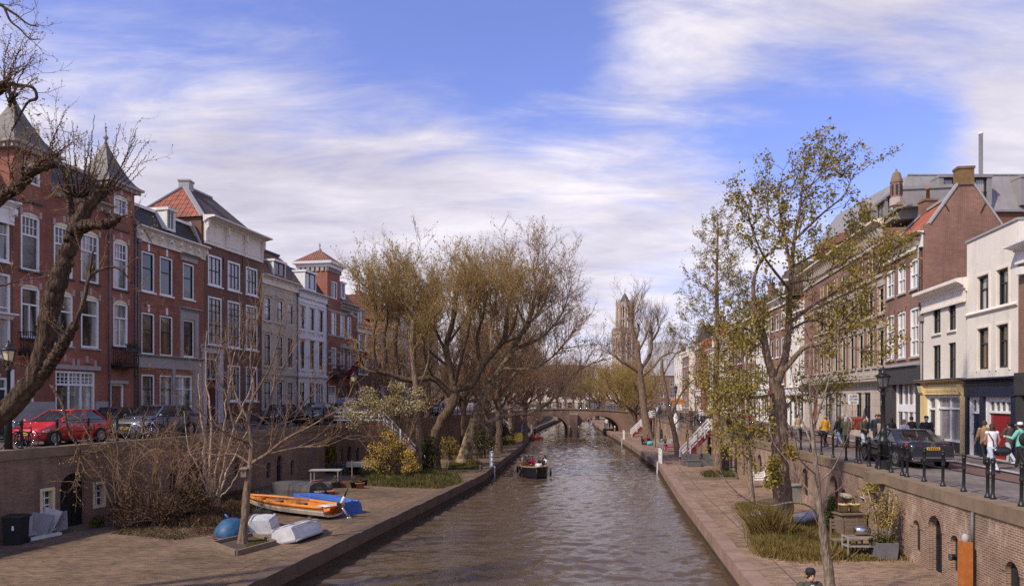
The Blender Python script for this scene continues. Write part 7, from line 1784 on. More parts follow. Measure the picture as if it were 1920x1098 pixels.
def car(label, paint, kind, group=None):
 """x forward; kind gives length, width, height and the side outline"""
 sp = {'hatch': dict(L=3.95, W=1.72, H=1.49, wb=2.5, belt=.95, hood=(1.0, .60), ws=(1.12, .05), rw=(-1.82, -1.12), tail=.98, nose=.72, r=.31),
          'sedan': dict(L=5.1, W=1.9, H=1.46, wb=3.0, belt=.93, hood=(.98, .74), ws=(1.05, .2), rw=(-1.72, -.72), tail=1.03, nose=.70, r=.35),
          'suv': dict(L=4.6, W=1.86, H=1.62, wb=2.7, belt=1.06, hood=(1.08, .9), ws=(1.25, .35), rw=(-2.1, -1.5), tail=1.12, nose=.85, r=.36),
          'van': dict(L=4.8, W=1.9, H=1.95, wb=2.9, belt=1.15, hood=(1.15, .9), ws=(1.75, 1.0), rw=(-2.35, -2.25), tail=1.2, nose=.85, r=.34)}[kind]
 L, Wd, Hh = sp['L'], sp['W']/2, sp['H']; r = thing('parked_car', label, 'car', (0, 0, 0), group); pm = M[paint]
 tab = [(-L/2, Wd*.80, .34, sp['tail']-.16), (-L/2+.12, Wd*.92, .26, sp['tail']), (sp['rw'][0]+.1, Wd*.985, .2, sp['tail'] if kind == 'sedan' else sp['belt']+.03), (-.2, Wd, .18, sp['belt']), (sp['ws'][0], Wd*.99, .18, sp['hood'][0]), (L/2-.45, Wd*.94, .2, sp['nose']+.10), (L/2-.12, Wd*.84, .24, sp['nose']), (L/2, Wd*.66, .34, sp['nose']-.18)]
 mb = MB().mat(pm); rings = []
 for i in range(37):
  x = -L/2+L*i/36; hw, zb, zt = itp(tab, x); zm = (zb+zt)/2
  half = [(hw*.86, zb), (hw*.97, zb+.10), (hw, zm-.04), (hw*.995, zm+.08), (hw*.965, zt-.09), (hw*.90, zt-.02), (hw*.6, zt+.012)]
  rings.append([V((x, y, z)) for y, z in half]+[V((x, -y, z)) for y, z in reversed(half)])
 mb.loft(rings, True, True, True); body = mb.bd('body', r)
 wx, rx = sp['ws'], sp['rw']; zb = sp['belt']-.03; zt = Hh-.045
 def outline(x0, x1, y, z0, z1): return [Vector(p) for p in ((x1, -y*.86, z1), (x1-.14, -y, z1), ((x0+x1)/2, -y*1.02, (z0+z1)/2), (x0+.14, -y, z0), (x0, -y*.86, z0), (x0, y*.86, z0), (x0+.14, y, z0), ((x0+x1)/2, y*1.02, (z0+z1)/2), (x1-.14, y, z1), (x1, y*.86, z1))]
 lo = outline(rx[0], wx[0], Wd*.93, sp['tail']-.05 if kind == 'sedan' else zb, sp['hood'][0]-.06); md = outline((rx[0]*.5+rx[1]*.5)-.02, wx[0]*.52+wx[1]*.48+.02, Wd*.84, (zb+zt)/2, (zb+zt)/2); hi = outline(rx[1], wx[1], Wd*.72, zt-.02, zt)
 g = mm('car_glass'); g.loft([lo, md, hi], True, True, False); g.bd(WN, r)
 rf = MB().mat(pm); rf.loft([[v+V((0, 0, -.01)) for v in outline(rx[1]-.03, wx[1]+.03, Wd*.735, zt-.02, zt)], outline(rx[1]+.04, wx[1]-.05, Wd*.69, zt+.03, zt+.035), outline(rx[1]+.25, wx[1]-.3, Wd*.5, Hh, Hh)], True, True, True); rf.bd('roof', r)
 p = MB().mat(pm)
 for s in (-1, 1):
  p.beam((wx[0]-.08, s*Wd*.86, sp['hood'][0]-.08), (wx[1], s*Wd*.70, zt), .07, .06); p.beam((rx[0]+.1, s*Wd*.86, zb), (rx[1]+.02, s*Wd*.70, zt), .16 if kind != 'sedan' else .22, .06)
  xm = (wx[0]+rx[0])/2-.05; p.beam((xm, s*Wd*.945, zb), (xm-.08, s*Wd*.735, zt), .09, .05)
  p.beam((rx[1], s*Wd*.715, zt), (wx[1], s*Wd*.715, zt), .06, .06)
 p.bd('pillar', r)
 d = mm(TB)
 for s in (-1, 1):
  for x in (sp['wb']/2-.62, (wx[0]+rx[0])/2-.05, -sp['wb']/2+.38): d.box(x-.006, x+.006, min(s*Wd*.985, s*Wd*1.001), max(s*Wd*.985, s*Wd*1.001), .32, sp['belt']-.06)
  d.box(-sp['wb']/2+.4, sp['wb']/2-.4, min(s*Wd*.95, s*Wd*.992), max(s*Wd*.95, s*Wd*.992), .17, .27)
 d.bd('door_seam', r)
 for s in (-1, 1):
  for x in ((wx[0]+rx[0])/2+.15, (wx[0]+rx[0])/2-.85):
   h = MB().mat(pm); h.cbox((x, s*Wd*1.0, sp['belt']-.13), (.2, .05, .035)); h.bd('door_handle', r)
  m = MB().mat(pm); m.ball((wx[0]-.18, s*(Wd+.10), sp['belt']+.06), (.07, .12, .08), 8, 6); m.bd('mirror', r)
  a = mm('lamp_clear'); rg_ = []
  for dx in (0, .5, 1):
   x = L/2-.5+dx*.42; hw, zb_, zt_ = itp(tab, x); rg_.append([V((x, s*(hw*.995+o), zt_+dz)) for o, dz in ((.0, -.26+.06*dx), (.004, -.13), (-.06, -.075), (-.12, -.26))])
  a.loft(rg_, True, True, False); a.bd('headlight', r)
  b = mm('lamp_red'); tz = sp['tail']-.2
  if kind == 'sedan': b.hexa([(-L/2-.01, s*.42, tz+.0), (-L/2+.28, s*Wd*.955, tz-.01), (-L/2+.4, s*Wd*.93, tz-.01), (-L/2+.12, s*.42, tz), (-L/2-.01, s*.42, tz+.10), (-L/2+.28, s*Wd*.94, tz+.14), (-L/2+.4, s*Wd*.92, tz+.14), (-L/2+.12, s*.42, tz+.1)])
  else: hw = itp(tab, -L/2+.12)[0]; b.cbox((-L/2+.11, s*(hw-.06), tz+.06), (.2, .13, .34), -s*.3)
  b.bd('taillight', r)
 for x, dr in ((L/2-.005, 1), (-L/2+.0, -1)):
  pl = mm('plate_yellow'); zz = .46 if dr > 0 else (sp['tail']-.3 if kind == 'sedan' else .66)
  pl.box(x-.03, x+.03 if dr < 0 else x+.02, -.25, .25, zz, zz+.11); pl.m('plate_blue'); pl.box(x-.034*1 if dr < 0 else x-.03, x+.034 if dr > 0 else x+.02, .25 if dr < 0 else -.30, .30 if dr < 0 else -.25, zz, zz+.11)
  pl.m(TB)
  for k in range(6): pl.box(x-.036, x+.026, -.2+k*.07, -.165+k*.07, zz+.025, zz+.085)
  pl.bd('number_plate', r)
 gr = mm(TB); gr.box(L/2-.16, L/2+.002, -Wd*.5, Wd*.5, .36, .44); gr.box(L/2-.12, L/2-.0, -Wd*.42, Wd*.42, .58, sp['nose']-.09); gr.bd('grille', r); gr = mm(TB); gr.box(-L/2-.005, -L/2+.2, -Wd*.7, Wd*.7, .3, .42)
 if kind == 'sedan': gr.m('chrome'); gr.box(-L/2-.02, -L/2+.1, -Wd*.78, Wd*.78, .42, .45); gr.box(-L/2-.02, -L/2+.1, -Wd*.80, -Wd*.5, .30, .38); gr.box(-L/2-.02, -L/2+.1, Wd*.5, Wd*.8, .30, .38)
 gr.bd('bumper', r)
 if kind == 'sedan':      # three-pointed emblem in a ring on the boot
  e = mm('chrome'); c = V((-L/2+.01, 0, sp['tail']-.12)); R_ = .075
  e.tube([c+V((-.02, cos(2*PI*i/16)*R_, sin(2*PI*i/16)*R_)) for i in range(17)], .008, 5)
  for k in range(3): a = PI/2+k*2*PI/3; e.beam(c+V((-.02, 0, 0)), c+V((-.02, cos(a)*R_, sin(a)*R_)), .015)
  e.bd('emblem', r)
 R0 = sp['r']
 for x in (sp['wb']/2, -sp['wb']/2):
  for s in (-1, 1):
   y0 = s*(Wd-.09); w = mm(TB)
   w.tube([(x, s*(Wd-.25), R0), (x, s*(Wd+.004), R0)], R0+.055, 20, True, False); w.bd('wheel_arch', r)
   t = mm('tyre'); t.T = Matrix.Translation((x, y0, R0)) @ Matrix.Rotation(PI/2, 4, 'X'); t.lathe([(R0*.66, -.10), (R0*.93, -.11), (R0, -.08), (R0, .08), (R0*.93, .11), (R0*.66, .10)], 22, cap=False); wl = t.bd('wheel', r)
   q = mm('rim_silver'); q.T = t.T; sg = -s
   q.lathe([(R0*.68, sg*.10), (R0*.60, sg*.112), (R0*.56, sg*.09)], 20, cap=False); q.lathe([(.001, sg*.095), (.06, sg*.115), (.07, sg*.09)], 10)
   for k in range(10): a = 2*PI*k/10; q.beam((cos(a)*.05, sin(a)*.05, sg*.10), (cos(a)*R0*.62, sin(a)*R0*.62, sg*.105), .035, .02, (0, 0, 1))
   q.m(TB); q.lathe([(R0*.64, sg*.05-.01), (R0*.64, sg*.05+.01)], 16); q.bd('rim', wl)
 return r
dW = math.atan2(.976, .2165)      # west quay direction
def west_car(o, Y, offs, flip=False): place(o, (at_y(WW, Y)-offs, Y, ZL+.005), dW+(PI if flip else 0))
c = car('bright red hatchback parked at the west railing behind a bicycle', 'car_red', 'hatch'); west_car(c, 32.1, 1.95, True)
c = car('silver grey estate car parked behind the bare shrub on the west quay', 'car_grey', 'suv'); west_car(c, 38.0, 1.95, True)
c = car('black car with white headlights parked below the turret house', 'car_black', 'suv'); west_car(c, 55.0, 1.9, True)
c = car('dark blue grey car across the street before the white stucco house', 'car_dark', 'hatch'); west_car(c, 57.5, 6.2, True)
c = car('white van half hidden behind the blossom tree', 'car_white', 'van'); west_car(c, 61.0, 2.2, True)
c = car('dark car parked against the red brick house front', 'car_dark', 'hatch'); west_car(c, 41.2, 6.0)
c = car('silver car parked behind the pollarded plane', 'car_silver', 'hatch'); west_car(c, 76, 1.9, True)
c = car('pale car parked near the far west stair', 'car_white', 'hatch'); west_car(c, 83, 1.9)
sd = car('shiny black sedan with yellow plate parked on the east quay by the lamp', 'car_black', 'sedan'); place(sd, (XW(1694, 29.9)+.55, 31.0, ZR+.005), math.atan2(1, .07))
# bicycles
def bicycle(label, paint=TB, group=None):
 r = thing('bicycle', label, 'bicycle', (0, 0, 0), group)
 for x in (-.53, .53):
  w = mm('tyre'); w.tube([(x+cos(2*PI*i/24)*.34, 0, .35+sin(2*PI*i/24)*.34) for i in range(25)], .02, 6, False)
  w.m('chrome')
  for k in range(12): a = 2*PI*k/12; w.tube([(x, 0, .35), (x+cos(a)*.33, 0, .35+sin(a)*.33)], .004, 3, False)
  w.bd('wheel', r)
 f = MB().mat(M[paint]); bb, st, hd, ra, fa = (-.08, 0, .31), (-.24, 0, .83), (.36, 0, .86), (-.53, 0, .35), (.53, 0, .35)
 for a, b in ((bb, st), (bb, (.40, 0, .72)), (st, (.37, 0, .82)), (bb, ra), (st, ra), ((.40, 0, .70), fa), (hd, (.40, 0, .70))): f.tube([a, b], .02, 6)
 f.m(TB); f.tube([(-.82, 0, .5), (-.7, 0, .66), (-.53, 0, .72), (-.36, 0, .68)], .022, 4); f.bd('frame', r)
 s = mm(TB); s.ball((-.27, 0, .97), (.15, .09, .045), 8, 5); s.tube([st, (-.26, 0, .95)], .014, 5); s.bd('saddle', r)
 h = mm('chrome'); h.tube([(.2, -.29, 1.02), (.33, -.2, 1.07), (.35, 0, 1.05), (.33, .2, 1.07), (.2, .29, 1.02)], .013, 5); h.tube([hd, (.35, 0, 1.05)], .014, 5); h.bd('handlebar', r)
 p = mm('chrome'); p.tube([(-.08, -.12, .18), (-.08, -.05, .31), (-.08, .05, .31), (-.08, .12, .44)], .012, 4); p.lathe([(.09, -.01), (.09, .01)], 10, (0, 0, 0)); p.bd('crank', r)
 c = mm(TB); c.tube([(-.8, -.08, .72), (-.36, -.08, .72)], .009, 4); c.tube([(-.8, .08, .72), (-.36, .08, .72)], .009, 4); c.tube([(-.72, .08, .72), (-.53, .05, .36)], .008, 4); c.bd('carrier', r)
 return r
bk = bicycle('black bicycle leaning on the railing in front of the red car'); place(bk, wall_pt(WW, ray_wall(WW, 47, -.62), -.62, ZL), dW+.25)
b2 = bicycle('white framed bicycle locked between the red car and grey car', 'car_white'); place(b2, wall_pt(WW, 35.0, -.7, ZL), dW+2.8)
c = copy_tree(b2); place(c, wall_pt(WW, 35.7, -.85, ZL), dW+2.5, label='white bicycle with its wheel turned, second beside the grey car')
c = copy_tree(bk); place(c, wall_pt(WW, 28.3, -.8, ZL), dW-.1, label='dark bicycle partly behind the old leaning trunk')
c = copy_tree(bk); place(c, wall_pt(WW, 60.0, -.7, ZL), dW+.2, label='dark bicycle at the railing in front of the white van')
GBK = 'bicycles along the east railing'
br_ = bicycle('red bicycle against the east railing between the trees', 'car_red'); place(br_, wall_pt(WE, 50.6, .75, ZR), 1.0, group=GBK)
k = 0
for Y_ in (44.5, 45.6, 46.4, 47.6, 48.5, 49.6, 51.6, 52.6, 53.4, 54.3, 55.6, 56.4, 57.6):
 src = (bk, bk, b2, bk, br_)[k % 5]; c = copy_tree(src); place(c, wall_pt(WE, Y_, .85, ZR), 1.45+random.uniform(-.5, .5), label='bicycle in the tightly parked row behind the maple, east railing', group='row of bicycles behind the maple'); k += 1
for Y_ in (68, 69.3, 70.5, 73, 76, 79.5, 81, 83.5):
 c = copy_tree((bk, b2, bk)[k % 3]); place(c, wall_pt(WE, Y_, .85, ZR), 1.2+random.uniform(-.6, .6), label='bicycle on the far east railing past the wooden stair', group='bicycles past the wooden stair'); k += 1
for x_ in (4.6, 6.2, 7.5, 11.5, 13.2, 14.6, 16.0):
 c = copy_tree((bk, b2, br_)[k % 3]); place(c, (x_, 117.0, deck(x_)+.06), random.uniform(-.3, .3), label='bicycle leaning on the bridge railing', group='bicycles on the bridge'); k += 1
# boats
def hull_pts(L, B, D, n=14, bow=2.2, tran=.72, rocker=.12, sheer=.14):
 """list of stations: (x, half-beam, keel z, gunwale z)"""
 out = []
 for i in range(n+1):
  t = i/n; hb = B/2*(tran+(1-tran)*min(1, t/.4)**.8 if t < .4 else (1-((t-.4)/.6)**bow)); hb = max(hb, .012)
  kz = rocker*max(0, (t-.45)/.55)**2*2.2+.0; out.append((-L/2+L*t, hb, kz*D, D+sheer*(t-.3)**2*2))
 return out
def hull(name, parent, st, outm, inm=None, th=.04, flat=.55, chine=.86, solid=False):
 """boat shell: outside and inside skins joined at the gunwale"""
 rings = []
 for x, hb, kz, gz in st:
  o = [(hb, gz), (hb*.97, kz+(gz-kz)*.55), (hb*chine, kz+(gz-kz)*.2), (hb*flat, kz+.02), (0, kz), (-hb*flat, kz+.02), (-hb*chine, kz+(gz-kz)*.2), (-hb*.97, kz+(gz-kz)*.55), (-hb, gz)]
  i = [(-max(hb-th, .004), gz), (-max(hb*.95-th, .003), kz+(gz-kz)*.55), (-max(hb*chine-th, .002), kz+(gz-kz)*.22+th), (0, kz+th+.03), (max(hb*chine-th, .002), kz+(gz-kz)*.22+th), (max(hb*.95-th, .003), kz+(gz-kz)*.55), (max(hb-th, .004), gz)]
  rings.append([V((x, y, z)) for y, z in (o if solid else o+i)])
 mb = MB().mat(M[outm]); mb.loft(rings, True, True, False)
 if inm and not solid:
  m2 = len(mb.mats); mb.mats.append(M[inm]); k = len(rings[0])
  for q in range((len(rings)-1)*k):
   if q % k >= 8: mb.mi[q] = m2
 return mb.build(name, None, parent)
def gunwale(parent, st, mat, w=.07, h=.06, name='gunwale'):
 mb = MB().mat(M[mat])
 for s in (-1, 1): mb.tube([(x, s*hb, gz) for x, hb, kz, gz in st], w*.6, 6)
 x, hb, kz, gz = st[0]; mb.beam((x, -hb, gz), (x, hb, gz), w, h); return mb.build(name, None, parent)
plain('boat_orange', (.60, .21, .035), .5, .18, 2.5); plain('boat_offwhite', (.52, .46, .38), .55, .25, 2); plain('boat_white', (.62, .61, .59), .5, .22, 4); plain('boat_blue', (.055, .13, .40), .45, .25, 3); plain('boat_teal', (.028, .10, .19), .55, .7, 3); plain('rubber_grey', (.075, .07, .07), .6, .2, 2); plain(WO, (.20, .145, .095), .8, .35, 6); plain('tarp_dark', (.045, .05, .045), .7, .3, 3, bmp=.6, bscale=3); plain('tarp_grey', (.36, .345, .335), .7, .15, 1.5, bmp=.5, bscale=2.5); plain('rope_orange', (.55, .2, .1), .8, .1); plain('paper_white', (.75, .75, .78), .6, .05); plain('hull_navy', (.012, .012, .018), .35, .2); plain('wood_rim', (.42, .20, .07), .4, .2, 6)
def along(a, b): d = Vector(b)-Vector(a); return math.atan2(d.y, d.x)
# orange open boat
A, B = G(640, 972), G(478, 950); mid = (A+B)/2; rz = along(A, B)
ob = thing('rowing_boat', 'long open boat with orange inside and rim over an off white hull', 'boat', (0, 0, 0)); st = hull_pts(6.1, 1.5, .44, 16, 2.4, .8, .12, .06)
h_ = hull('hull', ob, st, 'boat_offwhite', 'boat_orange'); gunwale(ob, st, 'boat_orange', .13)
t = mm('boat_orange'); t.prism([(x, s*hb*1.0, gz-.12) for s in (1,) for x, hb, kz, gz in st]+[(x, hb*1.0+.03, gz-.0) for x, hb, kz, gz in reversed(st)], (0, .01, 0)); t.prism([(x, -hb*1.0, gz-.12) for x, hb, kz, gz in st]+[(x, -hb-.03, gz) for x, hb, kz, gz in reversed(st)], (0, .01, 0)); t.bd('rubbing_strake', ob)
t = mm(WO)
for x in (-.4, 1.2): t.box(x-.13, x+.13, -.68, .68, .30, .34)
t.bd('thwart', ob); t = mm('boat_offwhite'); t.box(-3.0, -2.1, -.56, .56, .40, .44); t.m('boat_orange'); t.box(2.1, 2.5, -.3, .3, .38, .42); t.bd('stern_deck', ob)
t = mm('paper_white'); t.box(-2.8, -2.3, -.1, .25, .442, .446); t.bd('notice', ob)
place(ob, (mid.x-.35, mid.y, ZW+.09), rz)
t = mm(WO)
for k_, (x, y) in enumerate(((1.8, -.3), (-1.7, .2))): t.cbox(mid+V((cos(rz)*x, sin(rz)*x, .06-ZW+ZW)), (.2, 1.3, .13), rz)
t.solo('timber_block', None, 'low timber chocks under the orange boat', 'timber')
t = mm(WO); t.T = Matrix.Translation((mid.x, mid.y, ZW+.64)) @ Matrix.Rotation(rz, 4, 'Z'); t.beam((-.9, .0, .02), (1.1, .28, -.05), .06); t.cbox((1.3, .3, -.06), (.5, .16, .03)); t.solo('oar', None, 'old wooden oar lying inside the orange boat', 'oar')
# outboard on its stern
o = W(640, 948, 32.6); om = thing('outboard_motor', 'light grey outboard motor tilted over the orange boat stern', 'outboard motor', o)
t = mm('rim_silver'); t.tube([o+V((-.05, .0, .05)), o+V((.35, -.1, -.5))], [.07, .045], 8); t.bd('shaft', om); t = mm('boat_white'); t.tube([o+V((-.05, 0, .0)), o+V((.14, 0, .42))], [.08, .07], 8); t.bd('motor_head', om); t = mm(TB); t.tube([o+V((.14, 0, .42)), o+V((.28, .0, .78))], [.04, .035], 6); t.cbox(o+V((-.08, 0, .02)), (.2, .22, .25)); t.bd('tiller', om); t = mm('rim_silver'); t.ball(o+V((.37, -.1, -.52)), (.14, .05, .07), 8, 6); t.cbox(o+V((.38, -.1, -.5)), (.03, .05, .32), .3); t.bd('propeller', om)
# upturned boats
def upt(name, label, A, B, Lh, Bm, D, mat, z=ZW, tilt=0, ribs=(), rimm=None, **kw):
 mid = (Vector(A)+Vector(B))/2; rz = along(A, B); r = thing(name, label, 'boat', (0, 0, 0)); st = hull_pts(Lh, Bm, D, 16, **kw)
 fl = [(x, hb, D-(kz), D-gz) for x, hb, kz, gz in st]
 rings = [[V((x, y, zz)) for y, zz in ((hb, max(gz, -.05)), (hb*1.0, gz+.06), (hb*.96, gz+(kz-gz)*.45), (hb*.84, gz+(kz-gz)*.82), (hb*.45, kz-.02), (0, kz), (-hb*.45, kz-.02), (-hb*.84, gz+(kz-gz)*.82), (-hb*.96, gz+(kz-gz)*.45), (-hb, gz+.06), (-hb, max(gz, -.05)))] for x, hb, kz, gz in fl]
 mb = MB().mat(M[mat]); mb.loft(rings, True, True, False); mb.bd('hull', r)
 g = MB().mat(M[rimm or mat])
 for s in (-1, 1): g.tube([(x, s*hb*1.02, gz+.03) for x, hb, kz, gz in fl], .04, 6)
 g.beam((fl[0][0], -fl[0][1], .04), (fl[0][0], fl[0][1], .04), .06); g.bd('rim', r)
 if ribs:
  k = MB().mat(M[mat])
  for y in ribs: k.tube([(x, y*hb, gz+(kz-gz)*(.99 if abs(y) < .5 else .93)+.01) for x, hb, kz, gz in fl[:13]], .045, 6)
  k.bd('keel_strip', r)
 place(r, (mid.x, mid.y, z), rz); r.rotation_euler = (tilt, 0, rz); return r
upt('upturned_boat', 'long blue boat lying upturned behind the orange boat', G(668, 968)+V((0, .3, 0)), V((XW(543, 38.2), 38.0, ZW)), 5.6, 1.4, .60, 'boat_blue', ribs=(.62, -.62, 0), tran=.8)
q = W(610, 936, 35.9); t = mm('boat_white')
upt('upturned_dinghy', 'white upturned dinghy next to the blue tub with twin runners', G(478, 1011), G(510, 972), 2.8, 1.2, .56, 'boat_white', ribs=(.68, -.68), tran=.8, bow=2.6, rocker=.22)
upt('upturned_dinghy', 'white upturned dinghy with pointed bow lying towards the canal', G(536, 1017), G(578, 1002)+V((.2, 1.0, 0)), 2.9, 1.35, .56, 'boat_white', ribs=(.8, -.8, .0), tilt=-.22, rimm='tarp_grey', tran=.72, bow=1.7, rocker=.24)
upt('covered_boat', 'black covered boat with orange strap behind the blue boat', G(598, 930), G(508, 922), 3.5, 1.6, .75, 'rubber_grey', tran=.85, bow=2.0)
q = G(573, 929); rope = mm('rope_orange'); c0 = V((q.x+.25, q.y+.3, 0)); rope.tube([c0+V((-.15, -.95, ZW+.05)), c0+V((-.1, -.8, ZW+.6)), c0+V((.1, -.3, ZW+.8)), c0+V((.5, .5, ZW+.78))], .035, 6); rope.solo('strap', None, 'orange webbing strap tied over the black covered boat', 'strap')
t = mm('rubber_grey'); q = G(603, 928); t.ball(q+V((.1, .4, .32)), (.42, .4, .34), 14, 8); t.m(TB); t.lathe([(.3, 0), (.36, .25), (.33, .3)], 12, q+V((.1, .4, 0))); t.solo('grill', None, 'round black covered tub beside the black boat', 'tub')
q = G(425, 1010)+V((0, .5, 0)); tb = thing('upturned_tub', 'small rounded weathered blue dinghy upturned by the planter', 'boat', q); t = mm('boat_teal'); t.ball(q+V((0, 0, .1)), (.62, .8, .62), 20, 12); t.bd('hull', tb); t = mm('stair_red'); t.tube([q+V((cos(2*PI*i/28)*.64, sin(2*PI*i/28)*.82, .06)) for i in range(29)], .035, 6); t.bd('rim', tb); t = mm('boat_blue'); t.tube([q+V((-.1, 0, .7)), q+V((-.28, .05, .84))], .035, 6); t.bd('cleat', tb)
t = mm('tarp_dark'); q = G(508, 962)+V((0, .6, 0)); n_ = 16
g = [[q+V((-1.1+2.2*i/n_, -.5+1.0*j/6, .03+.22*sin(PI*i/n_)*sin(PI*j/6)*(1+.5*sin(i*1.7+j)))) for j in range(7)] for i in range(n_+1)]
for i in range(n_):
 for j in range(6): t.quad(g[i][j], g[i+1][j], g[i+1][j+1], g[i][j+1])
tp = t.solo('tarpaulin', None, 'crumpled dark tarpaulin between the orange boat and white dinghies', 'tarpaulin'); sdm = tp.modifiers.new('Solidify', 'SOLIDIFY'); sdm.thickness = .02
# grey boat cover by the maple
cb_ = G(1500, 998)+V((0, 1.3, 0)); t = mm('tarp_grey'); rings = []
for i in range(17):
 x = -1.45+2.9*i/16; k = math.sqrt(max(0, 1-(x/1.5)**2))*.9+.12; hh = .46+.30*abs(x/1.5)**1.6+.02*sin(i*2.3)
 rings.append([cb_+V((x, y*.62*k*(1+.05*sin(i*1.9+a*2)), max(.0, z*hh*(1 if abs(x) < 1.3 else .9)))) for a, (y, z) in enumerate(((-1, 0), (-1.05, .5), (-.9, .88), (-.5, 1.0), (0, .86+.05*sin(i)), (.5, 1.0), (.9, .88), (1.05, .5), (1, 0)))])
t.loft(rings, True, True, True); t.solo('covered_boat', None, 'boat wrapped in a pale grey cover behind the maple trunk', 'boat')
# tour boat
bp = V((XW(1000, 57.2), 57.2, -.18)); tb = thing('tour_boat', 'open dark hulled tour boat with wooden rim carrying seven people', 'boat', (0, 0, 0)); st = hull_pts(5.6, 2.15, .95, 16, 4.2, .9, .10, .10)
hull('hull', tb, st, 'hull_navy', 'boat_offwhite', .12, .7, .93);
t = mm('wood_rim')
for s in (-1, 1):
 for a, b in zip(st, st[1:]): t.hexa([(a[0], s*a[1]*1.03, a[3]-.02), (b[0], s*b[1]*1.03, b[3]-.02), (b[0], s*max(b[1]-.2, 0), b[3]-.02), (a[0], s*max(a[1]-.2, 0), a[3]-.02), (a[0], s*a[1]*1.03, a[3]+.05), (b[0], s*b[1]*1.03, b[3]+.05), (b[0], s*max(b[1]-.2, 0), b[3]+.05), (a[0], s*max(a[1]-.2, 0), a[3]+.05)])
t.bd('rim_deck', tb)
t = mm('boat_white'); t.box(1.0, 1.6, -.7, .7, .5, .66); t.box(-2.2, .9, -.85, -.5, .3, .62); t.box(-2.2, .9, .5, .85, .3, .62); t.bd('seat_bench', tb)
t = mm('boat_white'); t.tube([(-1.0, -.2, .5), (-1.0, -.2, 1.25)], .05, 6); t.tube([(-1.0+.0, -.2+.25*cos(2*PI*i/16), 1.3+.25*sin(2*PI*i/16)) for i in range(17)], .02, 5); t.bd('steering_wheel', tb)
for s in (-1, 1):
 for x in (1.7, -1.2): t = mm(TB); y = s*1.16; t.lathe([(.02, .25), (.075, .32), (.075, .72), (.02, .8)], 8, (x, y*.99, 0)); t.bd('fender', tb)
place(tb, bp, -PI/2+.06)
# red kayak
kp = V((XW(1008, 106), 106, .02)); ky = thing('kayak', 'small red kayak near the bridge arch', 'kayak', (0, 0, 0)); st = [(x, hb, kz, gz) for x, hb, kz, gz in hull_pts(3.6, .72, .3, 14, 2, .1)]
hull('hull', ky, st, 'car_red', None, .03, solid=True); t = mm(TB); t.lathe([(.25, .29), (.28, .34), (.22, .36)], 12, (-.2, 0, 0)); t.bd('cockpit', ky); place(ky, kp, -PI/2-.5)
t = mm(TB); c0 = kp+V((.1, -.1, .75)); t.tube([c0+V((-.9, -.1, -.45)), c0+V((1.0, .1, .5))], .02, 5); t.cbox(c0+V((1.1, .1, .56)), (.4, .05, .17), 0, 0, -.45); t.cbox(c0+V((-1.0, -.1, -.5)), (.4, .05, .17), 0, 0, -.45); t.solo('paddle', None, 'double bladed paddle held by the kayaker', 'paddle')
# moored boat under the far arch, upturned canoe behind the bush, turquoise board
upt('canoe', 'pale grey upturned canoe behind the yellow bush', (XW(664, 51), 51, ZW+.9), (XW(705, 51.5), 51.5, ZW+.9), 2.6, .8, .35, 'zinc', z=ZW+.55)
st = hull_pts(4.6, 1.7, .7, 12); mr = thing('moored_boat', 'dark boat moored beyond the east bridge arch', 'boat', (0, 0, 0)); hull('hull', mr, st, 'hull_navy', WO); gunwale(mr, st, 'boat_white'); place(mr, (XW(1099, 190), 190, -.1), 1.4)
t = MB().mat(plain('turquoise', (.08, .42, .42), .5, .1)); q = G(1363, 889); t.ball(q+V((0, 0, .12)), (.62, .22, .1), 14, 8); t.solo('float_board', None, 'turquoise inflatable board lying beside the alder', 'board')
# wharf furniture
def pot(name, label, p, r, h, mat, plant=None, group=None, pl_r=.2, pl_n=120, pl_s=.06):
 p = Vector(p); o = thing(name, label, FP, p, group); mb = MB().mat(M[mat]); mb.lathe([(r*.72, 0), (r*.98, h*.86), (r*1.08, h*.87), (r*1.08, h), (r*.92, h), (r*.9, h*.9), (.01, h*.9)], 14, p); mb.bd('pot', o)
 if plant: leaf_obj('plant', lc([p+V((0, 0, h+pl_r*.6))], pl_r, pl_n, pl_s), M[plant], o)
 return o
# planter frame round the young tree
q = [G(398, 1023), G(443, 1041), G(516, 1021), G(474, 1006)]
pf = thing('tree_planter', 'low square timber frame around the bare young tree', 'planter', ga(457, 26.7)); mb = mm(WO)
for a, b in zip(q, q[1:]+q[:1]): mb.beam(a+V((0, 0, .09)), b+V((0, 0, .09)), .09, .18)
mb.bd('timber_edge', pf); mb = mm('soil') if 'soil' in M else MB().mat(plain('soil', (.075, .05, .035), .95, .4, 2, bmp=.4)); mb.quad(*[v+V((0, 0, .06)) for v in q]); mb.bd('soil', pf)
for nm, lb, pts_ in (('tree_planter', 'low square bed edge around the young maple', ((1384, 964), (1448, 964), (1442, 949), (1388, 949))), ('tree_planter', 'low stone bed edge around the alder', ((1318, 898), (1382, 898), (1378, 887), (1322, 887))), ('tree_planter', 'flat kerbed bed under the leaning plane', ((838, 884), (900, 884), (900, 866), (842, 866)))):
 q = [G(x, y, ZW) for x, y in pts_]; pf = thing(nm, lb, 'planter', sum(q, Vector())/4); mb = mm(WO)
 for a, b in zip(q, q[1:]+q[:1]): mb.beam(a+V((0, 0, .07)), b+V((0, 0, .07)), .10, .14)
 mb.bd('bed_edge', pf); mb = mm('soil'); mb.quad(*[v+V((0, 0, .05)) for v in q]); mb.bd('soil', pf)
bh = W(458, 886, 26.6); mb = mm(WO); mb.cbox(bh, (.2, .18, .28)); mb.cbox(bh+V((0, 0, .16)), (.28, .26, .04), 0, .2); mb.m(TB); mb.cbox(bh+V((0, -.091, .04)), (.05, .01, .05)); mb.solo('birdhouse', None, 'small wooden nest box fixed to the young tree', 'nest box')
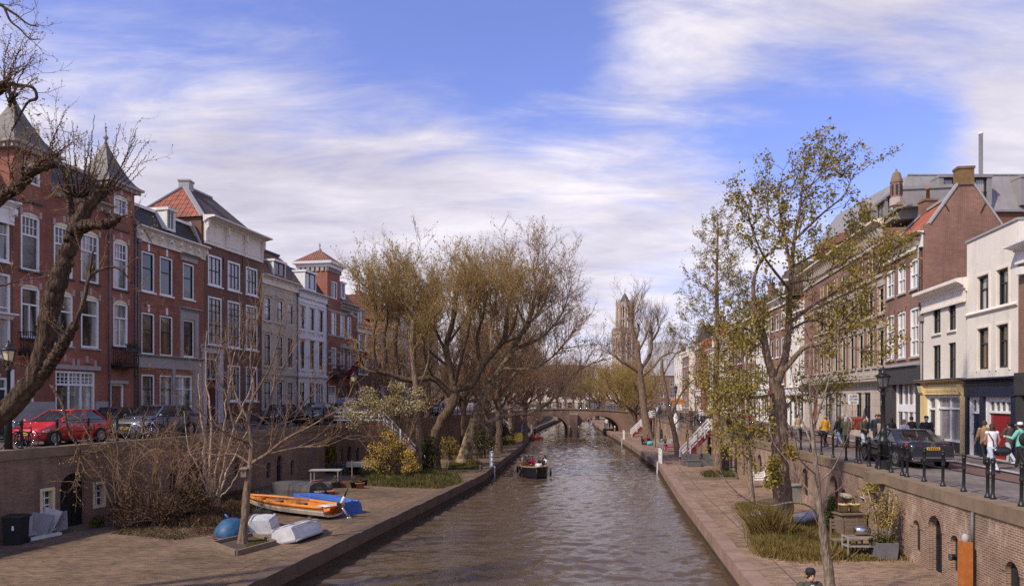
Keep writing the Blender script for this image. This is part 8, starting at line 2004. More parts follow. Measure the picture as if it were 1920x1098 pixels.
# wheelie bin, stacked slabs
bp = G(12, 1024)+V((0, .5, 0)); wb = thing('wheelie_bin', 'black wheelie bin with small white sticker by the cellar wall', 'bin', bp); mb = mm(TB); mb.cbox(bp+V((0, 0, .5)), (.56, .6, .95), .15, taper=1.12); mb.bd('body', wb); mb = mm(TB); mb.cbox(bp+V((0, 0, 1.02)), (.68, .72, .07), .15, taper=.9); mb.beam(bp+V((-.3, .38, .98)), bp+V((.3, .42, .98)), .05); mb.bd('lid', wb); mb = mm('tyre')
for s in (-.26, .26): mb.tube([bp+V((s-.03, .3, .1)), bp+V((s+.03, .3, .1))], .1, 12)
mb.bd('wheel', wb); mb = mm('paper_white'); mb.cbox(bp+V((.12, -.345, .62)), (.07, .01, .16), .15); mb.bd('sticker', wb)
SL = 'broken pale stone slabs leaning below the cellar window'; rs = random.Random(6)
for i, (px, py, w, h, a, rx, m) in enumerate(((62, 1008, .9, 1.0, .1, -.5, 'zinc'), (80, 1003, .8, 1.1, -.2, -.45, 'boat_white'), (38, 1010, .5, .9, .5, -.5, GS), (45, 1000, .25, 1.0, .9, -.4, CP), (92, 1000, 1.1, .8, .1, -.5, 'zinc'))):
 p = G(px, py, ZW); mb = MB().mat(M[m]); mb.cbox(p+V((0, .25, h*.42)), (w, .05, h), a, rx, rs.uniform(-.3, .3)); o = mb.solo('stone_slab', None, ('wide grey slab at the middle of the leaning stack', 'whitish slab with a torn corner leaning in the stack', 'small rough slab beside the black bin', 'narrow dark slab standing at an angle in the stack', 'low grey slab at the window end of the stack')[i], 'slab', group='leaning stone slabs')
for i, (y0, z, m) in enumerate(((1018, .06, 'boat_white'), (1014, .17, GS), (1010, .28, 'zinc'))):
 a, b = G(24, y0+2, ZW), G(112-i*8, y0-16, ZW); mb = MB().mat(M[m]); mb.beam(a+V((0, 0, z)), b+V((0, 0, z)), .22, .1); mb.solo('stone_slab', None, ('long white edging stone lowest of the pile', 'long grey edging stone, second in the pile', 'long dark edging stone on top of the pile')[i], 'slab', group='long edging stones')
# metal table, flower box, pots on the west wharf
c = G(584, 924)+V((0, 3.2, 0)); tt = thing('metal_table', 'grey metal topped table behind the black covered boat', 'table', (c.x, c.y, ZW)); mb = mm(LG); mb.cbox(V((c.x, c.y, ZW+.98)), (1.85, .9, .05), .05); mb.bd('table_top', tt)
for sx in (-.8, .8):
 for sy in (-.38, .38): mb = mm('zinc'); mb.beam((c.x+sx, c.y+sy, ZW), (c.x+sx, c.y+sy, ZW+.96), .06); mb.bd('leg', tt)
c = G(643, 913)+V((0, .3, 0)); fb = thing('flower_box', 'reddish wooden flower box in front of the grey shrub', 'planter box', c); mb = mm('door_brown')
for k in (0, 1): mb.cbox(c+V((0, -.2, .11+.19*k)), (1.05, .04, .17)); mb.cbox(c+V((0, .2, .11+.19*k)), (1.05, .04, .17)); mb.cbox(c+V((-.52, 0, .11+.19*k)), (.04, .4, .17)); mb.cbox(c+V((.52, 0, .11+.19*k)), (.04, .4, .17))
mb.bd('box_boards', fb); mb = mm('soil'); mb.cbox(c+V((0, 0, .3)), (1.0, .38, .04)); mb.bd('soil', fb)
pot(FP, 'black pot with seedlings right of the wooden flower box'.replace(' right of', ' next to'), G(664, 914), .24, .38, TB, 'grass_green'); pot(FP, 'round terracotta pot beside the black pot', G(675, 915), .27, .34, 'terracotta', 'leaf_dead'); pot(FP, 'dark pot behind the terracotta pot', G(681, 911)+V((0, .4, 0)), .2, .36, TB); pot(FP, 'small terracotta pot near the blue boat', G(619, 932)+V((0, .2, 0)), .22, .34, 'terracotta'); pot(FP, 'zinc tub with herbs beside the black covered boat', G(600, 932)+V((0, -.1, 0)), .26, .35, 'zinc', 'grass_green')
c = G(629, 914); pot('watering_urn', 'grey bulbous jar at the end of the flower box', c, .26, .4, 'rubber_grey', 'leaf_grey'); mb = mm(WO); mb.beam(G(660, 905), G(660, 905)+V((0, 0, 1.4)), .07); mb.solo('garden_stake', None, 'thin wooden stake behind the flower box', 'stake')
mb = mm('boat_white'); mb.cbox(W(655, 870, 52.5), (1.0, .3, .05)); mb.solo('white_board', None, 'white board resting on top of the dark hedge', 'board')
# east wharf: cabinet with pots, kitchen trolley, planter
c = G(1597, 1010)+V((.15, .5, 0)); cab = thing('wooden_cabinet', 'weathered wooden outdoor cabinet against the sunny wall', 'cabinet', c); mb = mm(WO)
for k in range(7): mb.cbox(c+V((0, 0, .1+.115*k)), (1.0, .62, .105), .12)
mb.bd('carcass', cab); mb = mm(WO); mb.cbox(c+V((0, 0, .9)), (1.14, .74, .05), .12); mb.bd('cabinet_top', cab)
pot(FP, 'ochre pot on the cabinet, nearer the red cellar door', c+V((-.2, .05, .95)), .19, .3, 'plaster_yellow', 'leaf_dead', pl_n=60); pot(FP, 'ochre pot on the cabinet, nearer the slit window', c+V((.22, .1, .95)), .2, .3, 'plaster_yellow', 'grass_green', pl_n=60)
mb = mm(DB); mb.cbox(c+V((0, .06, .935)), (.85, .4, .02), .12); mb.solo('tray', None, 'dark tray under the two ochre pots', 'tray')
c = G(1617, 1046)+V((0, .25, 0)); tr = thing('metal_trolley', 'steel shelf trolley with wood shelves before the grey planter', 'trolley', c); mb = mm(LG)
for sx in (-.46, .46):
 for sy in (-.22, .22): mb.beam(c+V((sx, sy, 0)), c+V((sx, sy, .72)), .035)
for z in (.08, .38, .68):
 for sy in (-.22, .22): mb.beam(c+V((-.46, sy, z)), c+V((.46, sy, z)), .03)
 for sx in (-.46, .46): mb.beam(c+V((sx, -.22, z)), c+V((sx, .22, z)), .03)
mb.bd('trolley_frame', tr); mb = mm(WO); mb.cbox(c+V((0, 0, .7)), (.9, .4, .025)); mb.cbox(c+V((0, 0, .4)), (.9, .4, .02)); mb.bd('shelf', tr)
mb = mm('chrome'); mb.T = Matrix.Translation(c+V((.12, 0, .87))) @ Matrix.Rotation(PI/2, 4, 'Y'); mb.lathe([(.02, -.26), (.15, -.25), (.15, .2), (.12, .24), (.02, .25)], 14); mb.solo('steel_pot', None, 'shiny steel canister lying on the trolley', 'canister')
for i, (dx, dy, hh) in enumerate(((-.42, .55, 1.32), (.1, .6, 1.28))):
 p = c+V((dx, dy, 0)); ch = thing('garden_chair', ('slatted wooden chair between cabinet and trolley', 'slatted wooden chair behind the trolley')[i], 'chair', p); mb = mm(WO)
 for k in range(3): mb.cbox(p+V((0, .2, .85+.12*k)), (.44, .03, .08))
 mb.bd('backrest', ch); mb = mm(WO); mb.cbox(p+V((0, 0, .46)), (.46, .42, .04)); mb.bd('seat', ch)
 for sx in (-.2, .2):
  for sy in (-.19, .2): mb = mm(WO); mb.beam(p+V((sx, sy, 0)), p+V((sx, sy, 1.16 if sy > 0 else .45)), .045); mb.bd('leg', ch)
c = G(1667, 1050)+V((0, .35, 0)); pb_ = thing('planter_box', 'square grey planter with tall bamboo canes by the sunny wall', 'planter', c); mb = mm('zinc_dull') if 'zinc_dull' in M else MB().mat(plain('zinc_dull', (.17, .165, .16), .7, .25, 3)); mb.lathe([(.30, 0), (.34, .56), (.31, .56), (.31, .5), (.02, .5)], 4, c, False, True); mb.bd('box', pb_)
leaf_obj('plant', lc([c+V((-.3+.2*i, 0, .62)) for i in range(4)], .22, 170, .06), M['grass_green'], pb_)
mb = mm('bark_birch'); tops = []
for i in range(15): a = c+V((rs.uniform(-.2, .2), rs.uniform(-.1, .1), .5)); b = a+V((rs.uniform(-.55, .35), rs.uniform(-.1, .2), rs.uniform(1.1, 1.9))); mb.tube([a, (a+b)/2+V((.03, 0, 0)), b], .014, 5); tops += [(a+b)/2, a*.3+b*.7, b]
mb.bd('cane', pb_); leaf_obj('foliage', lc(tops, .22, 34, .06), M[LO], pb_)
# orange timber post, wall lamp and canister on the wall
p = V((XW(1827, 20.3), 20.3, ZW)); s_, u_ = fac_at(SEG_E, 1827); q = s_.P(u_-.1, 0, .28); q.z = ZW; tp = thing('timber_post', 'orange brown heavy timber box post standing against the sunny wall', 'post', q); mb = MB().mat(plain('timber_orange', (.42, .135, .03), .6, .35, 5)); a_ = math.atan2(s_.t.y, s_.t.x)
for k, w in enumerate((-.11, .0, .11)): mb.cbox(q+s_.t.to_3d()*w+V((0, 0, .72)), (.105, .24, 1.44+.05*(k % 2)), a_)
mb.bd('plank', tp); mb = mm('tarp_grey'); mb.ball(q+V((0, 0, 1.52)), (.1, .1, .14), 8, 6); mb.bd('plastic_bag', tp)
s_, u_ = fac_at(SEG_E, 1666); q = s_.P(u_, s_.z(1666, 931), .16); mb = mm('slate'); mb.cbox(q, (.2, .3, .24), math.atan2(s_.t.y, s_.t.x)); mb.m('lamp_cream'); mb.cbox(q+s_.n.to_3d()*.1, (.02, .26, .2), math.atan2(s_.n.y, s_.n.x)); mb.solo('wall_lamp', None, 'small dark green wall lamp below the street lamp console', 'wall lamp')
s_, u_ = fac_at(SEG_E, 1808); q = s_.P(u_, s_.z(1808, 1044), .2); mb = mm('rubber_grey'); mb.T = Matrix.Translation(q) @ Matrix.Rotation(math.atan2(s_.n.y, s_.n.x), 4, 'Z') @ Matrix.Rotation(PI/2, 4, 'Y'); mb.lathe([(.09, -.2), (.09, .15), (.10, .15), (.10, .18)], 12); mb.solo('pipe_stub', None, 'grey pipe stub sticking from the wall beside the timber post', 'pipe')
# benches, sofa, parasol, picnic table
def bench(label, p, rz, mat, w=1.6):
 r = thing('bench', label, 'bench', (0, 0, 0)); mb = MB().mat(M[mat])
 for k in range(4): mb.cbox((0, -.2+.13*k, .45), (w, .10, .04))
 mb.bd('seat', r); mb = MB().mat(M[mat])
 for k in range(3): mb.cbox((0, .27, .58+.13*k), (w, .03, .10))
 mb.bd('backrest', r)
 for sx in (-w*.44, w*.44): mb = MB().mat(M[mat]); mb.beam((sx, -.22, 0), (sx, -.22, .64), .06); mb.beam((sx, .25, 0), (sx, .29, .93), .06); mb.beam((sx, -.24, .63), (sx, .28, .63), .06); mb.bd('side_frame', r)
 return place(r, p, rz)
bench('white painted bench at the foot of the sunny wall behind the young maple', G(1420, 914)+V((.2, .3, 0)), PI*.05, WP, 1.1)
bench('grey wooden park bench near the picnic people', G(1243, 838), -.3, LG, 2.0)
plain('rattan', (.13, .12, .115), .8, .2, 6)
c = G(1306, 872); so_ = thing('lounge_sofa', 'grey rattan corner sofa below the white railed stair', 'sofa', c); mb = mm('rattan'); mb.cbox(c+V((0, 0, .22)), (2.3, .8, .42)); mb.bd('seat', so_); mb = mm('rattan')
for k in range(3): mb.cbox(c+V((-.76+.76*k, .36, .66)), (.72, .16, .46))
mb.cbox(c+V((1.1, 0, .55)), (.15, .8, .3)); mb.bd('backrest', so_)
mb = mm('rattan'); mb.cbox(c+V((-.45, -.9, .2)), (1.0, .6, .38)); mb.m('car_glass'); mb.cbox(c+V((-.45, -.9, .405)), (1.02, .62, .02)); mb.solo('coffee_table', None, 'low grey rattan table before the corner sofa', 'table')
pot(FP, 'square dark pot with grasses at the sofa end', G(1282, 871), .28, .45, CP, 'grass_straw', pl_r=.3); pot(FP, 'dark planter cube beside the sofa under the stair', G(1326, 872), .3, .45, TB)
mb = mm(WO); mb.beam(G(1308, 872), G(1308, 872)+V((0, 0, 2.6)), .09); mb.solo('wooden_pole', None, 'wooden pole standing by the corner sofa', 'pole')
p = V((XW(1267, 74), 74, ZW)); pr = thing('folded_parasol', 'tall folded white parasol standing on the east wharf', 'parasol', p); mb = mm(WP); mb.lathe([(.10, .5), (.30, .9), (.36, 1.6), (.34, 2.6), (.24, 3.3), (.06, 3.75)], 9, p, False); mb.bd('canopy', pr); mb = mm('zinc'); mb.tube([p, p+V((0, 0, 3.85))], .035, 6); mb.lathe([(.35, 0), (.35, .08)], 8, p, False); mb.bd('pole', pr)
c = G(1258, 846); pt = thing('picnic_table', 'pink painted picnic table beside the leaning grey tree', 'table', c); mb = MB().mat(plain('pink_paint', (.45, .05, .10), .5, .1)); mb.cbox(c+V((0, 0, .72)), (1.3, .7, .05)); mb.bd('table_top', pt); mb = mm('pink_paint'); mb.cbox(c+V((0, -.6, .44)), (1.3, .26, .04)); mb.cbox(c+V((0, .6, .44)), (1.3, .26, .04)); mb.bd('seat', pt); mb = mm('pink_paint')
for sx in (-.45, .45): mb.beam(c+V((sx, -.6, 0)), c+V((sx, .2, .7)), .07); mb.beam(c+V((sx, .6, 0)), c+V((sx, -.2, .7)), .07)
mb.bd('leg', pt)
c = G(1383, 888)+V((0, .5, 0)); bk_ = thing('iron_bench', 'black wire bench in front of the dark cellar door by the alder', 'bench', c); mb = mm(CI)
for k in range(9): x = -.6+1.2*k/8; mb.tube([c+V((x, .2, .42)), c+V((x, .28, .9))], .012, 4); mb.tube([c+V((x, -.22, .42)), c+V((x, .2, .42))], .012, 4)
for z, y in ((.9, .28), (.42, -.22), (.42, .2)): mb.tube([c+V((-.62, y, z)), c+V((.62, y, z))], .018, 5)
for sx in (-.6, .6): mb.tube([c+V((sx, -.22, .62)), c+V((sx, -.22, 0))], .018, 5); mb.tube([c+V((sx, .22, .6)), c+V((sx, .2, 0))], .018, 5); mb.tube([c+V((sx, -.22, .62)), c+V((sx, .24, .64))], .018, 5)
mb.bd('wire_frame', bk_)
for nm, px, hh, lb in (('cellar_shutter', 1357, 1.9, 'tall dark green shutter standing open beside the alder'), ('cellar_shutter', 1374, 1.7, 'black wooden shutter leaning open beside the iron bench')):
 s_, u_ = fac_at(SEG_E, px); q = s_.P(u_, ZW+.1, .3); mb = mm(DB)
 for k in range(4): mb.cbox(q+V((-.0+.0, 0, hh/2))+s_.n.to_3d()*(.13*k), (.125, .05, hh), math.atan2(s_.n.y, s_.n.x))
 mb.m(CI); mb.beam(q+V((0, -.03, hh*.3)), q+V((0, -.03, hh*.3))+s_.n.to_3d()*.4, .04); mb.solo(nm, None, lb, 'shutter')
mb = mm('zinc'); c = G(1488, 950)+V((.6, 1.5, 0)); mb.cbox(c+V((0, 0, .45)), (1.1, .7, .85), .1); mb.m(LG); mb.cbox(c+V((0, 0, .9)), (1.2, .8, .05), .1); mb.solo('storage_box', None, 'grey storage box with pale lid behind the maple trunk', 'box')
# signs, rack, boards on the east street
p = wall_pt(WE, 52, 3.6, ZR); ns = thing('road_sign', 'round blue no parking sign with red ring on a grey pole', 'road sign', p); mb = mm('zinc'); mb.tube([p, p+V((0, 0, 2.4))], .03, 6); mb.bd('pole', ns)
mb = MB(); mb.T = Matrix.Translation(p+V((0, -.04, 2.2))) @ Matrix.Rotation(PI/2, 4, 'X'); mb.m('lamp_red'); mb.lathe([(.20, -.01), (.20, .01)], 18); mb.m('plate_blue'); mb.lathe([(.15, .01), (.15, .016)], 18); mb.m('lamp_red'); mb.beam((-.12, -.12, .02), (.12, .12, .02), .05, .01); mb.bd('sign_disc', ns)
p = V((XW(1606, 44.5), 44.5, ZR+.1)); cr = thing('clothes_rack', 'clothes rack with red and pale garments outside the stone shop', 'clothes rack', p); mb = mm('zinc')
for sx in (-.6, .6): mb.tube([p+V((sx, 0, 0)), p+V((sx, 0, 1.55))], .02, 5); mb.tube([p+V((sx, -.25, .03)), p+V((sx, .25, .03))], .02, 5)
mb.tube([p+V((-.65, 0, 1.5)), p+V((.65, 0, 1.5))], .02, 5); mb.bd('rack_frame', cr)
plain('cloth_red', (.30, .035, .02), .9, .2); plain('cloth_maroon', (.10, .02, .02), .9, .2); plain('cloth_pale', (.55, .50, .45), .9, .15)
for k in range(11):
 x = -.55+.11*k; mb = MB().mat(M[('cloth_maroon', 'cloth_pale', 'cloth_maroon', 'cloth_red', 'cloth_red', 'cloth_red', 'cloth_red', 'cloth_red', 'cloth_pale', 'cloth_red', 'cloth_pale')[k]]); mb.loft([[p+V((x+a*.02, b*.06, 1.47)) for a, b in ((-1, -1), (1, -1), (1, 1), (-1, 1))], [p+V((x+a*.035, b*.25, 1.38)) for a, b in ((-1, -1), (1, -1), (1, 1), (-1, 1))], [p+V((x+a*.045, b*.22, .72+.05*(k % 3))) for a, b in ((-1, -1), (1, -1), (1, 1), (-1, 1))]], True, True, False)
 props(mb.solo('garment', None, 'garment hanging in the row on the clothes rack', 'garment'), group='garments on the clothes rack')
p = V((XW(1264, 95), 95, ZR)); mb = mm('boat_orange'); mb.cbox(p+V((.4, 0, 2.4)), (1.5, .9, .08), 0, .5); mb.cbox(p+V((.4, -.42, 2.1)), (1.5, .03, .4)); mb.m('zinc'); mb.tube([p+V((-.25, -.4, 0)), p+V((-.25, -.4, 2.2))], .03, 5); mb.tube([p+V((1.1, -.4, 0)), p+V((1.1, -.4, 2.2))], .03, 5); mb.solo('awning', None, 'small orange terrace awning beyond the leaning grey tree', 'awning')
# people
for nm, c in (('skin_light', (.50, .29, .20)), ('skin_tan', (.38, .20, .13)), (HB, (.055, .03, .018)), (HD, (.014, .011, .010)), ('hair_blond', (.32, .19, .08)), ('hair_red', (.25, .05, .02)), ('hair_grey', (.35, .34, .33)),
              (WB, (.013, .013, .015)), ('wear_navy', (.014, .018, .035)), ('wear_white', (.70, .69, .68)), ('wear_tan', (.30, .19, .10)), ('wear_brown', (.085, .055, .045)), ('wear_mint', (.17, .50, .42)), ('wear_yellow', (.52, .27, .04)), ('wear_olive', (.055, .055, .035)), ('wear_red', (.28, .012, .02)), (WJ, (.16, .22, .33)), ('wear_lightjeans', (.40, .45, .53)), ('wear_beige', (.38, .29, .20)), ('wear_grey', (.13, .125, .125)), ('wear_blue', (.02, .07, .42)), ('shoe_dark', (.02, .018, .016)), ('shoe_white', (.62, .60, .58))):
 plain(nm, c, .75 if 'skin' not in nm else .5, .14, 9)
def remeshed(mb, vox, name, mat, parent, smooth_it=4):
 """fuse overlapping shapes into one continuous skin"""
 me = bpy.data.meshes.new('tmp'); me.from_pydata([tuple(v) for v in mb.v], [], mb.f); me.update()
 ob = bpy.data.objects.new('tmp', me); COL.objects.link(ob)
 r = ob.modifiers.new('r', 'REMESH'); r.mode = 'VOXEL'; r.voxel_size = vox; r.use_smooth_shade = True
 s = ob.modifiers.new('s', 'SMOOTH'); s.factor = .5; s.iterations = smooth_it
 dg = bpy.context.evaluated_depsgraph_get(); m2 = bpy.data.meshes.new_from_object(ob.evaluated_get(dg)); bpy.data.objects.remove(ob); bpy.data.meshes.remove(me)
 m2.name = name; m2.materials.clear(); m2.materials.append(mat)
 for p in m2.polygons: p.use_smooth = True
 o = bpy.data.objects.new(name, m2); COL.objects.link(o); set_parent(o, parent); return o
def rot2(v, lean): return V((v.x, v.y*cos(lean)-v.z*sin(lean), v.y*sin(lean)+v.z*cos(lean)))
def person(label, loc, rz=0, h=1.72, top=WB, legs=WJ, hair=HB, hairlen=0, skin='skin_light', shoes='shoe_dark', walk=(18, -16), knee=(8, 22), arms=((-14, 8, 18), (14, 8, 22)), sit=None, lean=0, hat=None, sleeve=1.0, coat=0, vox=.017, head=(0, 0), group=None, stripes=False, top_extra=.0):
 """front faces -Y; walk: thigh angles forward; arms: (forward, outward, elbow bend) per side; sit: seat height or 'ground'"""
 r = thing('person', label, 'person', (0, 0, 0), group); k = h/1.75; ln = math.radians(lean)
 hipz = .90*k
 th, sh_ = .43*k, .43*k
 jn = {}; lo = 9
 for s, a, kn in ((-1, walk[0], knee[0]), (1, walk[1], knee[1])):
  a, kn = math.radians(a), math.radians(kn); hp = V((s*.095*k, 0, 0)); kp = hp+V((s*.01, -sin(a)*th, -cos(a)*th)); b = a-kn; an = kp+V((0, -sin(b)*sh_, -cos(b)*sh_)); jn[s] = [hp, kp, an]; lo = min(lo, an.z)
 base = -lo+.085*k if sit is None else None
 if sit == 'ground': base = .13*k
 elif sit is not None: base = sit+.10
 off = V((0, 0, base))
 for s in jn: jn[s] = [p+off for p in jn[s]]
 pel = off+V((0, 0, .03*k))
 def tp(x, y, z): return pel+rot2(V((x, y, z)), -ln)      # torso frame, z above the pelvis
 shz = .52*k; nk = tp(0, .0, .57*k); hd = tp(0, -.015, .72*k)+V((0, -head[0], 0))
 ar = {}
 for s, (f, o, e) in ((-1, arms[0]), (1, arms[1])):
  f, o, e = math.radians(f), math.radians(o), math.radians(e); sp = tp(s*.185*k, 0, shz-.02); ua, fa = .29*k, .25*k
  d1 = V((s*sin(o), -sin(f)*cos(o), -cos(f)*cos(o))); ep = sp+d1*ua
  g = f+e; inn = s*sin(o)*.3-s*.25*sin(e); d2 = V((inn, -sin(g), -cos(g))).normalized(); ar[s] = (sp, ep, ep+d2*fa, d2)
 def torso(mb, g, z0=-.06, neck=True, hem=0):
  rows = [(z0-hem, .150, .105), (.02, .152, .108), (.16, .132, .095), (.32, .160, .112), (.44, .178, .112), (.52, .165, .092), (.57, .075, .062)]
  mb.loft([[tp((rx+g)*k*cos(2*PI*i/16), (ry+g)*k*sin(2*PI*i/16), z*k) for i in range(16)] for z, rx, ry in rows], True, True, True)
# one continuous body: trunk, neck, head, arms, hands with fingers, legs
 mb = MB(); torso(mb, -.012)
 mb.tube([nk-V((0, 0, .06*k)), nk+V((0, -.005, .10*k))], [.058*k, .052*k], 10)
 mb.ball(hd+V((0, .008*k, .02*k)), (.076*k, .095*k, .108*k), 14, 10); mb.ball(hd+V((0, -.028*k, -.055*k)), (.056*k, .062*k, .062*k), 12, 8)
 mb.tube([hd+V((0, -.088*k, .02*k)), hd+V((0, -.104*k, -.02*k)), hd+V((0, -.09*k, -.026*k))], [.008*k, .015*k, .012*k], 6)
 for s in (-1, 1): mb.ball(hd+V((s*.078*k, .01*k, -.005*k)), (.013*k, .024*k, .034*k), 8, 6)
 for s in (-1, 1):
  sp, ep, wp, d2 = ar[s]; mb.tube([sp, (sp+ep)/2, ep, (ep+wp)/2, wp], [.052*k, .047*k, .040*k, .038*k, .028*k], 9); mb.ball(sp, .056*k, 10, 7)
  sd = V((0, 1, 0)).cross(d2); sd = sd.normalized() if sd.length > .1 else V((1, 0, 0)); fw = d2.cross(sd)
  mb.loft([[wp+d2*t*k+fw*w*k*cos(2*PI*i/8)+sd*.016*k*sin(2*PI*i/8) for i in range(8)] for t, w in ((-.01, .027), (.03, .038), (.075, .042), (.095, .036))], True, True, True)
  for q, L_ in ((-.030, .062), (-.010, .075), (.011, .070), (.030, .055)):
   b0 = wp+d2*.09*k+fw*q*k; mb.tube([b0, b0+d2*L_*.55*k, b0+d2*L_*.9*k+sd*(-s)*.018*k], [.0098*k, .009*k, .0075*k], 6)
  mb.tube([wp+d2*.03*k-fw*.032*k, wp+d2*.065*k-fw*.062*k, wp+d2*.10*k-fw*.066*k], [.012*k, .0105*k, .008*k], 6)
  a, b, c = jn[s]; mb.tube([a, (a+b)/2, b, b*.65+c*.35, c], [.085*k, .073*k, .053*k, .056*k, .036*k], 10)
  mb.ball(c+V((0, -.06*k, -.045*k)), (.04*k, .10*k, .035*k), 8, 6)
 remeshed(mb, vox, 'body', M[skin], r)
# clothes
 mb = MB(); torso(mb, .016+top_extra, -.10, hem=coat)
 for s in (-1, 1):
  sp, ep, wp, d2 = ar[s]; mb.ball(sp, (.074+top_extra)*k, 10, 7)
  if sleeve > .5: we = ep+(wp-ep)*min(1, (sleeve-.5)*2*.97); mb.tube([sp, (sp+ep)/2, ep, (ep+we)/2, we], [(.070+top_extra)*k, (.066+top_extra)*k, (.060+top_extra)*k, .054*k, .046*k], 10)
  elif sleeve > .1: mb.tube([sp, sp+(ep-sp)*sleeve*2], [.072*k, .066*k], 10)
 if sleeve > .1: mb.tube([nk-V((0, 0, .05*k)), nk+V((0, .012*k, .035*k))], [.085*k, .072*k], 10)
 tm = top
 remeshed(mb, vox, 'jacket' if sleeve > .5 else 'top', M[tm], r)
 if sleeve <= .1:      # bare shoulders show past the narrow top
  pass
 mb = MB(); mb.loft([[tp((rx)*k*cos(2*PI*i/14), (ry)*k*sin(2*PI*i/14), z*k) for i in range(14)] for z, rx, ry in ((-.08, .155, .12), (.03, .158, .118), (.10, .145, .108))], True, True, True)
 for s in (-1, 1): a, b, c = jn[s]; e = b+(c-b)*.96; mb.tube([a, (a+b)/2, b, (b+e)/2, e], [.10*k, .088*k, .070*k, .064*k, .058*k], 10)
 remeshed(mb, vox, 'trousers', M[legs], r)
 for s in (-1, 1):
  c = jn[s][2]; b = MB().mat(M[shoes]); b.loft([[c+V((x*w*k, (y0+.0)*k, z*k)) for x, z in ((-1, -.085), (1, -.085), (1, -.05), (.6, hz), (-.6, hz), (-1, -.05))] for y0, w, hz in ((.06, .035, .02), (.0, .042, .03), (-.09, .05, -.02), (-.17, .045, -.045), (-.205, .025, -.06))], True, True, True); b.bd('shoe', r)
# hair, hat, face
 b = MB().mat(M[hair]); rings = []
 for i in range(9):
  t = i/8; z = .135*cos(t*PI*.62); w = .088*sin(max(.12, t*PI*.62))/sin(PI*.5)
  rings.append([hd+V((w*k*cos(2*PI*j/14)*1.0, (w*1.16*sin(2*PI*j/14)+.016)*k, (z+(.05*max(0, -sin(2*PI*j/14)) if t > .5 else 0))*k)) for j in range(14)])
 b.loft(rings, True, True, True)
 if hairlen:
  b.loft([[hd+V((w*k*cos(2*PI*j/12), (.045+d*sin(2*PI*j/12))*k, z*k)) for j in range(12)] for z, w, d in ((.05, .086, .06), (-.05, .092, .062), (-.14-.06*hairlen, .10, .05), (-.16-.2*hairlen, .07, .03))], True, True, True)
 if hat != 'none': b.bd('hair', r)
 if hat:
  m, kind = hat; b = MB().mat(M[m]); b.lathe([(.096*k, .045*k), (.10*k, .07*k), (.097*k, .12*k), (.07*k, .155*k), (.01, .165*k)], 14, hd+V((0, .012*k, 0)))
  if kind == 'cap': b.loft([[hd+V((x*k, y*k, z*k)) for x, y, z in ((-.07, -.08, .05), (.07, -.08, .05), (.07, -.08, .06), (-.07, -.08, .06))], [hd+V((x*k, y*k, z*k)) for x, y, z in ((-.055, -.16, .04), (.055, -.16, .04), (.055, -.16, .05), (-.055, -.16, .05))]], True, True, False)
  b.bd('hat', r)
 f = mm(HD)
 for s in (-1, 1): f.ball(hd+V((s*.031*k, -.083*k, .012*k)), (.013*k, .007*k, .008*k), 8, 5); f.cbox(hd+V((s*.031*k, -.085*k, .034*k)), (.03*k, .008*k, .007*k))
 f.m('mouth'); f.cbox(hd+V((0, -.086*k, -.062*k)), (.042*k, .012*k, .01*k)); f.bd('face', r)
 if stripes:
  f = MB()
  for i in range(9): f.mat(M['wear_white' if i % 2 == 0 else 'wear_navy']); z = (.545-.035*i)*k; f.loft([[tp((.03+.012*i)*k*sx, -.135*k+o, z+dz) for sx, o, dz in ((-1, 0, 0), (1, 0, 0), (1, 0, -.035*k), (-1, 0, -.035*k))], [tp((.03+.012*i)*k*sx, -.10*k, z+dz) for sx, o, dz in ((-1, 0, 0), (1, 0, 0), (1, 0, -.035*k), (-1, 0, -.035*k))]], True, True, False)
  f.m('wear_red'); f.loft([[tp(x*k, -.14*k, z*k) for x, z in ((.055, .50), (.085, .50), (.10, .22), (.07, .22))], [tp(x*k, -.11*k, z*k) for x, z in ((.055, .50), (.085, .50), (.10, .22), (.07, .22))]], True, True, False); f.bd('shirt', r)
 place(r, loc, rz); return r
plain('mouth', (.28, .09, .08), .6, .1)
def street(px, Y, z=ZR+.004): return V((XW(px, Y), Y, z))
AW = PI-.25      # walking away along the east quay
person('woman in white tank top and pale trousers carrying a black holdall', street(1860, 27.3), PI, 1.74, 'wear_white', 'wear_lightjeans', HB, .5, 'skin_tan', 'shoe_white', sleeve=.0, walk=(14, -20), arms=((-12, 14, 40), (5, 14, 60)))
bg_ = street(1878, 27.2)+V((.02, .02, .78)); hb = thing('holdall', 'glossy black holdall on the hip of the woman in white', 'bag', bg_); mb = MB().mat(plain('bag_black', (.012, .012, .013), .25, .2, spec=.7)); mb.ball(bg_, (.36, .17, .19), 16, 10); mb.bd('bag_body', hb); mb = mm('bag_black'); mb.tube([bg_+V((-.3, 0, .1)), bg_+V((-.42, -.16, .40)), bg_+V((-.52, -.06, .66))], .02, 5); mb.bd('strap', hb)
person('man in tan sweatshirt walking just ahead of the tank top woman', street(1846, 29.3), PI, 1.80, 'wear_tan', WB, HB, 0, walk=(16, -14))
person('person in brown fleece and pale jeans by the red door', street(1893, 30.2), PI+.2, 1.74, 'wear_brown', 'wear_lightjeans', HD, 0, shoes='shoe_white', arms=((10, 8, 20), (24, 10, 70)), top_extra=.015)
person('person in mint hoodie and white cap at the picture edge', street(1913, 27.8), PI+.5, 1.76, 'wear_mint', WB, HD, 0, hat=('wear_white', 'cap'), shoes='shoe_white', arms=((5, 10, 20), (30, 12, 75)), top_extra=.012)
mb = mm(WB); q = street(1919, 27.55)+V((0, 0, 1.2)); mb.ball(q, (.16, .12, .24), 12, 8); mb.solo('rucksack', None, 'black rucksack on the back of the mint hoodie person', 'rucksack')
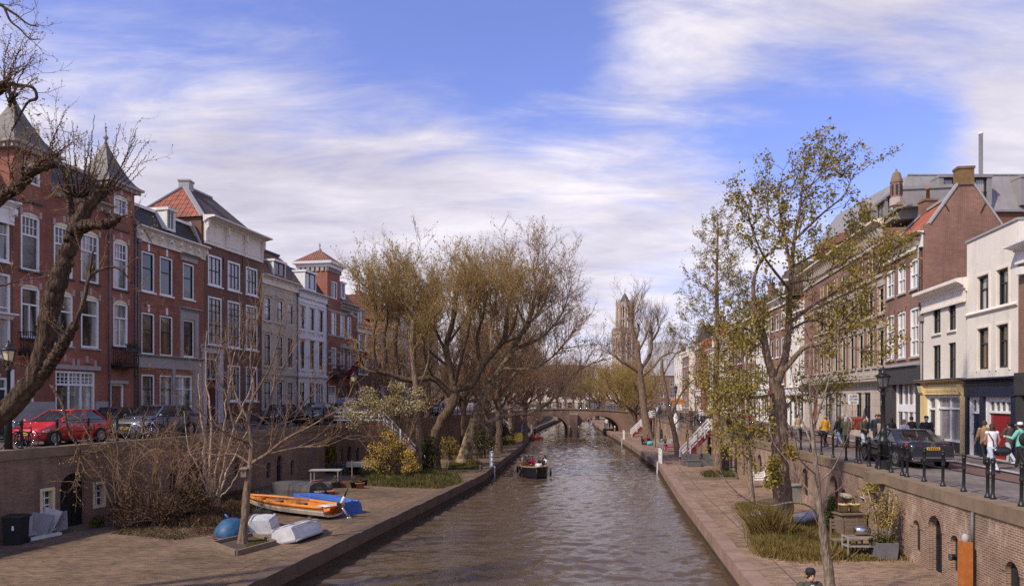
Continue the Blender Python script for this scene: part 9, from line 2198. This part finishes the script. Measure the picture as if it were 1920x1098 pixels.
person('man in long navy coat and dark cap behind the sedan', street(1737, 35.5), PI-.2, 1.80, 'wear_navy', WB, 'hair_grey', 0, hat=(WB, 'cap'), coat=.35, top_extra=.02)
person('dark haired person in black jacket facing the white shop window', street(1709, 37.5), PI+.4, 1.76, WB, WB, HD, 0, top_extra=.012, arms=((-10, 10, 20), (20, 14, 80)))
person('woman in white jacket and scarf beyond the sedan roof', street(1695, 34.5), .3, 1.70, 'wear_white', 'wear_beige', 'hair_blond', .4, arms=((20, 14, 70), (22, 14, 80)), top_extra=.01)
person('person in long black coat with red hair band and white tote', street(1671, 37.6), PI+.2, 1.70, WB, WB, HD, .6, coat=.25, top_extra=.015)
mb = mm('wear_white'); q = street(1664.5, 37.3)+V((0, 0, .92)); mb.cbox(q, (.26, .08, .32), 0, 0, 0, .8); mb.tube([q+V((-.08, 0, .15)), q+V((0, 0, .42)), q+V((.08, 0, .15))], .012, 5); mb.solo('tote_bag', None, 'white tote bag hanging beside the long black coat', 'bag')
person('woman in beige bomber jacket beside the lamp post', street(1651, 37.0), PI/2, 1.68, 'wear_beige', 'wear_brown', HB, .6, top_extra=.015)
person('man in navy jacket behind the beige jacket', street(1643.5, 39.5), -.3, 1.82, 'wear_navy', WB, HB, 0, top_extra=.01); person('person in brown cap further behind the navy jacket', street(1650, 41.5), PI, 1.84, 'wear_olive', 'wear_grey', HB, 0, hat=('wear_tan', 'cap'))
person('man in dark olive hoodie and light jeans passing the clothes rack', street(1620, 37.6), .25, 1.76, 'wear_olive', 'wear_lightjeans', HB, 0, shoes='shoe_white', arms=((15, 12, 65), (-10, 12, 30)), top_extra=.015)
person('older person in olive coat, one of three by the arched doorway', street(1586, 40.5), 2.6, 1.66, 'wear_olive', 'wear_olive', 'hair_grey', .3, coat=.3, top_extra=.02); person('woman in black puffer and jeans, one of three by the arched doorway', street(1573, 40.8), -2.6, 1.68, WB, WJ, HB, .7, top_extra=.025); person('grey haired man in dark green jacket, tallest by the arched doorway', street(1580, 42), .2, 1.80, 'wear_olive', WB, 'hair_grey', 0, top_extra=.015)
person('person in bright yellow jacket walking away past the shops', street(1547, 40.5), PI+.2, 1.74, 'wear_yellow', WB, 'hair_blond', 0, top_extra=.025)
mb = mm(WB); q = street(1541, 40.0)+V((0, 0, .85)); mb.ball(q, (.24, .12, .14), 10, 7); mb.solo('shoulder_bag', None, 'black bag at the hip of the yellow jacket', 'bag')
person('person in pale top near the parked bicycles', street(1497, 46), .3, 1.7, 'wear_beige', 'wear_grey', HB, .3, vox=.02)
for i, (px, Y_, t, l) in enumerate(((1296, 72, 'wear_navy', 'dark dressed walker on the street by the orange awning'), (1314, 75, 'wear_white', 'walker in white top on the street behind the stair'), (1334, 66, WB, 'walker in black behind the stair landing'), (1231, 98, 'wear_white', 'small figure in white near the bridge end'), (1238, 101, 'wear_navy', 'small figure in navy near the bridge end'), (1402, 60, 'wear_red', 'figure in red beyond the bicycles'), (1448, 58, WB, 'figure in black behind the maple trunk'))):
 person(l, street(px, Y_, ZR), [0, PI, .5, -1, 2, PI, .3][i], 1.72, t, WJ if i % 2 else WB, HB, vox=.024)
person('man in blue jacket and dark trousers standing on the west quay edge', ga(981, 98), 1.0, 1.8, 'wear_blue', 'wear_navy', HB, 0, walk=(3, -3), knee=(0, 0), vox=.022)
person('pedestrian in white under the east bridge arch', ga(1137.5, 127), 0, 1.74, 'wear_white', WJ, HB, 0, vox=.024); person('pedestrian in black under the east bridge arch', ga(1143, 126), .2, 1.8, WB, WB, HD, 0, vox=.024)
person('person in beanie, dark jacket and striped shirt looking down on the east wharf', ga(1518, 15.2), .1, 1.74, 'wear_olive', WJ, HD, 0, 'skin_light', hat=(WB, 'beanie'), stripes=True, vox=.0105, arms=((18, 12, 55), (16, 12, 50)), top_extra=.02, head=(.03, 0))
SITG = dict(sit='ground', walk=(100, 95), knee=(115, 110), lean=8, arms=((50, 10, 20), (50, 10, 25)), vox=.022)
person('person in black sitting on the ground by the grey pollard', ga(1205, 83), 1.0, 1.7, WB, WB, HD, .5, **SITG); person('seated person with turquoise bag by the grey pollard', ga(1216, 84), .4, 1.7, WB, 'wear_grey', HB, .2, **SITG); person('seated person in maroon behind the turquoise bag', ga(1212, 86), -.6, 1.7, 'wear_red', WJ, HD, .2, **SITG)
mb = mm('turquoise'); mb.ball(ga(1219, 82)+V((0, 0, .25)), (.38, .25, .26), 10, 7); mb.solo('beach_bag', None, 'turquoise bag on the ground before the seated people', 'bag')
person('person in olive jacket and jeans sitting at the pink picnic table', ga(1247, 75.5), -.9, 1.75, 'wear_olive', WJ, HB, 0, sit=.44, walk=(88, 84), knee=(88, 84), arms=((40, 8, 30), (40, 8, 30)), vox=.02)
mb = mm(GS); p_ = ga(1247, 75.6); mb.cbox(p_+V((0, .05, .22)), (.5, .45, .44)); mb.solo('stool', None, 'low grey block seat beneath the person at the pink table', 'seat')
# aboard the tour boat and the kayak
SB = dict(sit=.44, walk=(88, 84), knee=(88, 84), arms=((30, 10, 45), (30, 10, 45)), vox=.018)
for dx, dy, rz, t, hr, hl, l in ((-.85, -.9, PI/2+.3, 'wear_brown', 'hair_blond', .9, 'long haired blonde woman in dark top at the boat bow, port side'), (-.62, .1, PI/2, 'wear_brown', HB, .9, 'brown haired woman in dark top aboard the tour boat'), (-.35, 1.0, .2, 'wear_grey', HD, 0, 'person in sunglasses and grey top aboard the tour boat'), (-.1, .5, -.1, 'wear_red', HD, .2, 'person in deep red jumper aboard the tour boat'), (.36, -1.3, PI, 'wear_white', HD, .1, 'person in white shirt with back turned at the boat bow'), (.68, -.3, -.4, WB, 'hair_red', .8, 'auburn haired woman in black aboard the tour boat'), (.92, .3, -PI/2+.6, 'wear_white', HD, .1, 'person in white jacket leaning on the boat rim')):
 zf = .10 if t != 'wear_white' or dx > .5 else -.05
 person(l, (bp0[0]+dx if False else XW(1000, 57.2)+dx, 57.2-.3+dy, zf), rz, 1.7, t, WJ if t != WB else WB, hr, hl, **SB)
person('kayaker in dark red vest paddling the red kayak', (kp.x-.06, kp.y+.15, .05), -.5, 1.72, 'wear_red', WB, HD, 0, sit='ground', walk=(88, 88), knee=(10, 10), arms=((60, 20, 40), (50, 20, 30)), vox=.024)
# convert lettering to plain mesh
dg = bpy.context.evaluated_depsgraph_get()
for o in [o for o in bpy.data.objects if o.type == 'FONT']:
 m2 = bpy.data.meshes.new_from_object(o.evaluated_get(dg)); n = o.name; par = o.parent; loc = o.location.copy(); rt_ = o.rotation_euler.copy(); KIDS[par.name].remove(o); bpy.data.objects.remove(o)
 q = bpy.data.objects.new(n, m2); COL.objects.link(q); set_parent(q, par); q.location = loc; q.rotation_euler = rt_
# camera, sun, sky
cam = bpy.data.cameras.new('Camera'); co = bpy.data.objects.new('Camera', cam); COL.objects.link(co)
co.location = (0, 0, H); co.rotation_euler = (PI/2, 0, 0)
cam.sensor_width = 36; cam.lens = F/1920*36; cam.shift_y = (HY-549)/1920; cam.clip_end = 6000; cam.clip_start = .1
SC.camera = co
SUN = V((-.58, -.42, .70)).normalized()
el = math.asin(SUN.z); az = math.atan2(SUN.x, SUN.y)
sl = bpy.data.lights.new('Sun', 'SUN'); so = bpy.data.objects.new('Sun', sl); COL.objects.link(so)
sl.energy = 2.4; sl.angle = math.radians(2.5); sl.color = (1, .90, .76)
so.rotation_euler = SUN.to_track_quat('Z', 'Y').to_euler(); so.location = (0, 0, 60)
w = bpy.data.worlds.new('World'); SC.world = w; w.use_nodes = True; nt = w.node_tree
bg = nt.nodes['Background']; bg.inputs['Strength'].default_value = .10
sky = nt.nodes.new('ShaderNodeTexSky'); sky.sky_type = 'NISHITA'; sky.sun_disc = False
sky.sun_elevation = el; sky.sun_rotation = az; sky.air_density = 1.0; sky.dust_density = .6; sky.ozone_density = 2.2
tc = nt.nodes.new('ShaderNodeTexCoord'); dirv = tc.outputs['Generated']
def mth(op, a, b=None, c=None, clamp=False):
 n = nt.nodes.new('ShaderNodeMath'); n.operation = op; n.use_clamp = clamp
 for i, x in enumerate((a, b, c)):
  if x is None: continue
  if hasattr(x, 'is_linked'): lk(nt, x, n.inputs[i])
  else: n.inputs[i].default_value = x
 return n.outputs[0]
sep = nt.nodes.new('ShaderNodeSeparateXYZ'); lk(nt, dirv, sep.inputs[0])
zz = mth('ADD', mth('MAXIMUM', sep.outputs[2], 0.0), .22)
px, py = mth('DIVIDE', sep.outputs[0], zz), mth('DIVIDE', sep.outputs[1], zz)
cb = nt.nodes.new('ShaderNodeCombineXYZ'); lk(nt, px, cb.inputs[0]); lk(nt, py, cb.inputs[1])
def skynoise(scale, det, rough, sc, rot, dist=0.0, off=(0, 0, 0)):
 mp = nt.nodes.new('ShaderNodeMapping'); mp.inputs['Scale'].default_value = sc; mp.inputs['Rotation'].default_value = (0, 0, rot); mp.inputs['Location'].default_value = off
 lk(nt, cb.outputs[0], mp.inputs['Vector'])
 n = nt.nodes.new('ShaderNodeTexNoise'); n.inputs['Scale'].default_value = scale; n.inputs['Detail'].default_value = det; n.inputs['Roughness'].default_value = rough; n.inputs['Distortion'].default_value = dist
 lk(nt, mp.outputs[0], n.inputs['Vector']); return n.outputs['Fac']
n1 = skynoise(1.3, 9, .55, (1, 1.25, 1), .5, .25)
n2 = skynoise(4.2, 12, .62, (.6, 1.5, 1), -.5, .35, (3, 1, 0))
n3 = skynoise(1.7, 8, .58, (.8, 1.4, 1), .6, .3, (7, 2, 0))
cov = mth('ADD', mth('MULTIPLY', n1, .5), mth('MULTIPLY', n2, .5))
def blob(px_, py_, r0, r1, amt):
 """open or close the cloud cover around one direction of the sky"""
 d = V(((px_-CX)/F, 1, (HY-py_)/F)).normalized()
 v = nt.nodes.new('ShaderNodeVectorMath'); v.operation = 'DISTANCE'; lk(nt, dirv, v.inputs[0]); v.inputs[1].default_value = d
 m = nt.nodes.new('ShaderNodeMapRange'); m.interpolation_type = 'SMOOTHSTEP'; lk(nt, v.outputs['Value'], m.inputs['Value'])
 m.inputs['From Min'].default_value = r0; m.inputs['From Max'].default_value = r1; m.inputs['To Min'].default_value = amt; m.inputs['To Max'].default_value = 0
 return m.outputs[0]
BLOBS = [(880, 120, .03, .2, -.14), (1020, 190, .02, .15, -.11), (740, 30, .02, .18, -.08), (980, 30, .02, .14, -.09), (1620, 270, .02, .15, -.24), (1470, 250, .02, .15, -.20), (1750, 300, .02, .1, -.18), (1180, 230, .02, .14, -.14), (1330, 250, .02, .12, -.12), (200, 140, .03, .2, -.09), (380, 60, .03, .22, -.07), (560, 150, .02, .2, -.08), (60, 40, .03, .2, -.04), (1230, 490, .01, .09, -.10), (1100, 480, .01, .08, -.06), (1100, 20, .02, .12, -.06),
         (300, 340, .05, .26, .13), (620, 400, .06, .32, .12), (900, 480, .06, .34, .13), (1250, 380, .04, .22, .12), (1500, 60, .04, .24, .10), (1760, 100, .04, .2, .07), (1250, 90, .02, .14, .07), (1890, 290, .02, .12, .24), (1690, 325, .01, .05, .10), (430, 240, .02, .10, .06)]
for b_ in BLOBS: cov = mth('ADD', cov, blob(*b_))
cov = mth('ADD', cov, mth('MULTIPLY', mth('SUBTRACT', .30, sep.outputs[2]), .22))
mr = nt.nodes.new('ShaderNodeMapRange'); mr.interpolation_type = 'SMOOTHSTEP'; lk(nt, cov, mr.inputs['Value'])
mr.inputs['From Min'].default_value = .31; mr.inputs['From Max'].default_value = .68; mr.inputs['To Min'].default_value = 0.03; mr.inputs['To Max'].default_value = .92
dens = mr.outputs[0]
shade = ramp(nt, mth('ADD', mth('MULTIPLY', n3, .6), mth('MULTIPLY', n2, .4)), [(.34, (3.3, 3.05, 3.55)), (.5, (4.6, 4.3, 4.65)), (.64, (6.0, 5.6, 5.75))])
blue = mixn(nt, 1.0, sky.outputs[0], (.95, .86, 1.28), 'MULTIPLY')
lk(nt, mixn(nt, dens, blue, shade), bg.inputs['Color'])
SC.view_settings.view_transform = 'Standard'; SC.view_settings.look = 'None'; SC.view_settings.exposure = .84; SC.view_settings.gamma = 1
SC.cycles.max_bounces = 6; SC.cycles.transparent_max_bounces = 6; SC.cycles.diffuse_bounces = 3; SC.cycles.glossy_bounces = 3
SC.cycles.use_denoising = False
try: SC.cycles.denoiser = 'OPENIMAGEDENOISE'
except Exception: pass
SC.cycles.sample_clamp_indirect = 4.0
